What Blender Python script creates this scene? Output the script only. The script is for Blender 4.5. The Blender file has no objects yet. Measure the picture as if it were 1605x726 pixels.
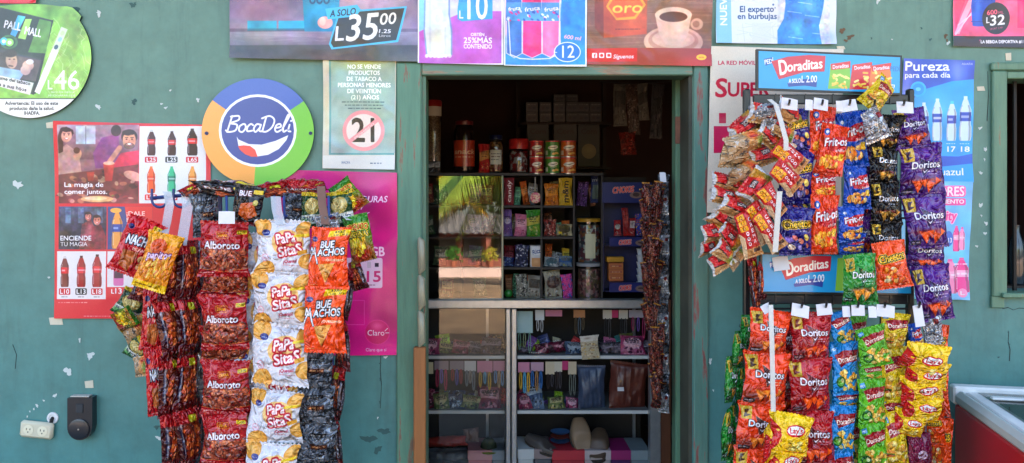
import bpy, math, random
import numpy as np
from mathutils import Vector, Matrix

# ------------------------------------------------------------------ scene, camera frame
scene = bpy.context.scene
COL = scene.collection
D, F, U0, V0, ZC = 2.8, 1288.0, 750.0, 300.0, 1.5   # camera distance to the wall, focal length in px, principal point, eye height
rnd = random.Random(7)


def K(y):
    return (D + y) / F                               # metres per pixel at depth plane y


def P(u, v, y=0.0):
    k = K(y)
    return Vector(((u - U0) * k, y, ZC - (v - V0) * k))


def lin(c):
    out = []
    for x in c[:3]:
        x = x / 255.0
        out.append(x / 12.92 if x <= 0.04045 else ((x + 0.055) / 1.055) ** 2.4)
    return (*out, 1.0)


# ------------------------------------------------------------------ printed artwork: a small vector painter
_glyphs = {}


def glyph(s, bold):
    key = (s, bold)
    if key not in _glyphs:
        c = bpy.data.curves.new('lettering', 'FONT')
        c.body = s
        c.offset = bold
        c.resolution_u = 3
        o = bpy.data.objects.new('lettering', c)
        COL.objects.link(o)
        dg = bpy.context.evaluated_depsgraph_get()
        m = bpy.data.meshes.new_from_object(o.evaluated_get(dg))
        co = np.zeros(len(m.vertices) * 3)
        m.vertices.foreach_get('co', co)
        co = co.reshape(-1, 3)[:, :2]
        seen = set()
        for p in m.polygons:
            vs = list(p.vertices)
            for a, b in zip(vs, vs[1:] + vs[:1]):
                if (b, a) in seen:
                    seen.discard((b, a))
                else:
                    seen.add((a, b))
        E = np.array(sorted(seen)).reshape(-1, 2)
        _glyphs[key] = (co[E[:, 0]], co[E[:, 1]]) if len(E) else (np.zeros((0, 2)), np.zeros((0, 2)))
        bpy.data.objects.remove(o)
        bpy.data.curves.remove(c)
        bpy.data.meshes.remove(m)
    return _glyphs[key]


class Art:
    SS = 3

    def __init__(s, x0, y0, x1, y1, bg=(255, 255, 255), r=2.0):
        s.x0, s.y0, s.r = x0, y0, r
        s.W, s.H = max(4, int(round((x1 - x0) * r))), max(4, int(round((y1 - y0) * r)))
        s.a = np.ones((s.H, s.W, 3)) * (np.array(bg[:3]) / 255.0)
        s.x1, s.y1 = x1, y1

    def cover(s, A, B):
        k = s.r * s.SS
        A = (np.asarray(A, float) - (s.x0, s.y0)) * k
        B = (np.asarray(B, float) - (s.x0, s.y0)) * k
        up = A[:, 1] > B[:, 1]
        sg = np.where(up, -1, 1)
        T = np.where(up[:, None], B, A)
        Bm = np.where(up[:, None], A, B)
        HS, WS = s.H * s.SS, s.W * s.SS
        r0 = np.clip(np.ceil(T[:, 1] - .5), 0, HS).astype(int)
        r1 = np.clip(np.ceil(Bm[:, 1] - .5), 0, HS).astype(int)
        n = np.maximum(r1 - r0, 0)
        tot = int(n.sum())
        if not tot:
            return None
        i = np.repeat(np.arange(len(n)), n)
        rows = r0[i] + (np.arange(tot) - np.repeat(np.cumsum(n) - n, n))
        xs = T[i, 0] + (rows + .5 - T[i, 1]) / (Bm[i, 1] - T[i, 1]) * (Bm[i, 0] - T[i, 0])
        cols = np.clip(np.ceil(xs - .5), 0, WS).astype(int)
        a0, b0 = rows.min() // s.SS, cols.min() // s.SS
        a1, b1 = rows.max() // s.SS + 1, min(cols.max() // s.SS + 1, s.W)
        if b1 <= b0:
            return None
        acc = np.zeros(((a1 - a0) * s.SS, (b1 - b0) * s.SS + 1), int)
        np.add.at(acc, (rows - a0 * s.SS, np.minimum(cols - b0 * s.SS, acc.shape[1] - 1)), sg[i])
        m = (np.cumsum(acc, 1) != 0)[:, :-1]
        m = m.reshape(a1 - a0, s.SS, b1 - b0, s.SS).mean((1, 3))
        return m, a0, a1, b0, b1

    def paint(s, A, B, c, al=1.0):
        r = s.cover(A, B)
        if r is None:
            return
        m, a0, a1, b0, b1 = r
        m = m[:, :, None] * al
        s.a[a0:a1, b0:b1] = s.a[a0:a1, b0:b1] * (1 - m) + m * (np.array(c[:3]) / 255.0)

    def poly(s, pts, c, al=1.0):
        p = np.asarray(pts, float)
        s.paint(p, np.roll(p, -1, 0), c, al)

    def rect(s, x0, y0, x1, y1, c, al=1.0):
        s.poly([(x0, y0), (x1, y0), (x1, y1), (x0, y1)], c, al)

    def rr(s, x0, y0, x1, y1, q, c, al=1.0, rot=0):
        pts = []
        for cx, cy, a in ((x1 - q, y0 + q, -90), (x1 - q, y1 - q, 0), (x0 + q, y1 - q, 90), (x0 + q, y0 + q, 180)):
            for k in range(5):
                t = math.radians(a + k * 22.5)
                pts.append((cx + q * math.cos(t), cy + q * math.sin(t)))
        s.poly(turn(pts, (x0 + x1) / 2, (y0 + y1) / 2, rot), c, al)

    def ell(s, cx, cy, rx, ry, c, al=1.0, rot=0):
        t = np.linspace(0, 2 * math.pi, 33)[:-1]
        s.poly(turn(np.stack([cx + rx * np.cos(t), cy + ry * np.sin(t)], 1), cx, cy, rot), c, al)

    def line(s, pts, w, c, al=1.0):
        for (x0, y0), (x1, y1) in zip(pts[:-1], pts[1:]):
            dx, dy = x1 - x0, y1 - y0
            L = math.hypot(dx, dy) or 1
            nx, ny = -dy / L * w / 2, dx / L * w / 2
            s.poly([(x0 + nx, y0 + ny), (x1 + nx, y1 + ny), (x1 - nx, y1 - ny), (x0 - nx, y0 - ny)], c, al)
        if w > .8:
            for x, y in pts:
                s.ell(x, y, w / 2, w / 2, c, al)

    def grad(s, x0, y0, x1, y1, c0, c1, horiz=False):
        a0, a1 = [int(np.clip(round((y - s.y0) * s.r), 0, s.H)) for y in (y0, y1)]
        b0, b1 = [int(np.clip(round((x - s.x0) * s.r), 0, s.W)) for x in (x0, x1)]
        n = (b1 - b0) if horiz else (a1 - a0)
        t = np.linspace(0, 1, max(n, 1))[:, None]
        g = np.array(c0[:3]) / 255. * (1 - t) + np.array(c1[:3]) / 255. * t
        s.a[a0:a1, b0:b1] = g[None, :, :] if horiz else g[:, None, :]

    def blob(s, cx, cy, rx, ry, c, al=1.0):
        y, x = np.mgrid[0:s.H, 0:s.W]
        d = (((x + .5) / s.r + s.x0 - cx) / rx) ** 2 + (((y + .5) / s.r + s.y0 - cy) / ry) ** 2
        m = (np.exp(-d * 1.4) * al)[:, :, None]
        s.a = s.a * (1 - m) + m * (np.array(c[:3]) / 255.)

    def grain(s, amp, cell=1, seed=1):
        g = np.random.RandomState(seed).normal(0, amp / 255., (s.H // cell + 2, s.W // cell + 2, 1))
        g = np.repeat(np.repeat(g, cell, 0), cell, 1)[:s.H, :s.W]
        s.a = np.clip(s.a + g, 0, 1)

    def text(s, t, x0, x1, yb, h, c, bold=0.0, shear=0.0, rot=0.0, out=None, warp=None, al=1.0):
        """T stretched into x0..x1 on the baseline yb, capitals h tall."""
        A, B = glyph(t, 0.0)
        if not len(A):
            return
        hA, _ = glyph('H', 0.0)
        cap = hA[:, 1].max()
        lo, hi = min(A[:, 0].min(), B[:, 0].min()), max(A[:, 0].max(), B[:, 0].max())
        sy = h / cap
        sx = (x1 - x0) / (hi - lo) if x1 is not None else sy
        if x1 is None:
            x1 = x0 + (hi - lo) * sx
        cx = (x0 + x1) / 2

        def tr(Q):
            Y = Q[:, 1] * sy
            X = x0 + (Q[:, 0] - lo) * sx + Y * shear
            R = np.stack([X, yb - Y], 1)
            if warp:
                R = warp(R, cx, x1 - x0)
            return turn(R, cx, yb - h / 2, rot)
        A2, B2 = tr(A), tr(B)
        fat = bold * h * .6
        if out:
            out = (out[0], out[1] + fat)
        if out:
            oc, ow = out
            for k in range(14):
                d = np.array([math.cos(k * .4488), math.sin(k * .4488)]) * ow
                s.paint(A2 + d, B2 + d, oc, al)
        if fat > .12 / s.r:
            for k in range(8):
                d = np.array([math.cos(k * .7854), math.sin(k * .7854)]) * fat
                s.paint(A2 + d, B2 + d, c, al)
        s.paint(A2, B2, c, al)

    def blur(s, x0, y0, x1, y1, px=1.0, n=2):
        a0, a1 = [int(np.clip(round((y - s.y0) * s.r), 0, s.H)) for y in (y0, y1)]
        b0, b1 = [int(np.clip(round((x - s.x0) * s.r), 0, s.W)) for x in (x0, x1)]
        k = max(1, int(round(px * s.r)))
        R = s.a[a0:a1, b0:b1]
        for _ in range(n):
            for ax in (0, 1):
                pad = [(k, k) if i == ax else (0, 0) for i in range(3)]
                Q = np.pad(R, pad, mode='edge')
                R = sum(np.take(Q, range(j, j + R.shape[ax]), axis=ax) for j in range(2 * k + 1)) / (2 * k + 1)
        s.a[a0:a1, b0:b1] = R

    def mottle(s, x0, y0, x1, y1, amp=16, seed=1, cells=(5, 11, 23)):
        """Uneven tones of a printed photograph: a few octaves of smooth noise."""
        a0, a1 = [int(np.clip(round((y - s.y0) * s.r), 0, s.H)) for y in (y0, y1)]
        b0, b1 = [int(np.clip(round((x - s.x0) * s.r), 0, s.W)) for x in (x0, x1)]
        h, w = a1 - a0, b1 - b0
        if h < 2 or w < 2:
            return
        rs = np.random.RandomState(seed)
        tot = np.zeros((h, w, 3))
        for o, n in enumerate(cells):
            ny, nx = max(2, int(n * h / w) + 1), n
            g = rs.normal(0, 1, (ny + 2, nx + 2, 1)) + .35 * rs.normal(0, 1, (ny + 2, nx + 2, 3))
            yy, xx = np.linspace(0, ny, h)[:, None], np.linspace(0, nx, w)[None, :]
            iy, ix = yy.astype(int), xx.astype(int)
            fy, fx = yy - iy, xx - ix
            fy, fx = (fy * fy * (3 - 2 * fy))[:, :, None], (fx * fx * (3 - 2 * fx))[:, :, None]
            tot += ((g[iy, ix] * (1 - fx) + g[iy, ix + 1] * fx) * (1 - fy) + (g[iy + 1, ix] * (1 - fx) + g[iy + 1, ix + 1] * fx) * fy) * (.75 ** o)
        R = s.a[a0:a1, b0:b1]
        s.a[a0:a1, b0:b1] = np.clip(R * (1 + tot * amp / 255. * 1.6) + tot * amp / 255. * .35, 0, 1)

    def tiny(s, x0, x1, y, h, c, seed=0, al=1.0):
        """A line of print too small to read."""
        q = random.Random(seed)
        x = x0
        while x < x1 - h:
            w = h * q.uniform(1.2, 3.6)
            s.rect(x, y - h * .8, min(x + w, x1), y, c, al * q.uniform(.55, .9))
            x += w + h * .6

    def bottle(s, cx, y0, y1, w, liq, lab, cap, gl=(245, 245, 250)):
        h = y1 - y0
        prof = [(0, .14), (.03, .16), (.07, .15), (.08, .2), (.2, .34), (.3, .48), (.42, .5), (.5, .44), (.62, .44), (.7, .5), (.9, .5), (.97, .46), (1, .4)]
        L = [(cx - w * r, y0 + h * t) for t, r in prof]
        R = [(cx + w * r, y0 + h * t) for t, r in prof][::-1]
        s.poly(L + R, liq)
        s.rect(cx - w * .16, y0, cx + w * .16, y0 + h * .07, cap)
        s.rect(cx - w * .47, y0 + h * .36, cx + w * .47, y0 + h * .56, lab)
        s.poly([(cx + w * r * .9 * sg, y0 + h * t) for t, r in prof[4:] for sg in (1,)] + [(cx + w * r * .55, y0 + h * t) for t, r in prof[:3:-1]], (20, 12, 20), .28)
        s.poly([(cx - w * r * .98, y0 + h * t) for t, r in prof[4:]] + [(cx - w * r * .72, y0 + h * t) for t, r in prof[:3:-1]], (20, 12, 20), .22)
        s.tiny(cx - w * .36, cx + w * .4, y0 + h * .49, h * .07, gl, int(cx), .8)
        s.line([(cx - w * .3, y0 + h * .25), (cx - w * .38, y0 + h * .34)], w * .07, gl, .5)
        s.line([(cx - w * .36, y0 + h * .6), (cx - w * .36, y0 + h * .9)], w * .08, gl, .45)

    def deepen(s, gamma, sat):
        g = s.a.mean(2, keepdims=True)
        s.a = np.clip(g + (s.a - g) * sat, 0, 1) ** gamma
        return s

    def image(s, name):
        im = bpy.data.images.new(name, s.W, s.H, alpha=False)
        px = np.ones((s.H, s.W, 4), np.float32)
        px[:, :, :3] = np.clip(s.a[::-1], 0, 1)
        im.pixels.foreach_set(px.ravel())
        im.pack()
        return im


def turn(p, cx, cy, deg):
    p = np.asarray(p, float)
    if not deg:
        return p
    t = math.radians(deg)
    q = p - (cx, cy)
    return np.stack([q[:, 0] * math.cos(t) - q[:, 1] * math.sin(t), q[:, 0] * math.sin(t) + q[:, 1] * math.cos(t)], 1) + (cx, cy)


# ------------------------------------------------------------------ materials
MATS = {}


def nodes(name):
    m = bpy.data.materials.new(name)
    m.use_nodes = True
    nt = m.node_tree
    return m, nt, nt.nodes['Principled BSDF']


def link(nt, a, b):
    nt.links.new(a, b)


def nnode(nt, kind, **kw):
    n = nt.nodes.new(kind)
    for k, v in kw.items():
        if k.startswith('i_'):
            key = k[2:].replace('_', ' ')
            n.inputs[key].default_value = v
        else:
            setattr(n, k, v)
    return n


def bump(nt, bs, scale, strength, dist=.004, kind='ShaderNodeTexNoise', coord='Object', detail=4.0, stretch=None, distort=0.0):
    tc = nnode(nt, 'ShaderNodeTexCoord')
    src = tc.outputs[coord]
    if stretch:
        mp = nnode(nt, 'ShaderNodeMapping')
        mp.inputs['Scale'].default_value = stretch
        link(nt, src, mp.inputs['Vector'])
        src = mp.outputs[0]
    n = nnode(nt, kind)
    n.inputs['Scale'].default_value = scale
    if kind == 'ShaderNodeTexNoise':
        n.inputs['Detail'].default_value = detail
        n.inputs['Distortion'].default_value = distort
    link(nt, src, n.inputs['Vector'])
    b = nnode(nt, 'ShaderNodeBump')
    b.inputs['Strength'].default_value = strength
    b.inputs['Distance'].default_value = dist
    link(nt, n.outputs[0], b.inputs['Height'])
    link(nt, b.outputs[0], bs.inputs['Normal'])
    return n


def M(name, col, rough=.5, metal=0.0, var=.12, scale=6.0, bmp=0.0, bscale=40.0, coat=0.0, col2=None, stretch=None):
    """Plain surface whose colour drifts with a noise texture."""
    if name in MATS:
        return MATS[name]
    m, nt, bs = nodes(name)
    c = lin(col)
    c2 = lin(col2) if col2 else tuple(x * (1 - var * 2) for x in c[:3]) + (1,)
    tc = nnode(nt, 'ShaderNodeTexCoord')
    src = tc.outputs['Object']
    if stretch:
        mp = nnode(nt, 'ShaderNodeMapping')
        mp.inputs['Scale'].default_value = stretch
        link(nt, src, mp.inputs['Vector'])
        src = mp.outputs[0]
    n = nnode(nt, 'ShaderNodeTexNoise', i_Scale=scale, i_Detail=5.0, i_Roughness=.65)
    link(nt, src, n.inputs['Vector'])
    r = nnode(nt, 'ShaderNodeValToRGB')
    r.color_ramp.elements[0].position, r.color_ramp.elements[1].position = .35, .7
    r.color_ramp.elements[0].color, r.color_ramp.elements[1].color = c, c2
    link(nt, n.outputs[0], r.inputs[0])
    link(nt, r.outputs[0], bs.inputs['Base Color'])
    bs.inputs['Roughness'].default_value = rough
    bs.inputs['Metallic'].default_value = metal
    bs.inputs['Coat Weight'].default_value = coat
    if bmp:
        bump(nt, bs, bscale, bmp)
    MATS[name] = m
    return m


def patches(name, cols, scale=9.0, rough=.3, metal=0.0, bmp=.3, seed=0.0, kind='noise'):
    """Small wrappers in several printed colours: a stepped ramp over noise."""
    if name in MATS:
        return MATS[name]
    m, nt, bs = nodes(name)
    tc = nnode(nt, 'ShaderNodeTexCoord')
    mp = nnode(nt, 'ShaderNodeMapping')
    mp.inputs['Location'].default_value = (seed, seed * 1.7, seed * .6)
    link(nt, tc.outputs['Object'], mp.inputs['Vector'])
    if kind == 'cell':
        n = nnode(nt, 'ShaderNodeTexVoronoi', i_Scale=scale)
        sep = nnode(nt, 'ShaderNodeSeparateColor')
        link(nt, mp.outputs[0], n.inputs['Vector'])
        link(nt, n.outputs['Color'], sep.inputs[0])
        out, lo, hi = sep.outputs[0], 0.0, 1.0
    else:
        n = nnode(nt, 'ShaderNodeTexNoise', i_Scale=scale, i_Detail=2.5, i_Distortion=.8)
        link(nt, mp.outputs[0], n.inputs['Vector'])
        out, lo, hi = n.outputs[0], .3, .7
    r = nnode(nt, 'ShaderNodeValToRGB')
    r.color_ramp.interpolation = 'CONSTANT'
    el = r.color_ramp.elements
    while len(el) < len(cols):
        el.new(.5)
    for i, c in enumerate(cols):
        el[i].position = lo + (hi - lo) * i / len(cols)
        el[i].color = lin(c)
    link(nt, out, r.inputs[0])
    link(nt, r.outputs[0], bs.inputs['Base Color'])
    bs.inputs['Roughness'].default_value = rough
    bs.inputs['Metallic'].default_value = metal
    if bmp:
        bump(nt, bs, scale * 2, bmp, dist=.01)
    MATS[name] = m
    return m


def printed(name, art, rough=.45, crinkle=0.0, metal=0.0, coat=0.0, cscale=5.0, dist=.05):
    m, nt, bs = nodes(name)
    t = nnode(nt, 'ShaderNodeTexImage', image=art.image(name), extension='EXTEND')
    uv = nnode(nt, 'ShaderNodeUVMap', uv_map='print')
    link(nt, uv.outputs[0], t.inputs[0])
    link(nt, t.outputs[0], bs.inputs['Base Color'])
    bs.inputs['Roughness'].default_value = rough
    bs.inputs['Metallic'].default_value = metal
    bs.inputs['Coat Weight'].default_value = coat
    bs.inputs['Coat Roughness'].default_value = .07
    if crinkle:
        # folds of the film: a stretched, distorted noise plus finer crease cells
        tc = nnode(nt, 'ShaderNodeTexCoord')
        oi = nnode(nt, 'ShaderNodeObjectInfo')
        add = nnode(nt, 'ShaderNodeVectorMath', operation='ADD')
        link(nt, uv.outputs[0], add.inputs[0])
        link(nt, oi.outputs['Random'], add.inputs[1])
        n1 = nnode(nt, 'ShaderNodeTexNoise', i_Scale=cscale, i_Detail=4.0, i_Distortion=1.5)
        n1.noise_type = 'RIDGED_MULTIFRACTAL'
        link(nt, add.outputs[0], n1.inputs['Vector'])
        b = nnode(nt, 'ShaderNodeBump', i_Strength=crinkle, i_Distance=dist)
        link(nt, n1.outputs[0], b.inputs['Height'])
        link(nt, b.outputs[0], bs.inputs['Normal'])
        link(nt, b.outputs[0], bs.inputs['Coat Normal'])
    return m


def glass(name, fres=1.7, tint=(255, 255, 255), rough=0.0):
    if name in MATS:
        return MATS[name]
    m, nt, bs = nodes(name)
    nt.nodes.remove(bs)
    out = nt.nodes['Material Output']
    t = nnode(nt, 'ShaderNodeBsdfTransparent')
    t.inputs[0].default_value = lin(tint)
    g = nnode(nt, 'ShaderNodeBsdfGlossy', i_Roughness=rough)
    mx = nnode(nt, 'ShaderNodeMixShader')
    if rough == 0.0:
        f = nnode(nt, 'ShaderNodeFresnel', i_IOR=fres)
        link(nt, f.outputs[0], mx.inputs[0])
    else:                                            # thin film: alike from both sides
        f = nnode(nt, 'ShaderNodeLayerWeight', i_Blend=.3)
        mr = nnode(nt, 'ShaderNodeMapRange', i_To_Min=.05, i_To_Max=.6)
        link(nt, f.outputs['Facing'], mr.inputs['Value'])
        link(nt, mr.outputs[0], mx.inputs[0])
    link(nt, t.outputs[0], mx.inputs[1])
    link(nt, g.outputs[0], mx.inputs[2])
    link(nt, mx.outputs[0], out.inputs[0])
    MATS[name] = m
    return m


def milky(name, col, clear=.5, rough=.25):
    if name in MATS:
        return MATS[name]
    m, nt, bs = nodes(name)
    bs.inputs['Base Color'].default_value = lin(col)
    bs.inputs['Roughness'].default_value = rough
    t = nnode(nt, 'ShaderNodeBsdfTransparent')
    n = nnode(nt, 'ShaderNodeTexNoise', i_Scale=40.0)
    mr = nnode(nt, 'ShaderNodeMapRange', i_To_Min=clear - .25, i_To_Max=clear + .25)
    mx = nnode(nt, 'ShaderNodeMixShader')
    link(nt, n.outputs[0], mr.inputs['Value'])
    link(nt, mr.outputs[0], mx.inputs[0])
    link(nt, bs.outputs[0], mx.inputs[1])
    link(nt, t.outputs[0], mx.inputs[2])
    link(nt, mx.outputs[0], nt.nodes['Material Output'].inputs[0])
    MATS[name] = m
    return m


# ------------------------------------------------------------------ mesh building
class MB:
    def __init__(s):
        s.v, s.f, s.m, s.uv = [], [], [], []

    def add(s, vs, fs, mat=0, uvs=None):
        n = len(s.v)
        s.v += [tuple(x) for x in vs]
        for i, f in enumerate(fs):
            s.f.append([n + k for k in f])
            s.m.append(mat)
            s.uv.append([uvs[k] for k in f] if uvs is not None else None)
        return s

    def box(s, a, b, mat=0, bev=0.0):
        x0, y0, z0 = [min(p, q) for p, q in zip(a, b)]
        x1, y1, z1 = [max(p, q) for p, q in zip(a, b)]
        if bev <= 0:
            vs = [(x, y, z) for z in (z0, z1) for y in (y0, y1) for x in (x0, x1)]
            return s.add(vs, [(0, 2, 3, 1), (4, 5, 7, 6), (0, 1, 5, 4), (2, 6, 7, 3), (0, 4, 6, 2), (1, 3, 7, 5)], mat)
        e = min(bev, (x1 - x0) * .45, (y1 - y0) * .45, (z1 - z0) * .45)
        lim = ((x0, x1), (y0, y1), (z0, z1))
        vs, idx = [], {}
        for i in range(8):
            sg = [(i >> k) & 1 for k in range(3)]
            for ax in range(3):                      # the corner point lying on the face of axis AX
                p = [lim[k][sg[k]] + (0 if k == ax else (e if sg[k] == 0 else -e)) for k in range(3)]
                idx[(i, ax)] = len(vs)
                vs.append(p)
        fs = []
        for ax in range(3):
            o1, o2 = [k for k in range(3) if k != ax]
            for sd in (0, 1):
                c = [(sd << ax) | (p << o1) | (q << o2) for p, q in ((0, 0), (1, 0), (1, 1), (0, 1))]
                f = [idx[(k, ax)] for k in c]
                fs.append(f)
        for ax in range(3):                          # bevel strips along the edges running in AX
            o1, o2 = [k for k in range(3) if k != ax]
            for p in (0, 1):
                for q in (0, 1):
                    c0 = (p << o1) | (q << o2)
                    c1 = c0 | (1 << ax)
                    fs.append([idx[(c0, o1)], idx[(c1, o1)], idx[(c1, o2)], idx[(c0, o2)]])
        for i in range(8):
            fs.append([idx[(i, 0)], idx[(i, 1)], idx[(i, 2)]])
        c = Vector(((x0 + x1) / 2, (y0 + y1) / 2, (z0 + z1) / 2))
        fix = []
        for f in fs:
            q = [Vector(vs[k]) for k in f]
            n = (q[1] - q[0]).cross(q[2] - q[0])
            if n.dot(sum(q, Vector()) / len(q) - c) < 0:
                f = f[::-1]
            fix.append(f)
        return s.add(vs, fix, mat)

    def tube(s, pts, r, n=8, mat=0, caps=True):
        pts = [Vector(p) for p in pts]
        rs = r if isinstance(r, (list, tuple)) else [r] * len(pts)
        vs = []
        prev = None
        for i, p in enumerate(pts):
            t = (pts[min(i + 1, len(pts) - 1)] - pts[max(i - 1, 0)]).normalized()
            ref = prev if prev is not None else (Vector((0, 0, 1)) if abs(t.z) < .9 else Vector((1, 0, 0)))
            a = (ref - t * ref.dot(t)).normalized()
            prev = a
            b = t.cross(a)
            for k in range(n):
                q = 2 * math.pi * k / n
                vs.append(p + a * (rs[i] * math.cos(q)) + b * (rs[i] * math.sin(q)))
        fs = []
        for i in range(len(pts) - 1):
            for k in range(n):
                fs.append((i * n + k, i * n + (k + 1) % n, (i + 1) * n + (k + 1) % n, (i + 1) * n + k))
        if caps:
            fs += [tuple(range(n))[::-1], tuple(range((len(pts) - 1) * n, len(pts) * n))]
        return s.add(vs, fs, mat)

    def lathe(s, prof, c, n=20, mat=0, squash=1.0):
        vs = []
        for r, z in prof:
            for k in range(n):
                q = 2 * math.pi * k / n
                vs.append((c[0] + r * math.cos(q), c[1] + r * math.sin(q) * squash, c[2] + z))
        fs = []
        for i in range(len(prof) - 1):
            for k in range(n):
                fs.append((i * n + k, i * n + (k + 1) % n, (i + 1) * n + (k + 1) % n, (i + 1) * n + k))
        fs += [tuple(range(n))[::-1], tuple(range((len(prof) - 1) * n, len(prof) * n))]
        return s.add(vs, fs, mat)

    def prism(s, pts2, y0, y1, mat=0):
        """Outline in x,z given clockwise or not, from depth y0 to y1 (y0 nearer the camera)."""
        n = len(pts2)
        ar = sum(pts2[i][0] * pts2[(i + 1) % n][1] - pts2[(i + 1) % n][0] * pts2[i][1] for i in range(n))
        if ar < 0:
            pts2 = pts2[::-1]
        vs = [(x, y0, z) for x, z in pts2] + [(x, y1, z) for x, z in pts2]
        fs = [tuple(range(n)), tuple(range(n, 2 * n))[::-1]]
        fs += [((i + 1) % n, i, i + n, (i + 1) % n + n) for i in range(n)]
        return s.add(vs, fs, mat)

    def sheet(s, fn, nu, nv, mat=0, flip=False, uvf=None):
        vs, uvs = [], []
        for j in range(nv + 1):
            for i in range(nu + 1):
                a, b = i / nu, j / nv
                vs.append(fn(a, b))
                uvs.append(uvf(a, b) if uvf else (a, 1 - b))
        fs = []
        for j in range(nv):
            for i in range(nu):
                q = (j * (nu + 1) + i, (j + 1) * (nu + 1) + i, (j + 1) * (nu + 1) + i + 1, j * (nu + 1) + i + 1)
                fs.append(q[::-1] if flip else q)
        return s.add(vs, fs, mat, uvs)

    def mesh(s, name, mats, origin=(0, 0, 0), smooth=True):
        m = bpy.data.meshes.new(name)
        o = Vector(origin)
        m.from_pydata([tuple(Vector(v) - o) for v in s.v], [], s.f)
        for mt in (mats if isinstance(mats, (list, tuple)) else [mats]):
            m.materials.append(mt)
        m.polygons.foreach_set('material_index', s.m)
        if any(u is not None for u in s.uv):
            L = m.uv_layers.new(name='print')
            flat = []
            for f, u in zip(s.f, s.uv):
                for k in range(len(f)):
                    flat += list(u[k]) if u is not None else [0.0, 0.0]
            L.data.foreach_set('uv', flat)
        m.update()
        if smooth:
            m.shade_auto_smooth(angle=math.radians(38)) if hasattr(m, 'shade_auto_smooth') else None
            try:
                m.polygons.foreach_set('use_smooth', [True] * len(m.polygons))
                m.set_sharp_from_angle(angle=math.radians(40))
            except Exception:
                pass
        return m

    def build(s, name, mats, parent=None, origin=None, smooth=True):
        if origin is None:
            if parent is not None:
                origin = Vector(parent['_o'])
            else:
                a = np.array(s.v)
                origin = Vector(((a[:, 0].min() + a[:, 0].max()) / 2, (a[:, 1].min() + a[:, 1].max()) / 2, a[:, 2].min()))
        o = bpy.data.objects.new(name, s.mesh(name, mats, origin, smooth))
        COL.objects.link(o)
        o['_o'] = tuple(origin)
        if parent is not None:
            o.parent = parent
            o.location = Vector(origin) - Vector(parent['_o'])
        else:
            o.location = origin
        return o


def tag(o, label, cat, group=None, kind=None):
    o['label'] = label
    o['category'] = cat
    if group:
        o['group'] = group
    if kind:
        o['kind'] = kind
    return o


def empty(name, loc, label=None, cat=None, group=None):
    o = bpy.data.objects.new(name, None)
    o.empty_display_size = .05
    o.location = loc
    COL.objects.link(o)
    o['_o'] = tuple(loc)
    if label:
        tag(o, label, cat, group)
    return o


def structure(o):
    o['kind'] = 'structure'
    return o

# ------------------------------------------------------------------ artwork of the posters, drawn in the photograph's own measure
WHITE = (238, 236, 240)
INK = (32, 30, 34)


def face(a, x, y, r, skin, hair, beard=False, tilt=0):
    a.ell(x, y - r * .42, r * .98, r * .9, hair, rot=tilt)
    a.ell(x, y, r * .8, r * 1.06, skin, rot=tilt)
    a.ell(x - r * .1, y - r * .92, r * .78, r * .36, hair, 1, tilt)
    a.ell(x + r * .25, y + r * .1, r * .5, r * .8, tuple(min(255, c * 1.12) for c in skin), .5, rot=tilt)
    if beard:
        a.ell(x, y + r * .68, r * .66, r * .4, hair, .6)
    for d in (-.33, .33):
        a.ell(x + d * r, y - r * .12, r * .12, r * .07, (50, 30, 25))
        a.line([(x + d * r - r * .18, y - r * .32), (x + d * r + r * .18, y - r * .34)], r * .08, hair)
    a.line([(x + r * .02, y), (x - r * .06, y + r * .24)], r * .08, tuple(c * .75 for c in skin), .8)
    a.ell(x, y + r * .5, r * .34, r * .14, (250, 240, 235))
    a.line([(x - r * .34, y + r * .44), (x, y + r * .66), (x + r * .34, y + r * .44)], r * .08, (150, 50, 50), .9)


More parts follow.
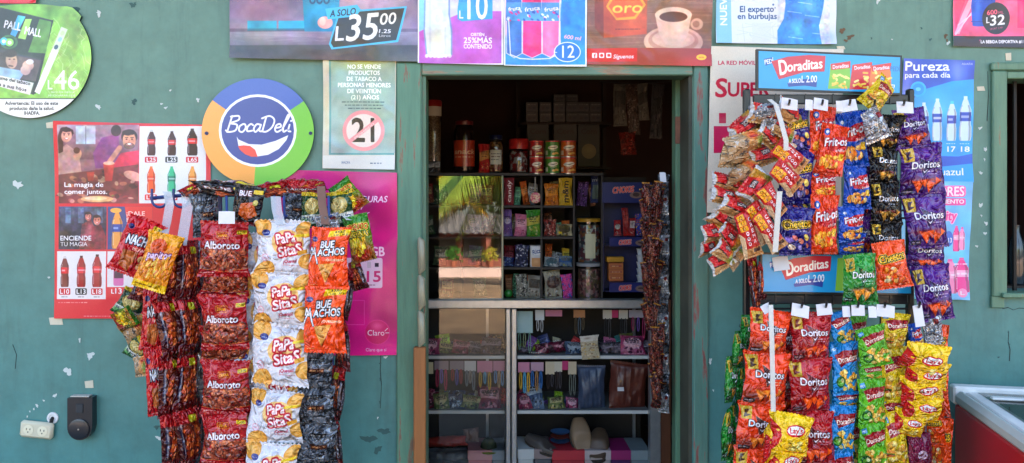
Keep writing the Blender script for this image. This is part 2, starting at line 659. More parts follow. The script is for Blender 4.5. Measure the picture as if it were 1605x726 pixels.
def art_cigarette():
    a = Art(-60, -10, 146, 190, (132, 190, 66))
    a.blob(20, 30, 60, 50, (90, 160, 40), .6)
    a.blob(110, 120, 50, 50, (160, 212, 90), .7)
    q = random.Random(3)
    for i in range(46):
        x, y = q.uniform(60, 140), q.uniform(25, 150)
        p = [(x, y)]
        for k in range(4):
            p.append((p[-1][0] + q.uniform(-9, 9), p[-1][1] + q.uniform(3, 11)))
        a.line(p, q.uniform(.4, 1.4), (206, 236, 150), q.uniform(.2, .6))
    # the pack
    a.poly([(2, 12), (83, 32), (53, 149), (-40, 120), (-40, 5)], (46, 60, 46))
    a.poly([(2, 14), (79, 33), (66, 92), (-12, 72)], (34, 46, 36))
    a.poly([(79, 33), (84, 31), (56, 147), (50, 148)], (24, 30, 28))
    a.poly([(62, 30), (81, 34), (72, 84), (44, 82)], (104, 168, 60), .75)
    a.poly([(28, 24), (40, 26), (24, 58), (16, 54)], (70, 170, 220))
    a.poly([(40, 30), (50, 30), (40, 62), (28, 60)], (150, 205, 90))
    a.text('PALL', 7, 33, 46, 12, WHITE, .03, 0, 11)
    a.text('MALL', 39, 65, 56, 12, WHITE, .03, 0, 11)
    for r, c in ((14, (60, 110, 60)), (10, (36, 60, 40)), (8, (80, 150, 70))):
        a.ell(14, 66, r, r * .8, c)
    a.ell(6, 65, 6, 6, (80, 180, 230)); a.ell(6, 65, 3, 3, (230, 240, 250))
    a.ell(15, 67, 6, 6, (150, 220, 90)); a.ell(15, 67, 3, 3, (230, 250, 230))
    a.poly([(-14, 74), (66, 94), (60, 114), (-20, 100)], (60, 62, 70))
    a.poly([(-20, 78), (64, 95), (56, 128), (-40, 112)], (92, 76, 74))
    a.blob(10, 88, 16, 14, (70, 52, 46), .9)
    a.ell(18, 95, 9, 13, (196, 150, 128), rot=-8)
    a.ell(16, 84, 11, 6, (60, 44, 40))
    for d in (-3, 4):
        a.ell(18 + d, 93, 1.6, .8, (50, 30, 30))
    a.line([(14, 103), (20, 104)], 2, (80, 55, 50))
    a.poly([(0, 105), (40, 112), (30, 126), (-20, 118)], (150, 180, 214))
    a.ell(44, 103, 9, 8, (214, 168, 150)); a.ell(40, 110, 8, 8, (222, 176, 160)); a.ell(47, 97, 6, 4, (226, 218, 220))
    a.poly([(-30, 112), (53, 130), (47, 149), (-30, 128)], (222, 214, 206))
    a.mottle(-60, -10, 146, 153, 10, 8, (6, 15, 36))
    a.blur(-60, 80, 62, 118, .4, 1)
    a.text('ume del tabaco', -2, 48, 129, 5, (40, 40, 40), .03, 0, 11)
    a.text('a a sus hijos', -2, 42, 139, 5, (40, 40, 40), .03, 0, 12)
    # the cigarette
    a.poly([(96, 42), (106, 46), (92, 80), (82, 76)], (206, 222, 190))
    a.poly([(82, 76), (92, 80), (62, 148), (54, 144)], (232, 232, 226))
    for x, y, c in ((98, 52, (190, 210, 160)), (94, 62, (150, 200, 210)), (88, 74, (60, 90, 110))):
        a.ell(x, y, 4, 3, c, rot=-60)
    a.text('L', 75, 82, 140, 14, WHITE, .01)
    a.text('46', 85, 124, 140, 29, (244, 244, 240), .015)
    a.text('PRECIO POR CAJETILLA', 80, 116, 146, 2.6, WHITE)
    a.text('10 CIGARRILLOS', 76, 118, 151, 2.6, WHITE)
    a.rect(-60, 154, 150, 190, (230, 226, 220))
    a.rect(-60, 154, 150, 155.4, (30, 40, 30))
    a.text('Advertencia: El uso de este', 8, 91, 164.5, 5.2, (40, 40, 40), .02)
    a.text('producto daña la salud.', 15, 85, 172.5, 5.2, (40, 40, 40), .02)
    a.text('IHADFA.', 38, 62, 180, 5.2, (40, 40, 40), .02)
    a.grain(5)
    return a


def art_cola():
    R = (196, 40, 62)
    a = Art(84, 188, 332, 502, R, 2.4)
    a.rect(92, 196, 218, 319, (146, 104, 116))
    a.grad(92, 196, 218, 250, (176, 150, 160), (126, 80, 92))
    a.rect(120, 198, 150, 226, (206, 206, 214)); a.line([(135, 198), (135, 226)], 1.2, (140, 130, 140))
    a.blob(190, 215, 30, 30, (120, 90, 110), .6)
    a.poly([(92, 236), (106, 226), (124, 240), (132, 300), (92, 302)], (196, 150, 150))      # woman
    a.poly([(93, 214), (97, 202), (106, 199), (116, 204), (117, 211), (110, 205), (101, 209), (100, 238), (93, 241)], (72, 42, 44)); face(a, 106, 213, 10, (214, 158, 140), (60, 34, 38), tilt=12)
    a.ell(122, 243, 6, 9, (206, 150, 134), rot=20); a.ell(121, 236, 5, 5, (90, 50, 40))
    a.poly([(146, 240), (160, 216), (186, 210), (190, 262), (150, 264)], (138, 78, 128))        # person in purple
    a.ell(182, 205, 8, 9, (60, 40, 44))
    a.poly([(176, 262), (190, 240), (218, 236), (218, 296), (180, 296)], (206, 48, 92))
    face(a, 203, 220, 13, (206, 150, 130), (52, 36, 40), True)
    a.line([(188, 232), (172, 254)], 8, (206, 150, 134))
    a.poly([(92, 274), (218, 258), (218, 319), (92, 319)], (118, 56, 62))
    q = random.Random(5)
    for i in range(60):
        a.ell(q.uniform(94, 216), q.uniform(268, 316), q.uniform(2, 7), q.uniform(1.5, 4), q.choice([(150, 60, 60), (90, 40, 44), (190, 120, 96), (206, 170, 150), (104, 120, 60), (60, 34, 40)]), .75, q.uniform(-30, 30))
    a.poly([(162, 256), (180, 256), (176, 284), (165, 284)], (196, 74, 70)); a.ell(171, 256, 9, 3, (236, 180, 170))
    a.poly([(136, 270), (148, 270), (146, 284), (138, 284)], (170, 60, 56))
    a.ell(152, 312, 26, 5, (220, 170, 126)); a.ell(150, 311, 18, 3, (240, 210, 170))
    a.ell(210, 276, 16, 7, (214, 160, 140), rot=18)
    a.mottle(92, 196, 218, 319, 10, 3, (6, 14, 30))
    a.blur(92, 196, 218, 319, .4, 1)
    a.text('La magia de', 101, 162, 293, 7, WHITE, .03)
    a.text('comer juntos.', 101, 168, 304, 7, WHITE, .03)
    a.rect(219, 198, 323, 319, (226, 224, 226))
    for x, liq, y0, lab, pr, pc in ((238, (70, 22, 26), 204, (200, 36, 50), 'L25', (180, 34, 50)), (270, (60, 20, 26), 206, (196, 40, 52), 'L25', (34, 34, 36)), (302, (44, 18, 24), 202, (206, 40, 56), 'L65', (180, 34, 50))):
        a.bottle(x, y0, 244, 16 if x == 302 else 13, liq, lab, (50, 36, 40) if x > 240 else (206, 206, 206))
        a.rr(x - 10, 246, x + 9, 255, 1.5, pc)
        a.text(pr, x - 7, x + 7, 253.5, 6, WHITE, .02)
    for x, liq, lab, pr in ((238, (226, 104, 60), (214, 80, 50), 'L25'), (270, (66, 178, 138), (40, 130, 110), 'L25'), (302, (220, 160, 90), (206, 130, 60), 'L25')):
        a.bottle(x, 261, 303, 13, liq, lab, (230, 130, 60) if x < 260 else (70, 170, 130) if x < 290 else (220, 150, 70))
        a.rr(x - 10, 305, x + 9, 314, 1.5, (200, 60, 60)); a.text(pr, x - 7, x + 7, 312.5, 6, WHITE, .02)
    # lower left pictures
    a.rect(92, 324, 167, 391, (50, 44, 62))
    a.grad(92, 324, 167, 360, (74, 84, 110), (44, 38, 56))
    for x in (102, 122, 152):
        a.rect(x, 326, x + 9, 350, (110, 130, 160), .6)
    a.poly([(128, 352), (142, 344), (150, 360), (146, 391), (124, 391)], (126, 60, 70)); face(a, 138, 340, 6, (190, 130, 120), (44, 28, 34))
    a.poly([(144, 356), (158, 352), (166, 370), (166, 391), (140, 391)], (120, 34, 50)); face(a, 152, 346, 7, (196, 136, 124), (44, 28, 34))
    a.mottle(92, 324, 167, 391, 16, 4, (6, 14, 30)); a.mottle(169, 324, 240, 391, 14, 5)
    a.blur(92, 324, 167, 391, .4, 1)
    a.text('ENCIENDE', 95, 143, 377, 7, WHITE, .02)
    a.text('TU MAGIA', 95, 137, 386, 6.4, WHITE)
    a.rect(169, 324, 240, 391, (62, 76, 126)); a.poly([(196, 324), (240, 324), (240, 391), (204, 376)], (206, 60, 66))
    a.bottle(184, 330, 390, 17, (226, 160, 90), (60, 80, 150), (240, 150, 50)); a.ell(182, 330, 9, 4, (236, 170, 90))
    for i, t in enumerate(('¡DALE', 'FANTA', 'A TU')):
        a.text(t, 199, 228, 338 + i * 10, 6.5, (250, 214, 206), .02)
    a.rect(90, 394, 167, 469, (226, 220, 222)); a.rect(169, 394, 240, 450, (226, 220, 222))
    for x, w, y0, pr, pc, lq in ((102, 13, 402, 'L10', (180, 34, 50), (120, 60, 56)), (128, 14, 401, 'L13', (34, 34, 36), (150, 30, 40)), (153, 15, 399, 'L18', (180, 34, 50), (150, 30, 44))):
        a.bottle(x, y0, 450, w, lq, (206, 44, 60), (206, 200, 200) if x == 102 else (60, 20, 26))
        a.rr(x - 9, 452, x + 9, 462, 1.5, pc); a.text(pr, x - 7, x + 7, 460.5, 7, WHITE, .02)
        a.tiny(x - 5, x + 6, 466, 1.6, (120, 110, 110))
    a.rr(179, 408, 195, 448, 3, (206, 120, 170)); a.rect(180, 420, 194, 436, (70, 40, 70)); a.text('L', 176, 180, 460, 7, WHITE, .02); a.text('13', 182, 192, 460, 8, WHITE, .02)
    a.tiny(92, 140, 475, 1.8, (230, 180, 180), 4); a.tiny(132, 240, 496, 1.4, (230, 180, 180), 5)
    a.grain(4)
    return a


def stroke_word(a, x, y, h, c, w, slant=.22):
    """The round handwritten name, letter by letter, as pen strokes."""
    L = {
        'B': [[(0, 0), (.1, 1)], [(.02, .96), (.5, 1), (.55, .75), (.1, .55), (.52, .45), (.5, .1), (.1, 0), (-.1, .1)]],
        'o': [[(.25, .5), (.05, .35), (.08, .08), (.3, 0), (.45, .25), (.35, .48), (.2, .48)]],
        'c': [[(.38, .42), (.22, .5), (.05, .3), (.1, .05), (.4, .08)]],
        'a': [[(.4, .45), (.15, .48), (.03, .2), (.18, 0), (.38, .25), (.42, .45), (.4, .1), (.52, .03)]],
        'D': [[(.1, .95), (.05, .05)], [(-.15, .85), (.3, 1), (.65, .75), (.6, .3), (.3, .02), (0, .05)]],
        'e': [[(.05, .25), (.38, .32), (.3, .5), (.1, .42), (.06, .15), (.22, 0), (.45, .12)]],
        'l': [[(.05, .2), (.3, .95), (.2, 1.05), (.08, .4), (.15, .02), (.32, .1)]],
        'i': [[(.1, .45), (.1, .08), (.25, .03)], [(.14, .68), (.15, .7)]]}
    adv = {'B': .66, 'o': .5, 'c': .44, 'a': .55, 'D': .76, 'e': .47, 'l': .34, 'i': .3}
    for ch in 'BocaDeli':
        for st in L[ch]:
            P_ = [np.array(p) for p in st]
            pts = []
            for i in range(len(P_) - 1):        # Catmull-Rom through the pen points
                p0, p1, p2, p3 = P_[max(i - 1, 0)], P_[i], P_[i + 1], P_[min(i + 2, len(P_) - 1)]
                for t in np.linspace(0, 1, 7)[:-1]:
                    pts.append(.5 * (2 * p1 + (p2 - p0) * t + (2 * p0 - 5 * p1 + 4 * p2 - p3) * t * t + (3 * p1 - p0 - 3 * p2 + p3) * t ** 3))
            pts.append(P_[-1])
            a.line([(x + h * (p[0] + p[1] * slant), y - h * p[1]) for p in pts], w, c)
        x += adv[ch] * h


def art_round():
    a = Art(316, 119, 492, 295, (60, 92, 176), 2.6)
    cx, cy = 404, 207
    a.poly([(cx, cy), (323, 150), (300, 150), (300, 300), (398, 300)], (244, 162, 72))
    a.poly([(cx, cy), (474, 160), (500, 140), (500, 300), (398, 300), (398, 294)], (112, 190, 62))
    a.ell(cx, 205, 61, 57, (240, 240, 238)); a.ell(cx, 205, 57, 53, (50, 68, 146))
    stroke_word(a, 356, 207, 25, WHITE, 2.7)
    a.ell(452, 204, 1.6, 1.6, WHITE); a.ell(452, 204, 1, 1, (50, 68, 146))
    a.poly([(371, 214), (374, 219), (390, 226), (410, 227), (432, 221), (452, 212), (449, 220), (437, 234), (420, 243), (400, 246), (384, 241), (374, 230)], WHITE)
    a.poly([(373, 229), (382, 228), (392, 229), (400, 235), (404, 246), (394, 246), (384, 242), (376, 235)], (228, 70, 62))
    a.grain(3)
    return a


def art_tobacco():
    a = Art(505, 93, 623, 268, (206, 202, 186), 2.4)
    a.rect(516, 94, 618, 243, (104, 150, 150))
    a.grad(519, 96, 619, 240, (150, 172, 158), (158, 176, 174))
    a.blob(562, 98, 40, 14, (176, 176, 90), .9)
    for i, (t, x0, x1) in enumerate((('NO SE VENDE', 545, 597), ('PRODUCTOS', 547, 595), ('DE TABACO A', 544, 598), ('PERSONAS MENORES', 530, 612), ('DE VEINTIÚN', 545, 597), ('(21) AÑOS', 551, 594))):
        a.text(t, x0, x1, 108 + i * 9.6, 6.4, (244, 246, 236), .025)
    for i in range(3):
        a.tiny(536 + i * 5, 605 - i * 4, 161 + i * 5, 2, (70, 90, 96), i)
    a.mottle(505, 93, 623, 268, 4, 16, (4, 12))
    a.ell(570, 205, 33, 32, (222, 160, 164)); a.ell(570, 205, 27, 26, (226, 216, 210))
    a.text('21', 552, 586, 222, 36, (40, 42, 46), .04)
    a.line([(548, 222), (592, 188)], 6, (222, 160, 164)); a.text('PROHIBIDO', 552, 590, 207, 3, (244, 236, 230), 0, 0, -38)
    a.rect(507, 244, 619, 266, (206, 206, 204))
    a.text('IHADFA', 536, 549, 257, 4, (70, 90, 130), .02); a.tiny(580, 598, 257, 2.4, (90, 100, 120), 8)
    a.blob(512, 180, 5, 70, (206, 192, 150), .5)
    a.grain(5)
    return a


def art_pink():
    a = Art(430, 263, 627, 560, (190, 32, 122), 2.0)
    a.blob(600, 290, 60, 60, (206, 60, 142), .5); a.blob(560, 470, 70, 80, (178, 20, 110), .5)
    a.mottle(430, 263, 627, 560, 9, 15, (3, 7))
    a.text('HONDURAS', 536, 607, 317, 9.5, (244, 214, 230), .03, .2)
    for p in ((570, 338, 579, 333), (572, 348, 580, 351), (566, 328, 571, 320)):
        a.line([(p[0], p[1]), (p[2], p[3])], 1.4, (240, 200, 224))
    a.text('GB', 581, 603, 401, 14, (244, 214, 230), .05)
    a.rr(540, 404, 600, 451, 3, (226, 196, 214)); a.text('15', 576, 597, 441, 16, (190, 32, 110), .04)
    a.rect(588, 412, 594, 418, (40, 30, 50)); a.rect(576, 410, 582, 420, (200, 180, 190)); a.tiny(578, 590, 447, 1.8, (120, 60, 90))
    a.line([(553, 470), (572, 470), (572, 508)], .7, (226, 130, 180)); a.line([(540, 508), (572, 508)], .7, (226, 130, 180))
    for r, c in ((20, (206, 60, 134)), (18.5, (188, 30, 104))):
        a.ell(592, 520, r, r, c)
    a.blob(592, 510, 12, 8, (224, 110, 160), .7)
    a.text('Claro', 577, 603, 525, 8.5, WHITE, .01)
    a.line([(604, 518), (608, 514)], 1, WHITE); a.line([(605, 521), (610, 521)], 1, WHITE)
    a.text('Claro que sí', 574, 606, 550, 5, WHITE, .02)
    a.grain(4)
    return a


def art_night():
    a = Art(358, -40, 657, 99, (112, 100, 122), 2.0)
    a.grad(358, -40, 657, 45, (96, 84, 110), (150, 132, 156))
    a.blob(420, -5, 40, 40, (118, 84, 98), .9); a.blob(400, 15, 40, 22, (140, 110, 124), .8)
    a.blob(600, 5, 60, 34, (190, 160, 180), .9); a.blob(560, -12, 40, 20, (214, 170, 186), .9)
    a.rect(388, 33, 434, 48, (56, 150, 178)); a.rect(437, 33, 480, 47, (60, 160, 186)); a.rect(388, 45, 480, 49, (36, 84, 104), .6)
    a.poly([(472, -40), (536, -40), (530, 30), (526, 50), (478, 50)], (36, 132, 164))
    a.blob(500, 10, 16, 30, (50, 150, 180), .8)
    for i in range(3):
        a.ell(490 + i * 11, 1, 5, 6, (22, 70, 104)); a.ell(490 + i * 11, 0, 3, 4, (40, 132, 164))
    a.ell(510, 36, 12, 10, (226, 168, 160)); a.ell(506, 34, 5, 7, (240, 196, 184))
    a.grad(358, 50, 657, 72, (150, 142, 160), (116, 108, 124)); a.grad(358, 71, 657, 99, (76, 74, 80), (88, 86, 92))
    q = random.Random(2)
    for i in range(30):
        a.line([(q.uniform(360, 640), q.uniform(52, 66)), (q.uniform(360, 640), q.uniform(52, 66))], .7, (190, 180, 196), .25)
    a.mottle(358, -40, 657, 99, 7, 6, (5, 13, 40))
    a.blur(358, -40, 657, 99, .5, 1)
    cyn = (94, 186, 222)
    a.poly([(516, 70), (531, 18), (638, 10), (624, 66), (520, 78)], cyn)
    a.poly([(519, 68), (533, 21), (634, 13), (621, 63), (523, 75)], (56, 58, 62))
    a.poly([(510, 14), (560, 8), (566, 16), (558, 26), (514, 31)], cyn)
    a.text('A SOLO', 517, 557, 25, 10, (30, 44, 60), .03, .2, -6)
    a.text('L', 525, 538, 64, 22, WHITE, .03, .15, -4); a.text('35', 541, 588, 63, 40, (240, 238, 232), .03, .22, -5)
    a.text('00', 594, 619, 38, 17, (240, 238, 232), .03, .22, -5); a.text('1.25', 594, 612, 52, 6, WHITE, .02, .15); a.text('Litros', 594, 612, 58, 4, WHITE, .01, .1)
    a.grain(4)
    return a


def art_water():
    a = Art(653, -40, 791, 104, (236, 234, 240), 2.0)
    a.rect(657, -40, 786, 100, (186, 104, 190)); a.poly([(657, -40), (786, -40), (786, 18), (730, 18), (700, 30), (657, 50)], (206, 206, 226))
    a.poly([(657, -10), (676, -10), (676, 40), (657, 50)], (150, 206, 234))
    a.poly([(666, -40), (704, -40), (704, 20), (709, 50), (709, 86), (690, 91), (668, 88), (664, 50)], (214, 222, 222))
    a.blob(688, 60, 14, 26, (236, 232, 206), .8); a.line([(667, -30), (665, 48), (669, 88)], 2, (120, 150, 190), .9); a.line([(704, -30), (704, 22), (708, 50), (708, 86)], 2.4, (120, 140, 184), .9); a.line([(674, -20), (674, 80)], 3, (196, 204, 214), .6); a.line([(698, 44), (698, 84)], 3, (200, 206, 206), .7)
    a.ell(686, 26, 9, 12, (236, 240, 240), .8); a.ell(686, 29, 4, 7, (206, 214, 214))
    for i in range(7):
        a.ell(669 + i * 6, 88, 3, 3, (240, 242, 246), .8)
    a.poly([(717, 16), (724, -40), (772, -40), (772, 30), (724, 34), (717, 30)], (74, 160, 214))
    a.mottle(657, -40, 788, 100, 4, 9, (5, 13, 30))
    a.blur(657, -40, 715, 100, .4, 1)
    a.text('L', 720, 726, 29, 12, WHITE, .02); a.text('10', 733, 764, 30, 40, WHITE, .02)
    for t, x0, x1, y, h in (('OBTÉN', 738, 759, 57, 4.6), ('25%MÁS', 727, 771, 68, 8.5), ('CONTENIDO', 727, 771, 76.5, 6.6)):
        a.text(t, x0, x1, y, h, WHITE, .03)
    a.grain(3)
    return a


def art_drinks():
    a = Art(788, -40, 922, 107, (240, 240, 244), 2.0)
    a.rect(792, -40, 917, 102, (56, 150, 214)); a.blob(890, 20, 20, 40, (40, 120, 200), .8)
    a.poly([(792, -40), (816, -40), (800, 30), (792, 60)], (190, 150, 200))
    for x, w, c, d in ((806, 24, (60, 112, 178), (96, 150, 206)), (834, 30, (222, 50, 136), (236, 90, 164)), (864, 28, (238, 120, 172), (246, 160, 200))):
        a.poly([(x - w / 2 - 4, -40), (x + w / 2 + 4, -40), (x + w / 2, 30), (x + w / 2 + 1, 84), (x, 91), (x - w / 2, 84), (x - w / 2 + 1, 35)], c)
        a.blob(x - 3, 60, w * .3, 24, d, .8)
        for sg in (-1, 1):
            a.line([(x + sg * (w / 2 + 3), -40), (x + sg * w / 2, 30), (x + sg * w / 2, 84), (x, 91)], 1.2, (240, 226, 244), .85)
        a.rect(x - w / 2 - 1, 4, x + w / 2 + 1, 33, (92, 150, 206)); q = random.Random(int(x))
        a.text('fruta', x - w * .4, x + w * .4, 17, 6, WHITE, .02, .1, -8)
        for i in range(10):
            a.ell(q.uniform(x - w / 2, x + w / 2), q.uniform(18, 33), 2.6, 1.6, q.choice([(220, 60, 130), (240, 240, 250), (50, 80, 160)]), .8, q.uniform(0, 90))
    a.mottle(792, -40, 917, 102, 6, 10, (5, 13, 30))
    a.line([(797, 30), (800, 86), (815, 92), (835, 93), (862, 92), (876, 80), (878, -10)], 1.8, (236, 236, 250), .9)
    a.ell(889, 82, 21, 16, (236, 236, 250)); a.ell(889, 82, 19.5, 14.5, (40, 120, 196)); a.text('L', 869, 873, 83, 6, WHITE, .02); a.text('12', 881, 900, 91, 19, WHITE, .01)
    a.text('600 ml', 884, 910, 62, 6, (250, 190, 220), .02, .1, 8)
    a.grain(3)
    return a


def art_coffee():
    a = Art(918, -40, 1119, 107, (128, 92, 76), 2.0)
    a.grad(918, -40, 1119, 107, (140, 104, 88), (128, 84, 72))
    q = random.Random(9)
    for i in range(26):
        y = q.uniform(-40, 75)
        a.line([(918, y), (1119, y + q.uniform(-8, 8))], q.uniform(.5, 2), q.choice([(150, 116, 98), (104, 72, 60), (170, 134, 112)]), .4)
    a.poly([(932, -40), (1015, -40), (1013, 54), (946, 60), (932, 44)], (178, 84, 50)); a.poly([(932, -40), (946, -40), (946, 60), (932, 44)], (130, 60, 44)); a.blob(990, 30, 22, 30, (206, 112, 74), .6)
    a.poly([(950, 10), (962, -12), (1000, -12), (1012, 8), (996, 30), (966, 32)], (226, 160, 60)); a.poly([(954, 10), (965, -8), (998, -8), (1008, 8), (994, 26), (967, 28)], (216, 96, 44))
    a.text('oro', 960, 1006, 20, 17, (226, 196, 90), .03, .08); a.tiny(964, 1003, 47, 1.8, (90, 40, 30), 3)
    a.ell(1055, 66, 47, 25, (212, 170, 150)); a.ell(1055, 64, 40, 19, (190, 140, 122)); a.ell(1055, 62, 34, 14, (216, 176, 156))
    a.poly([(1026, 22), (1084, 22), (1078, 56), (1066, 72), (1044, 72), (1032, 54)], (218, 182, 164)); a.blob(1064, 50, 10, 20, (236, 206, 190), .7)
    a.ell(1055, 24, 29, 12, (228, 196, 180)); a.ell(1055, 27, 22, 8, (90, 48, 36)); a.ell(1092, 38, 10, 9, (206, 164, 146)); a.ell(1091, 38, 5.5, 5, (160, 116, 100))
    a.mottle(918, -40, 1119, 107, 6, 7, (5, 14, 40))
    a.blur(918, -40, 1119, 107, .4, 1)
    a.rect(918, 76, 1119, 107, (150, 60, 52)); a.rect(918, 76, 998, 97, (192, 34, 46)); a.blob(1090, 100, 40, 14, (186, 40, 44), .8)
    for i in range(3):
        a.rr(928 + i * 11, 83, 936 + i * 11, 91, 1.2, WHITE)
    a.text('f', 931, 934, 90.5, 6, (192, 34, 46), .03); a.ell(943, 87, 2.4, 2.4, (192, 34, 46)); a.poly([(952, 85), (956, 85), (957, 89), (952, 89)], (192, 34, 46))
    a.text('Síguenos', 961, 992, 92, 6, WHITE, .02, .2)
    a.ell(1099, 90, 8, 4.6, (236, 190, 60)); a.text('oro', 1095, 1103, 91.5, 3.4, (190, 50, 40), .02)
    a.grain(4)
    return a


def art_bubbles():
    a = Art(1120, -40, 1314, 71, (214, 220, 228), 2.0)
    a.rect(1122, -40, 1146, 71, (150, 196, 216)); a.rect(1146, -40, 1314, 71, (216, 222, 230))
    q = random.Random(4)
    for i in range(16):
        a.line([(q.uniform(1150, 1225), q.uniform(34, 68)), (q.uniform(1150, 1225), q.uniform(34, 68))], 1, (190, 202, 214), .6)
    a.rect(1178, 36, 1208, 66, (206, 214, 222), .7)
    a.text('NUEVA', 1107, 1161, 18, 10.5, (240, 246, 250), .04, 0, -90)
    a.text('El experto', 1160, 1212, 19, 9, (44, 78, 124), .035); a.text('en burbujas', 1156, 1217, 30, 8.6, (44, 78, 124), .035)
    a.ell(1211, 8, 1.6, 1.6, (80, 110, 150)); a.ell(1214, 13, 1, 1, (80, 110, 150))
    B = (64, 140, 208)
    a.poly([(1229, -40), (1296, -40), (1290, 12), (1284, 40), (1287, 71), (1218, 71), (1218, 48), (1228, 30), (1230, 10)], B)
    a.blob(1250, 50, 20, 18, (96, 170, 226), .8); a.blob(1270, 10, 14, 20, (110, 176, 230), .7); a.blob(1240, -10, 8, 30, (40, 104, 180), .7)
    for x, y in ((1234, 18), (1262, 24), (1250, 4), (1274, 52), (1236, 58)):
        a.line([(x, y), (x + 22, y + 3)], 1.3, (176, 214, 240), .7)
    a.blob(1296, 58, 14, 14, (150, 176, 214), .7)
    a.mottle(1218, -40, 1300, 71, 8, 11, (5, 13, 26))
    a.grain(3)
    return a


def art_phone():
    a = Art(1105, 72, 1322, 348, (214, 206, 194), 2.0)
    a.blob(1140, 240, 40, 80, (200, 194, 184), .7)
    a.text('LA RED MÓVIL', 1125, 1184, 102, 6, (176, 40, 76), .03); a.text('AMPLIA', 1190, 1220, 102, 6, (176, 40, 76), .03)
    a.text('S', 1121, 1138, 152, 28, (176, 28, 66), .05, .05); a.text('UPER', 1141, 1206, 151, 21, (176, 28, 66), .05)
    a.text('1', 1127, 1137, 193, 15, (176, 40, 80), .04); a.rect(1118, 198, 1142, 240, (178, 26, 84))
    a.text('ACTIVA', 1116, 1150, 315, 6, (150, 60, 76), .03)
    a.grain(5)
    return a


def art_pure():
    a = Art(1412, 90, 1530, 288, (56, 86, 170), 2.2)
    a.grad(1412, 90, 1530, 190, (70, 92, 178), (46, 92, 184)); a.blob(1420, 150, 12, 60, (150, 160, 220), .7); a.blob(1500, 110, 14, 26, (150, 160, 214), .6)
    a.poly([(1412, 170), (1450, 140), (1490, 128), (1530, 124), (1530, 288), (1412, 288)], (60, 158, 218)); a.blob(1470, 170, 50, 24, (110, 190, 232), .7)
    a.mottle(1412, 90, 1530, 288, 5, 12, (4, 9))
    a.text('Pureza', 1418, 1487, 111, 14, WHITE, .045); a.text('para cada día', 1418, 1488, 122, 8, WHITE, .035); a.text('AGUAZUL', 1507, 1524, 102, 3, WHITE, .02)
    a.ell(1439, 140, 12, 12, (70, 176, 226)); a.ell(1439, 140, 9, 9, (48, 150, 210)); a.ell(1439, 140, 4, 3, (120, 200, 236))
    for x, h, w, pr in ((1448, 60, 15, '15'), (1468, 66, 16, '16'), (1491, 62, 16, '17'), (1513, 70, 19, '18')):
        y1 = 221
        a.bottle(x, y1 - h, y1, w, (206, 224, 240), (60, 90, 176), (214, 232, 244) if pr != '17' else (90, 200, 220), (250, 250, 255))
        a.text(pr, x - 6, x + 7, 238, 8, WHITE, .04); a.tiny(x - 8, x + 8, 226, 1.5, WHITE, 3)
    a.poly([(1412, 248), (1480, 250), (1530, 240), (1530, 262), (1412, 262)], (40, 96, 186)); a.rect(1412, 256, 1530, 288, (50, 154, 216))
    a.poly([(1412, 244), (1530, 246), (1530, 256), (1470, 262), (1412, 258)], (36, 90, 182))
    a.text('aguazul', 1458, 1509, 275, 11, WHITE, .01)
    a.grain(3)
    return a


def art_flavours():
    a = Art(1410, 280, 1530, 472, (126, 190, 224), 2.0)
    a.blob(1510, 380, 24, 60, (100, 172, 220), .8)
    a.mottle(1410, 280, 1530, 472, 8, 14, (4, 10))
    a.rr(1462, 291, 1512, 309, 5, (236, 140, 190)); a.text('SABORES', 1440, 1509, 307, 14, (250, 230, 242), .05, .05, 0, ((226, 90, 160), 1.2))
    a.rr(1440, 311, 1512, 322, 3, (226, 100, 166)); a.text('DEL MOMENTO', 1440, 1509, 319, 6, WHITE, .04)
    a.text('Fruity', 1460, 1497, 345, 14, (226, 84, 160), .06, .1, 0, ((246, 190, 220), 1.4))
    for x, y0, y1, w, c in ((1498, 354, 394, 11, (230, 90, 160)), (1507, 356, 392, 10, (240, 160, 200)), (1488, 406, 460, 24, (232, 150, 190)), (1507, 404, 458, 23, (222, 70, 150))):
        a.bottle(x, y0, y1, w, c, (240, 180, 210), (226, 110, 170))
    a.ell(1486, 374, 7, 12, (46, 110, 190)); a.text('L13', 1481, 1491, 380, 7, WHITE, .02); a.ell(1507, 459, 7, 7, (240, 160, 196)); a.text('L', 1504, 1510, 462, 6, WHITE, .02)
    a.tiny(1494, 1520, 415, 2.4, (244, 220, 236), 2)
    a.grain(3)
    return a


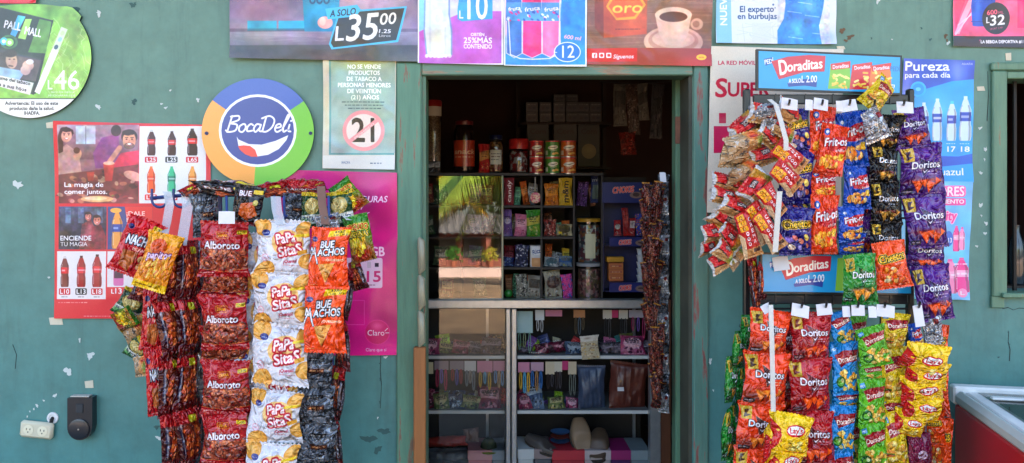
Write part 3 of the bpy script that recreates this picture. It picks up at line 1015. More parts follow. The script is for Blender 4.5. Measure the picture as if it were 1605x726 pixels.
def art_sport():
    a = Art(1490, -40, 1640, 76, (226, 100, 136), 2.0)
    a.poly([(1494, 54), (1534, -40), (1546, -40), (1502, 54)], (240, 170, 190)); a.line([(1496, 55), (1530, 10)], 1.6, (246, 200, 214)); a.line([(1500, 40), (1545, 6)], 1.4, (246, 200, 214))
    a.poly([(1494, -40), (1525, -40), (1496, 50)], (200, 70, 110))
    a.poly([(1524, -40), (1562, -40), (1558, 20), (1556, 42), (1524, 41), (1521, 10)], (42, 84, 170)); a.blob(1532, 10, 6, 30, (80, 130, 206), .7); a.line([(1522, 34), (1556, 34)], 1.4, (30, 60, 140))
    a.poly([(1594, -40), (1632, -40), (1630, 44), (1594, 44)], (214, 50, 110)); a.blob(1600, 20, 5, 20, (240, 110, 150), .7)
    a.mottle(1490, -40, 1640, 57, 6, 13, (5, 13, 30))
    a.ell(1561, 29, 21.5, 25, (44, 40, 46)); a.text('600', 1547, 1563, 23, 7, (240, 120, 150), .03, 0, -6); a.text('ML', 1565, 1573, 22, 4.5, (240, 120, 150), .02, 0, -6)
    a.text('L', 1546, 1551, 36, 9, WHITE, .03, .1, -5); a.text('32', 1552, 1574, 39, 15, WHITE, .05, .1, -5); a.text('SPORT CAP', 1552, 1572, 46, 3, (240, 120, 150), .02, 0, -8)
    a.rect(1490, 57, 1640, 76, (52, 42, 52)); a.text('LA BEBIDA DEPORTIVA #1 DEL MUNDO', 1537, 1636, 68, 4.6, WHITE, .05); a.poly([(1533, 70), (1536, 64), (1534, 64), (1537, 61)], (226, 110, 150))
    a.grain(3)
    return a


def banner(a, x0, x1, y, h, word, L=1.0):
    """Red tilted label with the white brush name of the corn snack."""
    w = x1 - x0
    a.poly([(x0, y - h * .62), (x0 + w * .3, y - h * .95), (x0 + w * .7, y - h * 1.12), (x1, y - h * 1.1), (x1 - w * .02, y - h * .15), (x0 + w * .6, y - h * .05), (x0 + w * .14, y + h * .45)], (196, 38, 58))
    a.text('D', x0 + w * .13, x0 + w * .27, y + h * .14, h * .86, (250, 240, 226), .05, .12, -14)
    a.text(word[1:], x0 + w * .28, x0 + w * .93, y - h * .2, h * .58, (250, 240, 226), .05, .15, -9)


def art_header():
    a = Art(1189, 80, 1411, 141, (36, 152, 208), 2.4)
    a.blob(1330, 110, 60, 40, (50, 170, 222), .6)
    a.poly([(1197, 93), (1211, 89), (1213, 98), (1200, 104)], (34, 84, 160)); a.text('PEDÍ', 1198, 1212, 100, 7, WHITE, .03, .1, -12)
    banner(a, 1209, 1294, 113, 27, 'Doraditas')
    a.poly([(1234, 131), (1250, 124), (1281, 121), (1280, 136), (1262, 134), (1236, 137)], (40, 66, 146))
    a.text('A SOLO', 1236, 1255, 130, 7, WHITE, .03, .1, -6); a.text('L 2.00', 1256, 1280, 128, 11, WHITE, .02, .1, -4)
    for i, (x, c) in enumerate(((1300, (126, 186, 60)), (1334, (206, 44, 54)), (1364, (232, 120, 50)))):
        a.poly([(x + 2, 96), (x + 32, 90), (x + 34, 136), (x - 2, 138)], c); a.poly([(x + 2, 96), (x + 33, 90), (x + 33, 101), (x + 3, 106)], (206, 50, 56)); a.text('Doraditas', x + 5, x + 30, 102, 6, WHITE, .02, .1, -9)
        q = random.Random(i)
        for k in range(14):
            x1, y1 = x + q.uniform(4, 28), q.uniform(108, 134)
            a.line([(x1, y1), (x1 + q.uniform(-6, 9), y1 + q.uniform(-5, 4))], 3.4, q.choice([(240, 206, 90), (232, 180, 60), (250, 224, 130)]))
    a.text('PEDÍ', 1396, 1411, 104, 8, (36, 110, 180), .03); a.text('¡QUE!', 1380, 1402, 136, 9, WHITE, .04, .15)
    return a


def art_mid():
    a = Art(1195, 398, 1430, 462, (34, 150, 206), 2.4)
    a.poly([(1206, 411), (1220, 407), (1222, 418), (1208, 422)], (34, 84, 160)); a.text('PEDÍ', 1207, 1221, 419, 7, WHITE, .03, .1, -12)
    banner(a, 1220, 1304, 430, 27, 'Doraditas')
    a.poly([(1244, 449), (1262, 441), (1292, 438), (1290, 454), (1272, 450), (1246, 454)], (40, 66, 146))
    a.text('A SOLO', 1247, 1266, 447, 7, WHITE, .03, .1, -6); a.text('L 2.00', 1267, 1292, 445, 12, WHITE, .02, .1, -4)
    a.poly([(1314, 404), (1345, 400), (1345, 458), (1310, 460)], (126, 186, 60)); a.text('¡QUE!', 1398, 1420, 453, 9, WHITE, .04, .15)
    return a

# ------------------------------------------------------------------ artwork of the snack bags: 100 wide, H tall
def bagart(H, c, r=1.7):
    return Art(0, 0, 100, H, c, r)


def chips(a, q, n, x0, y0, x1, y1, size, cols, tri=True):
    for i in range(n):
        x, y, t = q.uniform(x0, x1), q.uniform(y0, y1), q.uniform(0, 360)
        c = q.choice(cols)
        p = [(-size, size * .7), (size, size * .8), (q.uniform(-.3, .3) * size, -size)] if tri else [(-size, 0), (-size * .5, -size * .6), (size * .6, -size * .5), (size, .1 * size), (size * .4, size * .6), (-size * .5, size * .5)]
        p = turn([(x + u, y + v) for u, v in p], x, y, t)
        a.poly(p + (1.2, 1.6), tuple(k * .55 for k in c), .6)
        a.poly(p, c)
        a.poly((p - (x, y)) * .55 + (x - 1, y - 1), tuple(min(255, k * 1.14) for k in c), .8)


def snack_caramel():
    a = bagart(108, (168, 24, 36)); q = random.Random(1)
    a.blob(30, 20, 40, 18, (196, 50, 60), .6); a.blob(80, 40, 24, 16, (196, 46, 58), .5)
    for i in range(150):
        x, y, r = q.uniform(3, 97), q.uniform(54, 94), q.uniform(3.4, 6.4)
        if y < 60 and q.random() < .4:
            continue
        c = q.choice([(150, 80, 56), (176, 100, 72), (130, 62, 42), (200, 126, 92), (112, 48, 34)])
        a.ell(x + 1, y + 1, r, r * .8, (78, 28, 22), .8); a.ell(x, y, r, r * .8, c, 1, q.uniform(0, 90)); a.ell(x - r * .3, y - r * .3, r * .4, r * .3, tuple(min(255, k * 1.35) for k in c), .8)
    a.poly([(0, 92), (50, 98), (100, 91), (100, 108), (0, 108)], (168, 24, 36)); a.line([(0, 92), (50, 98), (100, 91)], 1, (214, 150, 90))
    a.rr(37, 20, 64, 33, 3, (206, 130, 30)); a.rr(38.5, 21.5, 62.5, 31.5, 2, (168, 40, 30)); a.text('DIANA', 41, 60, 29.6, 6, (236, 180, 50), .03)
    a.rr(80, 16, 98, 24, 1, (222, 200, 40)); a.text('L2.00', 82, 96, 22.6, 5, (40, 40, 30), .02)
    a.text('Alboroto', 11, 84, 53, 13.5, WHITE, .05, .06, -1, ((110, 14, 26), 1.6))
    a.tiny(4, 30, 101, 2.6, (236, 210, 200), 1); a.tiny(60, 96, 99, 2.2, (236, 210, 200), 2)
    return a


def snack_white(H=90):
    a = bagart(H, (218, 216, 222)); q = random.Random(2)
    def chip(x, y, r):
        a.ell(x, y, r, r * .82, (206, 150, 66), 1, -15); a.ell(x, y, r * .94, r * .74, (224, 172, 90), 1, -15); a.blob(x - r * .2, y - r * .2, r * .5, r * .4, (238, 198, 126), .8)
    chip(14, 12, 17); chip(20, 82, 18); chip(92, 14, 16); chip(96, 66, 15)
    a.ell(20, 21, 7.5, 5, (44, 54, 130)); a.text('boca', 15, 25, 22.4, 2.8, WHITE, .02)
    a.ell(60, 38, 30, 22, (240, 196, 120), .8)
    for t, x0, x1, y, r in (('PaPa', 40, 74, 37, -8), ('SitaS', 42, 86, 56, -12)):
        a.text(t, x0, x1, y, 15, (250, 226, 226), .075, .04, r, ((190, 26, 56), 2.6))
    for t, x0, x1, y, r in (('PaPa', 40, 74, 37, -8), ('SitaS', 42, 86, 56, -12)):
        a.text(t, x0, x1, y, 15, (250, 236, 236), .03, .04, r)
    a.text('¡Quenas!', 52, 78, 69, 5, (180, 50, 80), .03, .2, -6); a.tiny(52, 80, 74, 1.8, (190, 120, 130), 1)
    for r, c in ((6.5, (222, 150, 170)), (5.5, (226, 220, 226))):
        a.ell(17, 62, r, r, c)
    a.text('SAL', 13, 21, 64, 3, (206, 110, 140), .02)
    a.poly([(72, 24), (99, 20), (99, 24), (72, 28)], (232, 206, 60)); a.poly([(78, 50), (96, 46), (96, 52), (80, 57)], (222, 168, 70))
    return a


def snack_orange():
    a = bagart(140, (232, 92, 22)); q = random.Random(3)
    a.blob(70, 40, 30, 30, (240, 116, 40), .7)
    a.poly([(48, 8), (100, 4), (98, 18), (46, 22)], (236, 206, 30)); a.text('A SOLO', 62, 86, 12.5, 5, (40, 36, 30), .03, .1, -4); a.text('L 3.00 - 30 g', 54, 94, 19, 4, (40, 36, 30), .02, .1, -4)
    a.ell(12, 28, 9, 6, (60, 50, 130)); a.text('boca', 5, 19, 30, 3.4, WHITE, .02)
    for k in (1, 0):
        o = ((30, 26, 26), 2.2) if k else None
        a.text('BUE', 30, 66, 46, 15, WHITE, .06, .06, -3, o); a.text('N', 2, 14, 62, 15, WHITE, .06, .1, 0, o); a.text('ACHOS', 24, 92, 63, 15, WHITE, .06, .08, -3, o)
        a.line([(-2, 84), (14, 48), (24, 82)], 6 - 2.4 * (1 - k), (30, 26, 26) if k else WHITE)
    a.text('¡QUESÍSIMO!', 46, 94, 76, 4.6, (250, 226, 200), .04, .15, 2)
    a.poly([(28, 86), (70, 82), (44, 128)], (120, 54, 20), .6); a.poly([(26, 84), (70, 80), (42, 126)], (226, 168, 92)); a.blob(44, 96, 12, 14, (240, 196, 126), .8)
    for i in range(26):
        a.ell(q.uniform(32, 58), q.uniform(86, 108), 1.4, 1, (190, 110, 50), .7)
    a.tiny(6, 26, 132, 2.4, (250, 220, 190), 3)
    return a


def snack_nacho(c=(190, 22, 42)):
    a = bagart(130, c); q = random.Random(4)
    a.blob(60, 20, 40, 20, tuple(min(255, k * 1.2) for k in c), .6)
    a.ell(14, 26, 8, 6, (50, 50, 120)); a.rr(66, 8, 88, 20, 2, (232, 206, 50)); a.text('L3', 70, 84, 18, 7, (40, 40, 30), .02)
    for k in (1, 0):
        o = ((24, 30, 60), 2.4) if k else None
        a.text('NACHOS', 16, 92, 60, 20, WHITE, .05, .1, -6, o)
    a.text('PICANTE', 40, 84, 72, 6, (250, 220, 200), .02, .1, -6)
    a.poly([(18, 78), (62, 74), (48, 122), (20, 112)], (186, 110, 60)); a.blob(40, 94, 14, 16, (216, 146, 90), .8)
    for i in range(4):
        a.ell(q.uniform(64, 94), q.uniform(84, 120), 5, 8, (222, 186, 130), .9, q.uniform(0, 90))
    a.tiny(10, 60, 126, 2.6, (240, 200, 190), 4)
    return a


def snack_fries():
    a = bagart(140, (222, 150, 24)); q = random.Random(5)
    a.rect(0, 0, 100, 26, (230, 172, 30)); a.ell(40, 34, 24, 20, (206, 96, 30))
    a.blob(50, 60, 34, 20, (200, 110, 40), .7)
    for k in (1, 0):
        a.text('papitos', 14, 84, 62, 17, (240, 220, 240), .06, .1, -8, ((120, 40, 110), 2.2) if k else None)
    for i in range(46):
        x, y = q.uniform(6, 94), q.uniform(70, 118)
        a.line([(x, y), (x + q.uniform(-8, 12), y - q.uniform(10, 24))], q.uniform(3, 6), q.choice([(240, 196, 80), (226, 168, 50), (206, 130, 36), (246, 214, 120)]))
    a.rect(0, 122, 100, 140, (232, 196, 20)); a.tiny(12, 60, 132, 3, (90, 50, 20), 5)
    return a


def snack_soup():
    a = bagart(46, (192, 150, 104)); q = random.Random(6)
    a.poly([(10, 0), (100, 0), (100, 34), (64, 36), (10, 26)], (196, 24, 40)); a.poly([(60, 0), (100, 0), (100, 46), (78, 46)], (196, 150, 50)); a.blob(84, 34, 16, 12, (110, 140, 50), .9); a.blob(64, 20, 14, 10, (226, 120, 50), .8)
    a.rr(30, 10, 58, 22, 2, (70, 40, 44)); a.text('SOPA', 33, 55, 19.5, 7, (230, 214, 204), .03)
    a.rect(0, 0, 8, 46, (196, 196, 198)); a.rect(94, 0, 100, 46, (206, 206, 206))
    a.rect(14, 33, 66, 46, (200, 168, 126)); a.poly([(8, 26), (66, 34), (66, 36), (8, 29)], (60, 30, 30)); a.rect(90, 0, 100, 46, (214, 214, 216))
    for i in range(12):
        a.line([(q.uniform(20, 60), q.uniform(32, 44)), (q.uniform(20, 64), q.uniform(32, 44))], .8, (150, 110, 70), .6)
    for i in range(5):
        a.ell(14 + q.uniform(0, 60), q.uniform(2, 8), 3, 2, (236, 190, 170), .7)
    return a


def snack_soup2():
    a = bagart(46, (182, 158, 128)); q = random.Random(61)
    for i in range(16):
        x, y = q.uniform(0, 60), q.uniform(0, 46)
        a.poly([(x, y), (x + q.uniform(5, 16), y + q.uniform(-5, 5)), (x + q.uniform(-5, 6), y + q.uniform(4, 12))], q.choice([(206, 206, 208), (96, 90, 88), (60, 56, 56), (180, 160, 140)]), .7)
    a.poly([(44, 0), (100, 0), (100, 46), (70, 46), (54, 20)], (206, 170, 110)); a.blob(66, 10, 14, 10, (222, 90, 40), .9); a.blob(88, 26, 14, 18, (112, 140, 44), .9); a.poly([(48, 22), (72, 20), (80, 46), (56, 46)], (196, 156, 110))
    a.tiny(58, 84, 14, 5, (160, 30, 30), 2)
    return a


def snack_brown():
    a = bagart(300, (92, 34, 26), 1.0); q = random.Random(62)
    a.mottle(0, 0, 100, 300, 26, 5, (4, 9)); a.rect(0, 0, 100, 14, (190, 140, 60)); a.rect(30, 60, 70, 230, (112, 46, 34), .6)
    a.text('CHORIZO', -40, 140, 165, 34, (206, 150, 110), .03, 0, 90, al=.18)
    return a


def snack_noodle():
    a = bagart(150, (186, 32, 44)); q = random.Random(7)
    for i in range(3):
        a.rr(8, 6 + i * 18, 52, 22 + i * 18, 1, (232, 178, 30)); a.text('QUE'[i], 22, 38, 19 + i * 18, 10, (110, 60, 20), .03)
    for i in range(3):
        a.ell(40, 68 + i * 17, 7.5, 6.5, WHITE); a.ell(40, 68 + i * 17, 4, 3.4, (186, 32, 44))
    for i, ch in enumerate('CREMA'):
        a.text(ch, 66, 84, 34 + i * 18, 12, WHITE, .03)
    a.rect(0, 118, 100, 150, (196, 152, 104)); a.poly([(0, 62), (22, 80), (18, 150), (0, 150)], (214, 190, 160))
    a.rr(56, 122, 92, 134, 1, (90, 60, 50)); a.blob(74, 110, 18, 10, (196, 90, 50), .7); a.tiny(10, 60, 144, 3, (120, 70, 40))
    return a


def snack_puff(c, mixed=False):
    a = bagart(150, c); q = random.Random(8)
    a.blob(50, 40, 60, 40, tuple(min(255, k * 1.25 + 6) for k in c), .5)
    for k in (2, 1, 0):
        a.text('Cheetos', 10, 90, 62, 22, (246, 208, 70) if k != 1 else (20, 18, 20), .055, .06, -7, (((246, 208, 70), 4.4) if k == 2 else ((20, 18, 20), 2.8) if k == 1 else None))
    a.text('mix' if mixed else 'bolitas', 56, 84, 74, 5, WHITE, .02, .1, -5)
    if mixed:
        for x, y, s, cc in ((24, 100, 14, (150, 120, 190)), (42, 94, 10, (206, 120, 110)), (60, 104, 10, (214, 140, 120)), (76, 92, 11, (236, 206, 120)), (30, 122, 12, (230, 206, 190)), (58, 124, 10, (160, 150, 200)), (80, 118, 8, (206, 130, 110))):
            a.ell(x + 2, y + 2, s, s * .7, (20, 16, 60), .6); a.ell(x, y, s, s * .7, cc, 1, x); a.ell(x - s * .2, y - s * .2, s * .5, s * .3, tuple(min(255, k * 1.2) for k in cc), .9, x)
    else:
        chips(a, q, 16, 20, 84, 88, 128, 9, [(240, 160, 70), (226, 120, 40), (246, 190, 120), (250, 226, 190)], False)
    a.tiny(8, 40, 142, 3, WHITE, 1, .7); a.tiny(60, 94, 138, 2.4, WHITE, 2, .7)
    return a


def snack_corn(c, cc):
    a = bagart(150, c); q = random.Random(9)
    a.ell(20, 26, 10, 10, (40, 110, 190)); a.ell(20, 26, 5, 5, WHITE)
    a.poly([(22, 50), (60, 34), (98, 30), (98, 72), (60, 80), (28, 78)], (196, 34, 48)); 
    for k in (1, 0):
        a.text('Frit-os', 16, 98, 62, 23, WHITE, .06, .14, -10, ((160, 24, 40), 2) if k else None)
    a.text('limón' if c[2] > 90 else 'chile', 60, 92, 78, 8, (250, 230, 226), .03, .1, -10)
    chips(a, q, 22, 18, 92, 84, 126, 10, cc, False)
    a.tiny(6, 34, 140, 3, WHITE, 4, .6); a.rect(0, 143, 100, 150, tuple(k * .9 for k in c)); a.rr(76, 84, 94, 104, 2, (236, 200, 50), .9)
    return a


def snack_tri(c, dark, chip=(222, 98, 38), patch=True, word=WHITE):
    a = bagart(125, c); q = random.Random(10)
    a.blob(60, 24, 46, 22, tuple(min(255, k * 1.25 + 8) for k in c), .55); a.blob(30, 100, 50, 20, dark, .6)
    if patch:
        a.poly([(2, 10), (30, 8), (28, 40), (6, 42)], (206, 176, 74)); a.poly([(12, 18), (24, 16), (16, 28), (26, 30), (10, 38)], dark, .8)
    a.poly([(38, 30), (76, 54), (48, 78)], dark, .9); a.line([(38, 30), (76, 54), (48, 78), (38, 30)], 1, WHITE, .5)
    a.text('Doritos', 22, 90, 58, 15.5, word, .05, .04, 0, (dark, 1.6))
    a.poly([(48, 62), (53, 70), (62, 60), (53, 66)], WHITE)
    a.tiny(60, 86, 68, 3.4, WHITE, 3, .9); a.tiny(62, 86, 74, 3, WHITE, 4, .9)
    a.blob(50, 88, 40, 7, (214, 70, 40), .75)
    for x, y, r, s in ((38, 98, 0, 14), (64, 100, 14, 13), (52, 92, -10, 9), (82, 90, 30, 8)):
        p = turn([(x - s, y - s * .9), (x + s, y - s * .7), (x + s * .1, y + s * 1.2)], x, y, r)
        a.poly(p + (1.5, 1.5), tuple(k * .5 for k in dark), .7); a.poly(p, chip); a.poly((p - (x, y)) * .55 + (x - 1, y - 2), tuple(min(255, k * 1.22) for k in chip), .8)
    a.rr(3, 106, 28, 116, 1, tuple(k * .7 for k in dark)); a.tiny(5, 26, 112, 3, (220, 210, 210), 5, .8)
    a.tiny(56, 96, 117, 2, (236, 226, 226), 6, .8)
    return a


def snack_dora(c, c2):
    a = bagart(140, c); q = random.Random(11)
    a.blob(50, 100, 60, 40, c2, .6)
    chips(a, q, 26, 26, 72, 92, 126, 10, [(222, 176, 80), (236, 196, 100), (206, 150, 60), (242, 214, 140)], False)
    a.poly([(12, 34), (40, 24), (96, 22), (94, 50), (58, 54), (26, 66)], (166, 36, 50)); a.text('Doraditas', 20, 92, 51, 14, (250, 236, 220), .04, .1, -9)
    a.poly([(4, 14), (22, 10), (24, 24), (6, 28)], (70, 160, 210)); a.text('PEDÍ', 7, 21, 23, 6, WHITE, .02, 0, -12)
    if c[1] > c[0]:
        a.ell(26, 104, 17, 15, (36, 110, 50)); a.ell(24, 106, 10, 8, (120, 180, 70)); a.ell(30, 100, 6, 6, (210, 214, 160))
    elif c[0] > 150:
        a.ell(30, 110, 18, 6, (196, 120, 50)); a.ell(30, 103, 18, 7, (226, 160, 80)); a.rect(13, 105, 48, 109, (90, 130, 40)); a.rect(14, 108, 46, 111, (130, 50, 36))
    else:
        a.rr(10, 84, 30, 104, 8, (40, 44, 60)); a.ell(20, 94, 6, 6, (236, 200, 60))
    a.tiny(10, 50, 134, 3, WHITE, 7, .7)
    return a


def snack_potato():
    a = bagart(105, (240, 200, 12)); q = random.Random(12)
    a.blob(50, 10, 50, 12, (246, 220, 60), .7)
    a.poly([(0, 20), (26, 40), (30, 70), (10, 105), (0, 105)], (196, 24, 36)); a.line([(24, 38), (29, 56), (26, 76)], 2, (250, 226, 120))
    a.ell(62, 40, 24, 15, (206, 30, 40), 1, -8); a.ell(62, 39, 21, 11, (244, 240, 236), 1, -8); a.text("Lay's", 47, 78, 45, 13, (200, 30, 44), .05, .1, -8)
    chips(a, q, 7, 44, 68, 82, 86, 9, [(246, 214, 110), (236, 190, 70), (250, 230, 150)], False)
    a.ell(18, 44, 8, 7, (206, 60, 40)); a.ell(18, 44, 4, 3, (240, 200, 60)); a.tiny(46, 90, 97, 3, (190, 40, 40), 2, .8)
    return a


def snack_black():
    a = bagart(110, (136, 140, 148)); q = random.Random(13)
    for i in range(60):
        x, y = q.uniform(0, 100), q.uniform(0, 110)
        a.poly([(x, y), (x + q.uniform(6, 30), y + q.uniform(-8, 8)), (x + q.uniform(-10, 10), y + q.uniform(6, 20))], q.choice([(40, 42, 48), (96, 98, 106), (130, 134, 142), (30, 30, 34)]), .6)
    a.rr(34, 22, 76, 31, 1, (26, 24, 26)); a.tiny(38, 72, 29, 5, (220, 220, 220), 1, .7); a.rr(36, 50, 80, 62, 1, (96, 54, 34)); a.tiny(40, 76, 58, 5, (226, 170, 120), 2)
    a.tiny(30, 80, 76, 4, (190, 190, 196), 3, .8); a.tiny(30, 70, 84, 4, (190, 190, 196), 4, .8)
    return a


def snack_dark_nacho():
    a = bagart(130, (34, 26, 28)); a.poly([(34, 60), (74, 50), (92, 92), (60, 116), (30, 96)], (196, 104, 52)); a.blob(60, 80, 18, 18, (220, 136, 76), .8)
    for k in (1, 0):
        a.text('BUE', 20, 60, 34, 16, WHITE, .05, .1, -6, ((120, 20, 30), 2) if k else None)
    a.rr(66, 10, 96, 24, 2, (226, 200, 60)); a.ell(80, 52, 8, 10, (206, 190, 110)); a.rect(0, 118, 100, 130, (120, 30, 34))
    return a


def snack_plantain():
    a = bagart(120, (120, 150, 24)); q = random.Random(14)
    a.blob(50, 100, 60, 30, (196, 30, 36), .9); a.rect(0, 0, 100, 20, (70, 140, 40))
    chips(a, q, 26, 14, 62, 88, 100, 12, [(236, 200, 40), (222, 180, 30), (244, 220, 90)], False)
    a.text('MOSQUITO', 8, 94, 38, 14, (196, 40, 30), .05, 0, 4, ((246, 226, 120), 1.6)); a.text('LIBERENAS', 12, 92, 56, 13, (240, 210, 60), .05, 0, 4, ((60, 70, 20), 1.6))
    return a


def snack_greenchip():
    a = bagart(130, (32, 82, 34)); q = random.Random(15)
    a.ell(50, 50, 36, 30, (196, 176, 110)); a.ell(46, 46, 24, 18, (222, 206, 150)); a.poly([(0, 84), (100, 76), (100, 110), (0, 116)], (226, 224, 216)); a.text('PLATANO', 10, 92, 104, 16, (40, 60, 110), .06, 0, -3)
    a.rect(0, 0, 100, 14, (206, 180, 40)); a.blob(20, 110, 30, 16, (60, 140, 50), .8)
    return a


def snack_ochre():
    a = bagart(150, (140, 62, 34)); q = random.Random(16)
    a.rect(0, 0, 100, 34, (176, 30, 40)); a.rr(40, 16, 66, 34, 3, (206, 200, 50)); a.rect(0, 120, 100, 150, (110, 26, 30))
    a.rect(0, 34, 22, 120, (84, 20, 26)); a.rect(78, 34, 100, 120, (60, 24, 30))
    for i in range(60):
        a.ell(q.uniform(20, 80), q.uniform(46, 114), q.uniform(4, 10), q.uniform(3, 6), q.choice([(222, 116, 56), (190, 86, 44), (240, 150, 84), (150, 60, 40)]), .9, q.uniform(0, 180))
    for i in range(9):
        x = q.choice((q.uniform(2, 18), q.uniform(82, 98)))
        a.poly([(x, q.uniform(30, 60)), (x + 4, q.uniform(30, 60)), (x + 3, q.uniform(90, 140)), (x - 1, q.uniform(90, 140))], q.choice([(206, 206, 210), (150, 150, 160), (40, 40, 80)]), .8)
    return a


def snack_cuplabel():
    a = bagart(90, (196, 196, 200)); a.rect(20, 40, 70, 66, (214, 214, 216)); q = random.Random(17)
    for i in range(18):
        a.rect(24 + i * 2.4, 42, 24 + i * 2.4 + q.choice([.8, 1.4]), 60, (40, 40, 44))
    a.rr(60, 16, 86, 30, 4, (150, 60, 60)); a.rect(0, 72, 100, 90, (236, 236, 238)); a.tiny(10, 90, 80, 3, (90, 90, 96), 3)
    return a


def snack_maroon():
    a = bagart(100, (120, 20, 70)); a.blob(40, 30, 40, 30, (146, 40, 90), .7); a.ell(50, 56, 20, 12, (226, 200, 210)); a.text('rizos', 36, 64, 60, 8, (120, 20, 70), .04); a.blob(50, 88, 40, 12, (206, 120, 60), .9)
    return a


BAGS = {}


def bagmat(name, fn, H, rough=.2, crinkle=.8, metal=.0, coat=.35):
    fn.deepen(1.25, 1.12)
    BAGS[name] = (printed('film ' + name, fn, rough, crinkle, metal, coat), H / 100.0)


SILVER = M('silver film', (196, 196, 200), .25, .85, .1, 8, .4, 14)


def make_bags():
    bagmat('caramel', snack_caramel(), 108)
    bagmat('white', snack_white(), 90, .3, .7, 0, .2)
    bagmat('orange', snack_orange(), 140)
    bagmat('nacho', snack_nacho(), 130)
    bagmat('fries', snack_fries(), 140)
    bagmat('soup', snack_soup(), 46, .3, .5, .1)
    bagmat('brownfoil', snack_brown(), 300, .14, .9, .15, .5)
    bagmat('soupgreen', snack_soup2(), 46, .24, .5, .15)
    bagmat('noodle', snack_noodle(), 150, .3, .5, .1)
    bagmat('puffblue', snack_puff((40, 34, 124), True), 150)
    bagmat('pufforange', snack_puff((224, 92, 28)), 150)
    bagmat('cornorange', snack_corn((226, 84, 26), [(240, 170, 60), (222, 134, 40), (246, 196, 100)]), 150)
    bagmat('cornblue', snack_corn((26, 92, 180), [(236, 170, 90), (216, 136, 60), (246, 200, 130)]), 150)
    bagmat('tripurple', snack_tri((92, 40, 130), (52, 22, 84)), 125)
    bagmat('triblack', snack_tri((26, 22, 22), (16, 14, 16), (176, 140, 70)), 125, .16, .9, .55)
    bagmat('trigreen', snack_tri((40, 140, 60), (22, 84, 40), (214, 150, 60)), 125)
    bagmat('trired', snack_tri((164, 22, 36), (110, 14, 26)), 125)
    bagmat('triorange', snack_tri((226, 80, 24), (70, 40, 44), (232, 140, 60)), 125)
    bagmat('dorablue', snack_dora((28, 140, 196), (60, 170, 210)), 140)
    bagmat('doragreen', snack_dora((104, 176, 46), (140, 200, 70)), 140)
    bagmat('dorayellow', snack_dora((222, 196, 34), (206, 190, 60)), 140)
    bagmat('potato', snack_potato(), 105)
    bagmat('black', snack_black(), 110, .22, 1.0, .4)
    bagmat('darknacho', snack_dark_nacho(), 130, .22, .6)
    bagmat('plantain', snack_plantain(), 120)
    bagmat('greenchip', snack_greenchip(), 130)
    bagmat('ochre', snack_ochre(), 150, .16, .9, .25)
    bagmat('silver', snack_cuplabel(), 90, .2, .9, .6)
    bagmat('maroon', snack_maroon(), 100)


# ------------------------------------------------------------------ the bag itself: a pillow of film with flat crimped ends
_bagmesh = {}


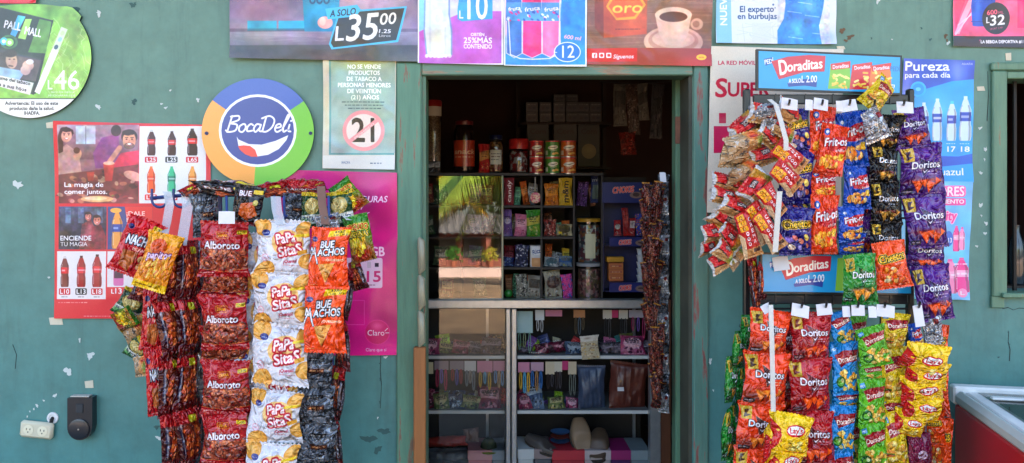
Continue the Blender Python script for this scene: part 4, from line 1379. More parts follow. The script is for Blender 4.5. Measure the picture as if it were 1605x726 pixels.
def bag_meshes(kind, var):
    key = (kind, var)
    if key in _bagmesh:
        return _bagmesh[key]
    mat, H = BAGS[kind]
    q = random.Random(hash(kind) % 1000 + var * 77 if False else sum(map(ord, kind)) + var * 77)
    nu, nv = 26, 40
    te = .055 / max(H, .4)                                       # share of the height taken by one crimped end
    ph = [q.uniform(0, 6.28) for _ in range(12)]
    am = [q.uniform(.5, 1.2) for _ in range(12)]
    bend, bend2, twist, skew = q.uniform(-.12, .12), q.uniform(-.2, .2), q.uniform(-.6, .6), q.uniform(-.035, .035)
    dents = [(q.uniform(-.8, .8), q.uniform(.15, .85), q.uniform(.12, .3), q.uniform(-.35, .2)) for _ in range(13)]

    def shape(s, t, side):
        f = max(0.0, min(1.0, (t - te) / (1 - 2 * te)))
        infl = math.sin(math.pi * f) ** .55 if 0 < f < 1 else 0.0
        g = max(0.0, 1 - abs(s) ** 2.3) ** .75
        d = infl * g
        # creases that radiate from both crimped ends
        e0, e1 = math.exp(-f * 4), math.exp(-(1 - f) * 4)
        w = .24 * (e0 * (math.sin(s * 9 + ph[0]) * am[0] + .6 * math.sin(s * 17 + ph[1])) + e1 * (math.sin(s * 10 + ph[2]) * am[1] + .6 * math.sin(s * 19 + ph[3]))) * min(1, f * 8) * min(1, (1 - f) * 8) if 0 < f < 1 else 0
        w += .05 * math.sin(5 * s + 7 * t + ph[4]) * d + .04 * math.sin(-7 * s + 11 * t + ph[5]) * d
        for cx, cy, r, a in dents:
            w += a * .5 * math.exp(-((s - cx) ** 2 / (r * r * 2.5) + (t - cy) ** 2 / (r * r * .6))) * d
        for k in range(4):
            ca, sa = math.cos(ph[k] * 2), math.sin(ph[k] * 2)
            r = (s * ca + (t - .5) * 2 * sa + (am[k] - .85) * 1.6) * 5
            w -= .16 * math.exp(-abs(r) * 1.6) * d * am[k + 4] * (.5 + .5 * math.sin(s * 3 + t * 5 + ph[k + 4]))
        d = d + w * g
        x = s * .5 * (1 - .10 * infl + .012 * math.sin(t * 23 + ph[6]) + .02 * math.sin(t * 8 + ph[7]))
        y = -side * .5 * d + .02 * math.sin(t * 5 + ph[8]) + (.012 * math.sin(s * 7 + ph[9]) if f in (0.0, 1.0) else 0)
        z = H * (.5 - t) - side * 0
        # the whole bag sags and twists a little
        y += bend * math.sin(math.pi * t) + bend2 * (t - .5)
        tw = twist * (t - .5)
        x, y = x * math.cos(tw) - y * math.sin(tw) * .4, y * math.cos(tw) + x * math.sin(tw) * 2.2
        x += skew * math.sin(math.pi * t) + .02 * math.sin(t * 4 + ph[10])
        z += .014 * math.sin(s * 2.2 + ph[11]) * (1 - t)
        return x, y - side * .004, z

    def body(side):
        def fn(a, b):
            t = te + (1 - 2 * te) * b
            return shape(2 * a - 1, t, side)
        return fn
    uvb = lambda a, b: (a, 1 - (te + (1 - 2 * te) * b))
    m = MB()
    m.sheet(body(1), nu, nv, 0, False, uvb)
    m.sheet(body(-1), nu, nv, 0, True, lambda a, b: (a, 1 - (te + (1 - 2 * te) * b)))
    main = m.mesh('bag', mat)
    ends = []
    for lo in (0, 1):
        e = MB()
        for side in (1, -1):
            def fe(a, b, side=side):
                t = te * b if lo == 0 else 1 - te + te * b
                x, y, z = shape(2 * a - 1, t, side)
                zig = .012 * (1 if int(round(a * nu)) % 2 else -1)
                if (lo == 0 and b == 0) or (lo == 1 and b == 1):
                    z += zig
                y += .004 * math.sin(b * 12.5)
                return x, y, z
            e.sheet(fe, nu, 4, 0, side < 0, lambda a, b: (a, 1 - (te * b if lo == 0 else 1 - te + te * b)))
        ends.append(e.mesh('crimped_end', mat))
    _bagmesh[key] = (main, ends)
    return _bagmesh[key]


ORD = ['topmost', 'second', 'third', 'fourth', 'fifth', 'sixth', 'seventh', 'eighth', 'ninth', 'tenth', 'eleventh', 'twelfth', 'thirteenth', 'fourteenth']
_nb = [0]


def bag(kind, u, v, w, h, y, label, group=None, roll=0.0, yaw=0.0, pitch=0.0, T=.38, var=None, ends=True):
    """One bag, W by H photo pixels at depth Y, centred on (u, v)."""
    _nb[0] += 1
    main, en = bag_meshes(kind, _nb[0] % 6 if var is None else var)
    H = BAGS[kind][1]
    o = bpy.data.objects.new('snack_bag', main)
    COL.objects.link(o)
    o.location = P(u, v, y)
    k = K(y)
    W = w * k
    o.scale = (W, W * T, h * k / H)
    o.rotation_euler = (math.radians(pitch), math.radians(roll), math.radians(yaw))
    tag(o, label, 'snack bag', group)
    if ends:
        for e in en:
            c = bpy.data.objects.new('crimped_end', e)
            COL.objects.link(c)
            c.parent = o
    return o


def strip(kind, spans, y, what, group, T=.36, yaw=6.0, roll=3.0, depth=.0, first=0):
    """A hanging chain of bags: spans are (u, v0, v1, w[, dy, yaw, roll])."""
    for i, sp in enumerate(spans):
        u, v0, v1, w = sp[:4]
        dy = sp[4] if len(sp) > 4 else 0
        yw = sp[5] if len(sp) > 5 else rnd.uniform(-yaw, yaw)
        rl = sp[6] if len(sp) > 6 else rnd.uniform(-roll, roll) * .5
        bag(kind, u, (v0 + v1) / 2, w * 1.06, (v1 - v0) * 1.02, y + dy, f'{ORD[i + first]} bag from the top of the {what}' if i + first else f'topmost bag of the {what}', group, rl, yw, rnd.uniform(-4, 4), T)

# ------------------------------------------------------------------ the shop front
DOOR = (P(662, 0).x, P(1085, 0).x, P(0, 106).z)
WIN = (P(1573, 0).x, P(1573, 0).x + .62, P(0, 460).z, P(0, 122).z)
TH = .15


def wall_paint():
    m, nt, bs = nodes('teal wall paint')
    tc = nnode(nt, 'ShaderNodeTexCoord')
    sp = nnode(nt, 'ShaderNodeSeparateXYZ')
    link(nt, tc.outputs['Object'], sp.inputs[0])
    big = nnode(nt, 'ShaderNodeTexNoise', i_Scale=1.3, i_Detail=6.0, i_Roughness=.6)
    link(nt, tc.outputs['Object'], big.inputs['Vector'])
    # colour cast of the light put into the paint: sage above, bluer below
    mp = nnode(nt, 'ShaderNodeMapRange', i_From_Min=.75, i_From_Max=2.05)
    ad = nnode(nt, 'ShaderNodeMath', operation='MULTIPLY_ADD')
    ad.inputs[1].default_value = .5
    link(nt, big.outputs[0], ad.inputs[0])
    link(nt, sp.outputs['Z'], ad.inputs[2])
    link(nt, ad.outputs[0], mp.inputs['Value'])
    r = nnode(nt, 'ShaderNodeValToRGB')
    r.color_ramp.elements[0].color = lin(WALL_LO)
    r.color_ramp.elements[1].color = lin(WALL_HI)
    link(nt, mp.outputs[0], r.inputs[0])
    fine = nnode(nt, 'ShaderNodeTexNoise', i_Scale=9.0, i_Detail=8.0, i_Roughness=.7)
    link(nt, tc.outputs['Object'], fine.inputs['Vector'])
    fr = nnode(nt, 'ShaderNodeMapRange', i_From_Min=.3, i_From_Max=.75, i_To_Min=.78, i_To_Max=1.14)
    link(nt, fine.outputs[0], fr.inputs['Value'])
    # grime streaks running down the plaster
    mpg = nnode(nt, 'ShaderNodeMapping')
    mpg.inputs['Scale'].default_value = (9, 9, 1.1)
    link(nt, tc.outputs['Object'], mpg.inputs['Vector'])
    gr = nnode(nt, 'ShaderNodeTexNoise', i_Scale=2.0, i_Detail=6.0, i_Roughness=.7)
    link(nt, mpg.outputs[0], gr.inputs['Vector'])
    gm = nnode(nt, 'ShaderNodeMapRange', i_From_Min=.52, i_From_Max=.8, i_To_Min=0.0, i_To_Max=.5)
    link(nt, gr.outputs[0], gm.inputs['Value'])
    mul = nnode(nt, 'ShaderNodeVectorMath', operation='SCALE')
    link(nt, r.outputs[0], mul.inputs[0])
    link(nt, fr.outputs[0], mul.inputs['Scale'])
    mx = nnode(nt, 'ShaderNodeMix', data_type='RGBA')
    mx.inputs[7].default_value = lin((58, 84, 80))
    link(nt, gm.outputs[0], mx.inputs[0])
    link(nt, mul.outputs[0], mx.inputs[6])
    link(nt, mx.outputs[2], bs.inputs['Base Color'])
    bs.inputs['Roughness'].default_value = .48
    bp = nnode(nt, 'ShaderNodeBump', i_Strength=.5, i_Distance=.008)
    b2 = nnode(nt, 'ShaderNodeTexNoise', i_Scale=7.0, i_Detail=7.0)
    link(nt, tc.outputs['Object'], b2.inputs['Vector'])
    link(nt, b2.outputs[0], bp.inputs['Height'])
    link(nt, bp.outputs[0], bs.inputs['Normal'])
    return m


def worn_wood(name, green, under, thr=.6, stretch=(14, 14, 1.6)):
    m, nt, bs = nodes(name)
    tc = nnode(nt, 'ShaderNodeTexCoord')
    mp = nnode(nt, 'ShaderNodeMapping')
    mp.inputs['Scale'].default_value = stretch
    link(nt, tc.outputs['Object'], mp.inputs['Vector'])
    n = nnode(nt, 'ShaderNodeTexNoise', i_Scale=2.2, i_Detail=8.0, i_Roughness=.72)
    link(nt, mp.outputs[0], n.inputs['Vector'])
    r = nnode(nt, 'ShaderNodeValToRGB')
    e = r.color_ramp.elements
    e[0].position, e[0].color = .3, lin(tuple(k * .84 for k in green))
    e[1].position, e[1].color = thr, lin(green)
    e.new(thr + .03).color = lin(under)
    e.new(thr + .12).color = lin(tuple(k * .7 for k in under))
    link(nt, n.outputs[0], r.inputs[0])
    link(nt, r.outputs[0], bs.inputs['Base Color'])
    bs.inputs['Roughness'].default_value = .5
    b = nnode(nt, 'ShaderNodeBump', i_Strength=.4, i_Distance=.004)
    link(nt, n.outputs[0], b.inputs['Height'])
    link(nt, b.outputs[0], bs.inputs['Normal'])
    return m


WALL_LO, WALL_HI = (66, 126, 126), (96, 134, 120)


def flake(mb, u, v, r, q, y=-.0016, mat=0, asp=1.0, yb=0.0):
    c = P(u, v, 0)
    k = K(0)
    n = q.randint(13, 18)
    r = r * .86
    pts = []
    ph = q.uniform(0, 6)
    for i in range(n):
        t = 2 * math.pi * i / n + ph
        rr = r * k * (q.uniform(.5, 1.15) * (1 + .3 * math.sin(2 * t + ph) + .2 * math.sin(3 * t)))
        pts.append((c.x + rr * math.cos(t) * asp, c.z + rr * math.sin(t)))
    mb.prism(pts, y, yb - .0002, mat)


def build_wall():
    xs = [-6.0, DOOR[0], DOOR[1], WIN[0], WIN[1], 6.0]
    zs = [0.0, WIN[2], WIN[3], DOOR[2], 3.2] if WIN[3] < DOOR[2] else [0.0, WIN[2], DOOR[2], WIN[3], 3.2]
    zs = sorted(set(zs))
    solid = {}
    for i in range(5):
        for j in range(len(zs) - 1):
            zc = (zs[j] + zs[j + 1]) / 2
            op = (i == 1 and zc < DOOR[2]) or (i == 3 and WIN[2] < zc < WIN[3])
            solid[i, j] = not op
    m = MB()
    for (i, j), sd in solid.items():
        if not sd:
            continue
        x0, x1, z0, z1 = xs[i], xs[i + 1], zs[j], zs[j + 1]
        m.add([(x0, 0, z0), (x1, 0, z0), (x1, 0, z1), (x0, 0, z1)], [(0, 1, 2, 3)])
        m.add([(x0, TH, z0), (x1, TH, z0), (x1, TH, z1), (x0, TH, z1)], [(3, 2, 1, 0)])
        for di, dj, q in ((-1, 0, ((x0, z0), (x0, z1))), (1, 0, ((x1, z1), (x1, z0))), (0, -1, ((x1, z0), (x0, z0))), (0, 1, ((x0, z1), (x1, z1)))):
            if not solid.get((i + di, j + dj), False):
                (xa, za), (xb, zb) = q
                m.add([(xa, 0, za), (xb, 0, zb), (xb, TH, zb), (xa, TH, za)], [(0, 1, 2, 3)])
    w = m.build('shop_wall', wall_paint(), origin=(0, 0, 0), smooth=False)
    tag(w, 'teal painted plaster wall of the shop front with paint chips and tape scraps', 'wall')
    chip = M('bare plaster chip', (198, 207, 205), .8, 0, .05)
    tape = M('old masking tape', (206, 198, 176), .6, 0, .1)
    dark = M('dark scuff', (56, 96, 94), .7, 0, .2)
    rust = M('brown stain', (104, 82, 62), .8, 0, .2)
    q = random.Random(21)
    for u, v, r, a in ((28, 289, 8, 1.2), (155, 21, 5, 1), (154, 168, 5, 1), (142, 557, 7, 1.1), (107, 582, 8, 1.1), (86, 620, 4, 1.1), (69, 628, 2, 1), (58, 636, 3, 1), (53, 641, 2, 1), (47, 645, 1.6, 1), (43, 653, 2, 1), (125, 533, 4, .6), (253, 163, 2.4, 1.2), (260, 169, 2.6, 1.4), (267, 142, 1.8, 1.2), (310, 157, 4, .9), (77, 435, 2.6, 1), (250, 687, 5, 1.2), (1376, 2, 4, 1), (1486, 68, 4, .8), (1536, 201, 3, 1.2), (1544, 234, 5, .55), (1543, 250, 2.5, .6), (1537, 271, 3.5, 1.1), (1537, 322, 5, .8), (1545, 350, 4, .8), (1544, 366, 3.5, .8), (1531, 386, 2.4, 1), (1538, 338, 2, 1), (604, 560, 3, 1.2), (1113, 566, 5, .9), (1118, 612, 2, 1), (592, 655, 2.4, .6), (1398, 62, 1.6, 1)):
        m = MB()
        flake(m, u, v, r, q, -.0014, 0, a)
        m.build('paint_chip', chip, w, smooth=False)
    for u, v, r, a in ((120, 14, 6, 1.3), (209, 8, 6, 1), (210, 160, 5, 1.1), (246, 669, 4, 2), (1366, 60, 2, 1), (1444, 44, 2, 1), (1458, 62, 2.4, 1), (596, 570, 2.2, .8), (596, 594, 3, .5), (595, 630, 2.6, .5), (578, 688, 8, 1.5), (602, 676, 7, 1.4), (592, 705, 9, .8), (1565, 560, 2, .8), (1580, 520, 2, .6), (1582, 540, 2.5, .5), (1160, 510, 3, 1)):
        m = MB()
        flake(m, u, v, r, q, -.0012, 0, a)
        m.build('scuff', dark, w, smooth=False)
    for u, v, r, a in ((1320, 48, 6, 1), (1332, 58, 5, 1.3), (1326, 64, 3, 1), (1482, 56, 4, 1), (1484, 63, 3, .7)):
        m = MB()
        flake(m, u, v, r, q, -.0012, 0, a)
        m.build('stain', rust, w, smooth=False)
    ck = M('crack line', (44, 56, 54), .9, 0, .1)
    for pts in (((1571, 484), (1580, 482), (1588, 486), (1597, 483), (1640, 485)), ((1581, 520), (1580, 536), (1583, 548), (1582, 566)), ((597, 556), (596, 580), (598, 604), (596, 640)), ((1186, 6), (1192, 0)), ((700, 0), (701, 3)), ((20, 540), (26, 556), (24, 578)), ((1568, 100), (1590, 99), (1605, 101)), ((1548, 112), (1549, 150), (1547, 190))):
        m = MB()
        for (ua, va), (ub, vb) in zip(pts[:-1], pts[1:]):
            a, b = P(ua, va, 0), P(ub, vb, 0)
            d = Vector((-(b.z - a.z), 0, b.x - a.x)).normalized() * q.uniform(.0007, .0014)
            m.prism([(a.x + d.x, a.z + d.z), (b.x + d.x, b.z + d.z), (b.x - d.x, b.z - d.z), (a.x - d.x, a.z - d.z)], -.001, -.0002)
        m.build('crack', ck, w, smooth=False)
    for u, v, s, h in ((78, 196, 11, 10), (88, 503, 22, 12), (140, 602, 14, 12), (1580, 89, 9, 12), (1537, 139, 13, 7), (1318, 75, 14, 5)):
        m = MB()
        k = K(0)
        c = P(u, v, 0)
        pts = [(c.x - s * k / 2, c.z + h * k / 2 * q.uniform(.6, 1)), (c.x + s * k / 2 * q.uniform(.6, 1), c.z + h * k / 2), (c.x + s * k / 2, c.z - h * k / 2), (c.x - s * k / 2 * .8, c.z - h * k / 2)]
        m.prism(pts, -.0022, -.0002)
        m.build('tape_scrap', tape, w, smooth=False)
    return w


def pbox(m, u0, v0, u1, v1, ya, yb, mat=0, bev=0.0, yr=None):
    """Box whose FRONT face covers the pixel rectangle at depth YR (default YA)."""
    a, b = P(u0, v0, ya if yr is None else yr), P(u1, v1, ya if yr is None else yr)
    m.box((a.x, ya, b.z), (b.x, yb, a.z), mat, bev)
    return m


def build_door_frame():
    g1 = worn_wood('worn green door paint', (84, 130, 108), (122, 96, 78), .575)
    g2 = worn_wood('worn green jamb paint', (78, 116, 92), (116, 78, 66), .57)
    g3 = M('dark jamb wood', (70, 72, 60), .7, 0, .3, 5)  # darker and browner than the opposite jamb
    r = empty('door_frame', (P(870, 0).x, 0, 0), 'worn green wooden frame around the open shop doorway', 'door frame')
    L, R, T = DOOR
    m = MB().box((P(622, 0).x, -.014, 0), (P(661, 0).x, -.0003, P(0, 99).z), 0, .004)
    m.build('casing', g1, r, smooth=False)
    m = MB().box((P(1086, 0).x, -.014, 0), (P(1109, 0).x, -.0003, P(0, 99).z), 0, .004)
    o = m.build('casing', worn_wood('red worn casing paint', (80, 122, 110), (130, 76, 70), .56), r, smooth=False)
    m = MB().box((L - .002, -.013, P(0, 119).z), (R, .1, P(0, 98).z), 0, .004)
    m.build('lintel', worn_wood('chipped lintel paint', (92, 126, 108), (140, 120, 96), .56, (1.4, 14, 14)), r, smooth=False)
    m = MB().box((L + .0005, 0.0005, 0), (L + .012, TH, P(0, 119).z - .001), 0)
    m.build('jamb', g2, r, smooth=False)
    m = MB().box((R - .012, 0.0005, 0), (R - .0005, TH - .03, P(0, 119).z - .001), 0)
    m.build('jamb', g3, r, smooth=False)
    x = P(1056, 0, TH).x
    m = MB().box((x, TH - .028, 0), (P(1073, 0, TH).x, TH + .03, P(0, 122, TH).z), 0, .003)
    s = m.build('stop_strip', g2, r, smooth=False)
    m = MB().box((x - .001, TH - .031, P(0, 226, TH).z), (P(1069, 0, TH).x, TH - .02, P(0, 184, TH).z), 0, .002)
    m.build('bare_wood_patch', M('bare brown wood', (120, 78, 60), .7, 0, .3, 20), s, smooth=False)
    m = MB().tube([P(1071, 195, TH - .02), P(1071, 236, TH - .02)], .005, 8)
    m.build('hinge', M('white metal hinge', (190, 190, 186), .4, .3, .1), r)


def build_window():
    g = worn_wood('green window paint', (96, 134, 110), (126, 108, 84), .6)
    x0, x1, z0, z1 = WIN
    r = empty('window', (x0, 0, z0), 'dark window opening with a green wooden frame and iron bars', 'window')
    a = P(1552, 0).x
    MB().box((a, -.016, z0 - .01), (x0 + .004, -.0003, P(0, 112).z), 0, .004).build('frame', g, r, smooth=False)
    MB().box((a - .004, -.018, P(0, 112).z + .001), (x1 + .08, -.0003, P(0, 99).z), 0, .004).build('frame_head', g, r, smooth=False)
    MB().box((x0 + .005, -.012, P(0, 124).z), (x1 + .01, .09, P(0, 113).z), 0, .003).build('frame_head', g, r, smooth=False)
    MB().box((x0 - .02, -.03, z0 - .012), (x1 + .05, .05, z0 + .004), 0, .003).build('sill', g, r, smooth=False)
    MB().box((P(1551, 0).x, -.012, P(0, 482).z), (P(1571, 0).x, -.0003, P(0, 462).z - .004), 0, .002).build('hinge_plate', g, r, smooth=False)
    iron = M('black iron', (34, 34, 36), .45, .6, .1)
    for i in range(5):
        xx = P(1590, 0, .06).x + i * .11
        MB().tube([(xx, .06, z0), (xx, .06, z1)], .007, 8).build('iron_bar', iron, r)
    m = MB()
    m.lathe([(.001, 0), (.026, .001), (.028, .02), (.028, .12), (.024, .15), (.011, .19), (.011, .215), (.001, .216)], (P(1593, 0, .2).x, .2, z0 + .01), 16)
    b = m.build('glass_bottle', M('dim dark glass', (40, 52, 60), .1, 0, .05, coat=.5))
    tag(b, 'dark glass bottle standing inside the barred window', 'bottle')
    o = MB().box((x0 - .15, TH + .002, z0 - .09), (x1 + .3, TH + .3, z0 + .008)).build('window_ledge', M('dark wood', (52, 40, 34), .6, 0, .2, 8))
    tag(o, 'dark wooden ledge inside the barred window', 'ledge')


def poster(art, c, y, name, label, cat, wave=.0026, curl=.010, seed=0, rough=.35, coat=.25, backed=True):
    """Paper or board hung flat; C = corners TL TR BR BL in photo pixels."""
    art.deepen(1.08, 1.22)
    q = random.Random(seed + 40)
    ph = [q.uniform(0, 6) for _ in range(6)]
    cu = [q.uniform(.2, 1) for _ in range(4)]
    TL, TR, BR, BL = [np.array(p, float) for p in c]

    def px(a, b):
        return (TL * (1 - a) + TR * a) * (1 - b) + (BL * (1 - a) + BR * a) * b

    def fn(a, b, back=0.0):
        u, v = px(a, b)
        d = wave * (1 + math.sin(a * 7 + b * 3 + ph[0]) + .7 * math.sin(b * 9 - a * 4 + ph[1]))
        for i, (ca, cb) in enumerate(((0, 0), (1, 0), (1, 1), (0, 1))):
            d += curl * cu[i] * math.exp(-((a - ca) ** 2 + (b - cb) ** 2) * 60)
        p = P(u, v, y)
        return (p.x, y - d + back, p.z)

    def uv(a, b):
        u, v = px(a, b)
        return ((u - art.x0) / (art.x1 - art.x0), 1 - (v - art.y0) / (art.y1 - art.y0))
    m = MB()
    m.sheet(fn, 24, 24, 0, False, uv)
    m.sheet(lambda a, b: fn(a, b, .0008), 24, 24, 1, True, uv)
    for e in ((lambda t: (t, 0)), (lambda t: (1, t)), (lambda t: (1 - t, 1)), (lambda t: (0, 1 - t))):
        m.sheet(lambda a, b, e=e: fn(*e(a), back=.0008 * (1 - b)), 24, 1, 1, False, lambda a, b: (0, 0))
    mat = printed(label[:40], art, rough, .22, 0, coat, 2.2, .03)
    o = m.build(name, [mat, M('white paper edge', (226, 222, 214), .7, 0, .05)])
    return tag(o, label, cat)


def round_board(art, outline, y, th, name, label, cat):
    pts = [P(u, v, y) for u, v in outline]
    n = len(pts)
    m = MB()
    uvs = [((u - art.x0) / (art.x1 - art.x0), 1 - (v - art.y0) / (art.y1 - art.y0)) for u, v in outline]
    m.add([tuple(p) for p in pts], [tuple(range(n))[::-1]], 0, uvs)
    m.add([tuple(p) for p in pts] + [(p.x, y + th, p.z) for p in pts], [(i, (i + 1) % n, (i + 1) % n + n, i + n) for i in range(n)] + [tuple(range(n, 2 * n))], 1)
    o = m.build(name, [printed(label[:40], art, .3, .03, 0, .4, 2.0, .01), M('dark board edge', (40, 52, 66), .5, 0, .1)], smooth=False)
    return tag(o, label, cat)


def build_posters():
    # small board with cigarettes: a disc with two small tabs on its rim
    out = []
    for i in range(120):
        t = 2 * math.pi * i / 120
        r = 97.0
        u, v = 46 + r * math.cos(t), 89 + 96 * math.sin(t)
        d = math.degrees(t)
        if 302 < d < 322:
            u, v = u + 6, v - 3
        if v < 12:
            v = 12 - (12 - v) * .3
        out.append((u, v))
    round_board(art_cigarette(), out, -.012, .009, 'price_sign', 'green round cigarette price sign marked L46 on the teal wall', 'sign')
    o = poster(art_cola(), ((86, 190), (330, 196), (331, 499), (86, 499)), -.004, 'poster', 'red soft drink poster with smiling diners and rows of priced bottles', 'poster', seed=1)
    tp = M('old masking tape', (206, 198, 176), .6, 0, .1)
    b = round_board(art_round(), [(404 + 88 * math.cos(2 * math.pi * i / 96), 207 + 84 * math.sin(2 * math.pi * i / 96)) for i in range(96)], -.022, .01, 'round_sign', 'round snack sign with a white smile on blue, orange and green', 'sign')
    for u in (324, 487):
        MB().lathe([(.0001, 0), (.006, 0), (.006, .003), (.0001, .003)], (0, 0, 0), 14).build('screw', M('dark screw', (40, 52, 90), .3, .5, .1), b, origin=(0, 0, 0))
        s = b.children[-1]
        s.location = P(u, 209, -.0225) - Vector(b['_o'])
        s.rotation_euler = (math.pi / 2, 0, 0)
    poster(art_tobacco(), ((507, 95), (621, 95), (619, 266), (506, 264)), -.006, 'notice', 'grey notice banning tobacco sales with a crossed out 21', 'notice', seed=2, rough=.25)
    poster(art_pink(), ((431, 266), (623, 271), (625, 556), (433, 558)), -.003, 'poster', 'magenta phone company poster behind the blue snack stand', 'poster', seed=3, wave=.006, curl=.012)
    poster(art_night(), ((360, -38), (655, -38), (655, 97), (360, 91)), -.0185, 'poster', 'purple grey drink poster with a big L35.00 price', 'poster', seed=4)
    poster(art_water(), ((655, -38), (790, -38), (789, 102), (655, 99)), -.0205, 'poster', 'purple bottled water poster offering 25% more content', 'poster', seed=5)
    poster(art_drinks(), ((790.5, -38), (920, -38), (919, 105), (790, 103)), -.0205, 'poster', 'blue poster of pink drink bottles priced L12', 'poster', seed=6)
    poster(art_coffee(), ((920.5, -38), (1117, -38), (1115, 104), (920, 101)), -.0205, 'poster', 'brown coffee poster with a steaming cup above the doorway', 'poster', seed=7, wave=.004, curl=.008)
    poster(art_bubbles(), ((1124, -38), (1312, -38), (1309, 70), (1121, 68)), -.004, 'poster', 'pale poster with a blue bottle about bubbles', 'poster', seed=8)
    poster(art_phone(), ((1114, 73), (1320, 78), (1318, 346), (1107, 333)), -.016, 'poster', 'off white phone network poster with dark red lettering behind the black rack', 'poster', seed=9)
    poster(art_pure(), ((1415, 92), (1527, 95), (1523, 286), (1413, 284)), -.005, 'poster', 'blue pure water poster with four white bottles', 'poster', seed=10)
    poster(art_flavours(), ((1413, 283), (1523, 285), (1517, 470), (1411, 468)), -.008, 'poster', 'light blue and pink flavour poster with pink bottles', 'poster', seed=11)
    poster(art_sport(), ((1494, -38), (1638, -38), (1638, 76), (1492, 73)), -.004, 'poster', 'pink sports drink poster with a black L32 disc', 'poster', seed=12)
    a = Art(-30, -60, 62, 8, (196, 56, 66))
    a.rect(-30, -60, 56, 2, (206, 80, 86))
    poster(a, ((-28, -58), (60, -58), (59, 6), (-28, 5)), -.004, 'poster', 'lower edge of a red poster above the cigarette sign', 'poster', seed=13)


def build_electric():
    cream = M('cream plastic', (206, 200, 176), .4, 0, .05)
    dk = M('outlet slot', (60, 54, 44), .6)
    r = empty('electrical_outlet', P(61, 672, 0), 'cream double electrical outlet tilted on the teal wall', 'outlet')
    k = K(-.02)
    m = MB().box((-26 * k, -.022, -13 * k), (26 * k, -.0005, 13 * k), 0, .008)
    b = m.build('box', cream, r, origin=(0, 0, 0)); b.location = (0, 0, 0)
    for s in (-1, 1):
        m = MB().lathe([(.001, 0), (.016, 0), (.017, .0015), (.001, .002)], (0, 0, 0), 20, 0)
        f = m.build('socket', M('cream socket', (222, 216, 190), .35, 0, .05), r, origin=(0, 0, 0))
        f.location = (s * 11 * k, -.0222, 0)
        f.rotation_euler = (math.pi / 2, 0, 0)
        m = MB()
        for dx, w, h in ((-.006, .002, .007), (.006, .002, .006)):
            m.box((dx - w / 2, -.003, -h / 2 + .003), (dx + w / 2, -.0018, h / 2 + .003))
        m.box((-.0015, -.003, -.009), (.0015, -.0018, -.005))
        h = m.build('slots', dk, f, origin=(0, 0, 0), smooth=False)
        h.location = (0, 0, 0)
        h.rotation_euler = (-math.pi / 2, 0, 0)
    r.rotation_euler = (0, math.radians(6), 0)
    r = empty('cable_grommet', P(83, 655, 0), 'round white grommet on the wall above the cream outlet', 'grommet')
    pr = [(.011, 0), (.020, 0), (.019, .004), (.013, .005), (.011, .002)]
    o = MB().lathe(pr, (0, 0, 0), 20).build('ring', M('white plastic', (220, 220, 222), .4), r, origin=(0, 0, 0))
    o.location, o.rotation_euler = (0, -.0005, 0), (math.pi / 2, 0, 0)
    o = MB().tube([(0, -.001, 0), (0, -.008, -.004), (-.004, -.008, -.02)], .006, 8).build('cable', M('black rubber', (22, 22, 24), .6), r, origin=(0, 0, 0))
    o.location = (0, 0, 0)
    bk = M('navy black plastic', (16, 26, 38), .35, 0, .1, coat=.3)
    r = empty('wall_adapter', P(132, 653, 0), 'black power adapter with a round dial fixed to the wall', 'adapter')
    k = K(-.03)
    pts = [(-19 * k, 33 * k), (20 * k, 34 * k), (20 * k, -12 * k)] + [(19 * k * math.cos(t), -14 * k + 19 * k * math.sin(t)) for t in np.linspace(-.2, -math.pi + .1, 12)] + [(-19 * k, -14 * k)]
    o = MB().prism(pts, -.034, -.0005).build('housing', bk, r, origin=(0, 0, 0), smooth=False); o.location = (0, 0, 0)
    o = MB().lathe([(.001, 0), (16 * k, 0), (16 * k, .005), (13 * k, .007), (.001, .007)], (0, 0, 0), 24).build('dial', bk, r, origin=(0, 0, 0))
    o.location, o.rotation_euler = (0, -.0345, -15 * k), (math.pi / 2, 0, 0)
    s = MB().lathe([(.001, 0), (.003, 0), (.002, .002), (.0001, .002)], (0, 0, .007), 10).build('screw', M('bright screw', (200, 200, 196), .3, .8), o, origin=(0, 0, 0)); s.location = (0, 0, 0)
    o = MB().box((-5 * k, -.0365, 10 * k), (6 * k, -.0342, 24 * k), 0, .002).build('label_plate', M('dull black plate', (30, 40, 50), .5), r, origin=(0, 0, 0)); o.location = (0, 0, 0)
    m = MB().box((-15 * k, -.03, 34.2 * k), (14 * k, -.004, 36 * k), 0)
    o = m.build('torn_tape', M('torn tape', (190, 186, 178), .6), r, origin=(0, 0, 0)); o.location = (0, 0, 0)


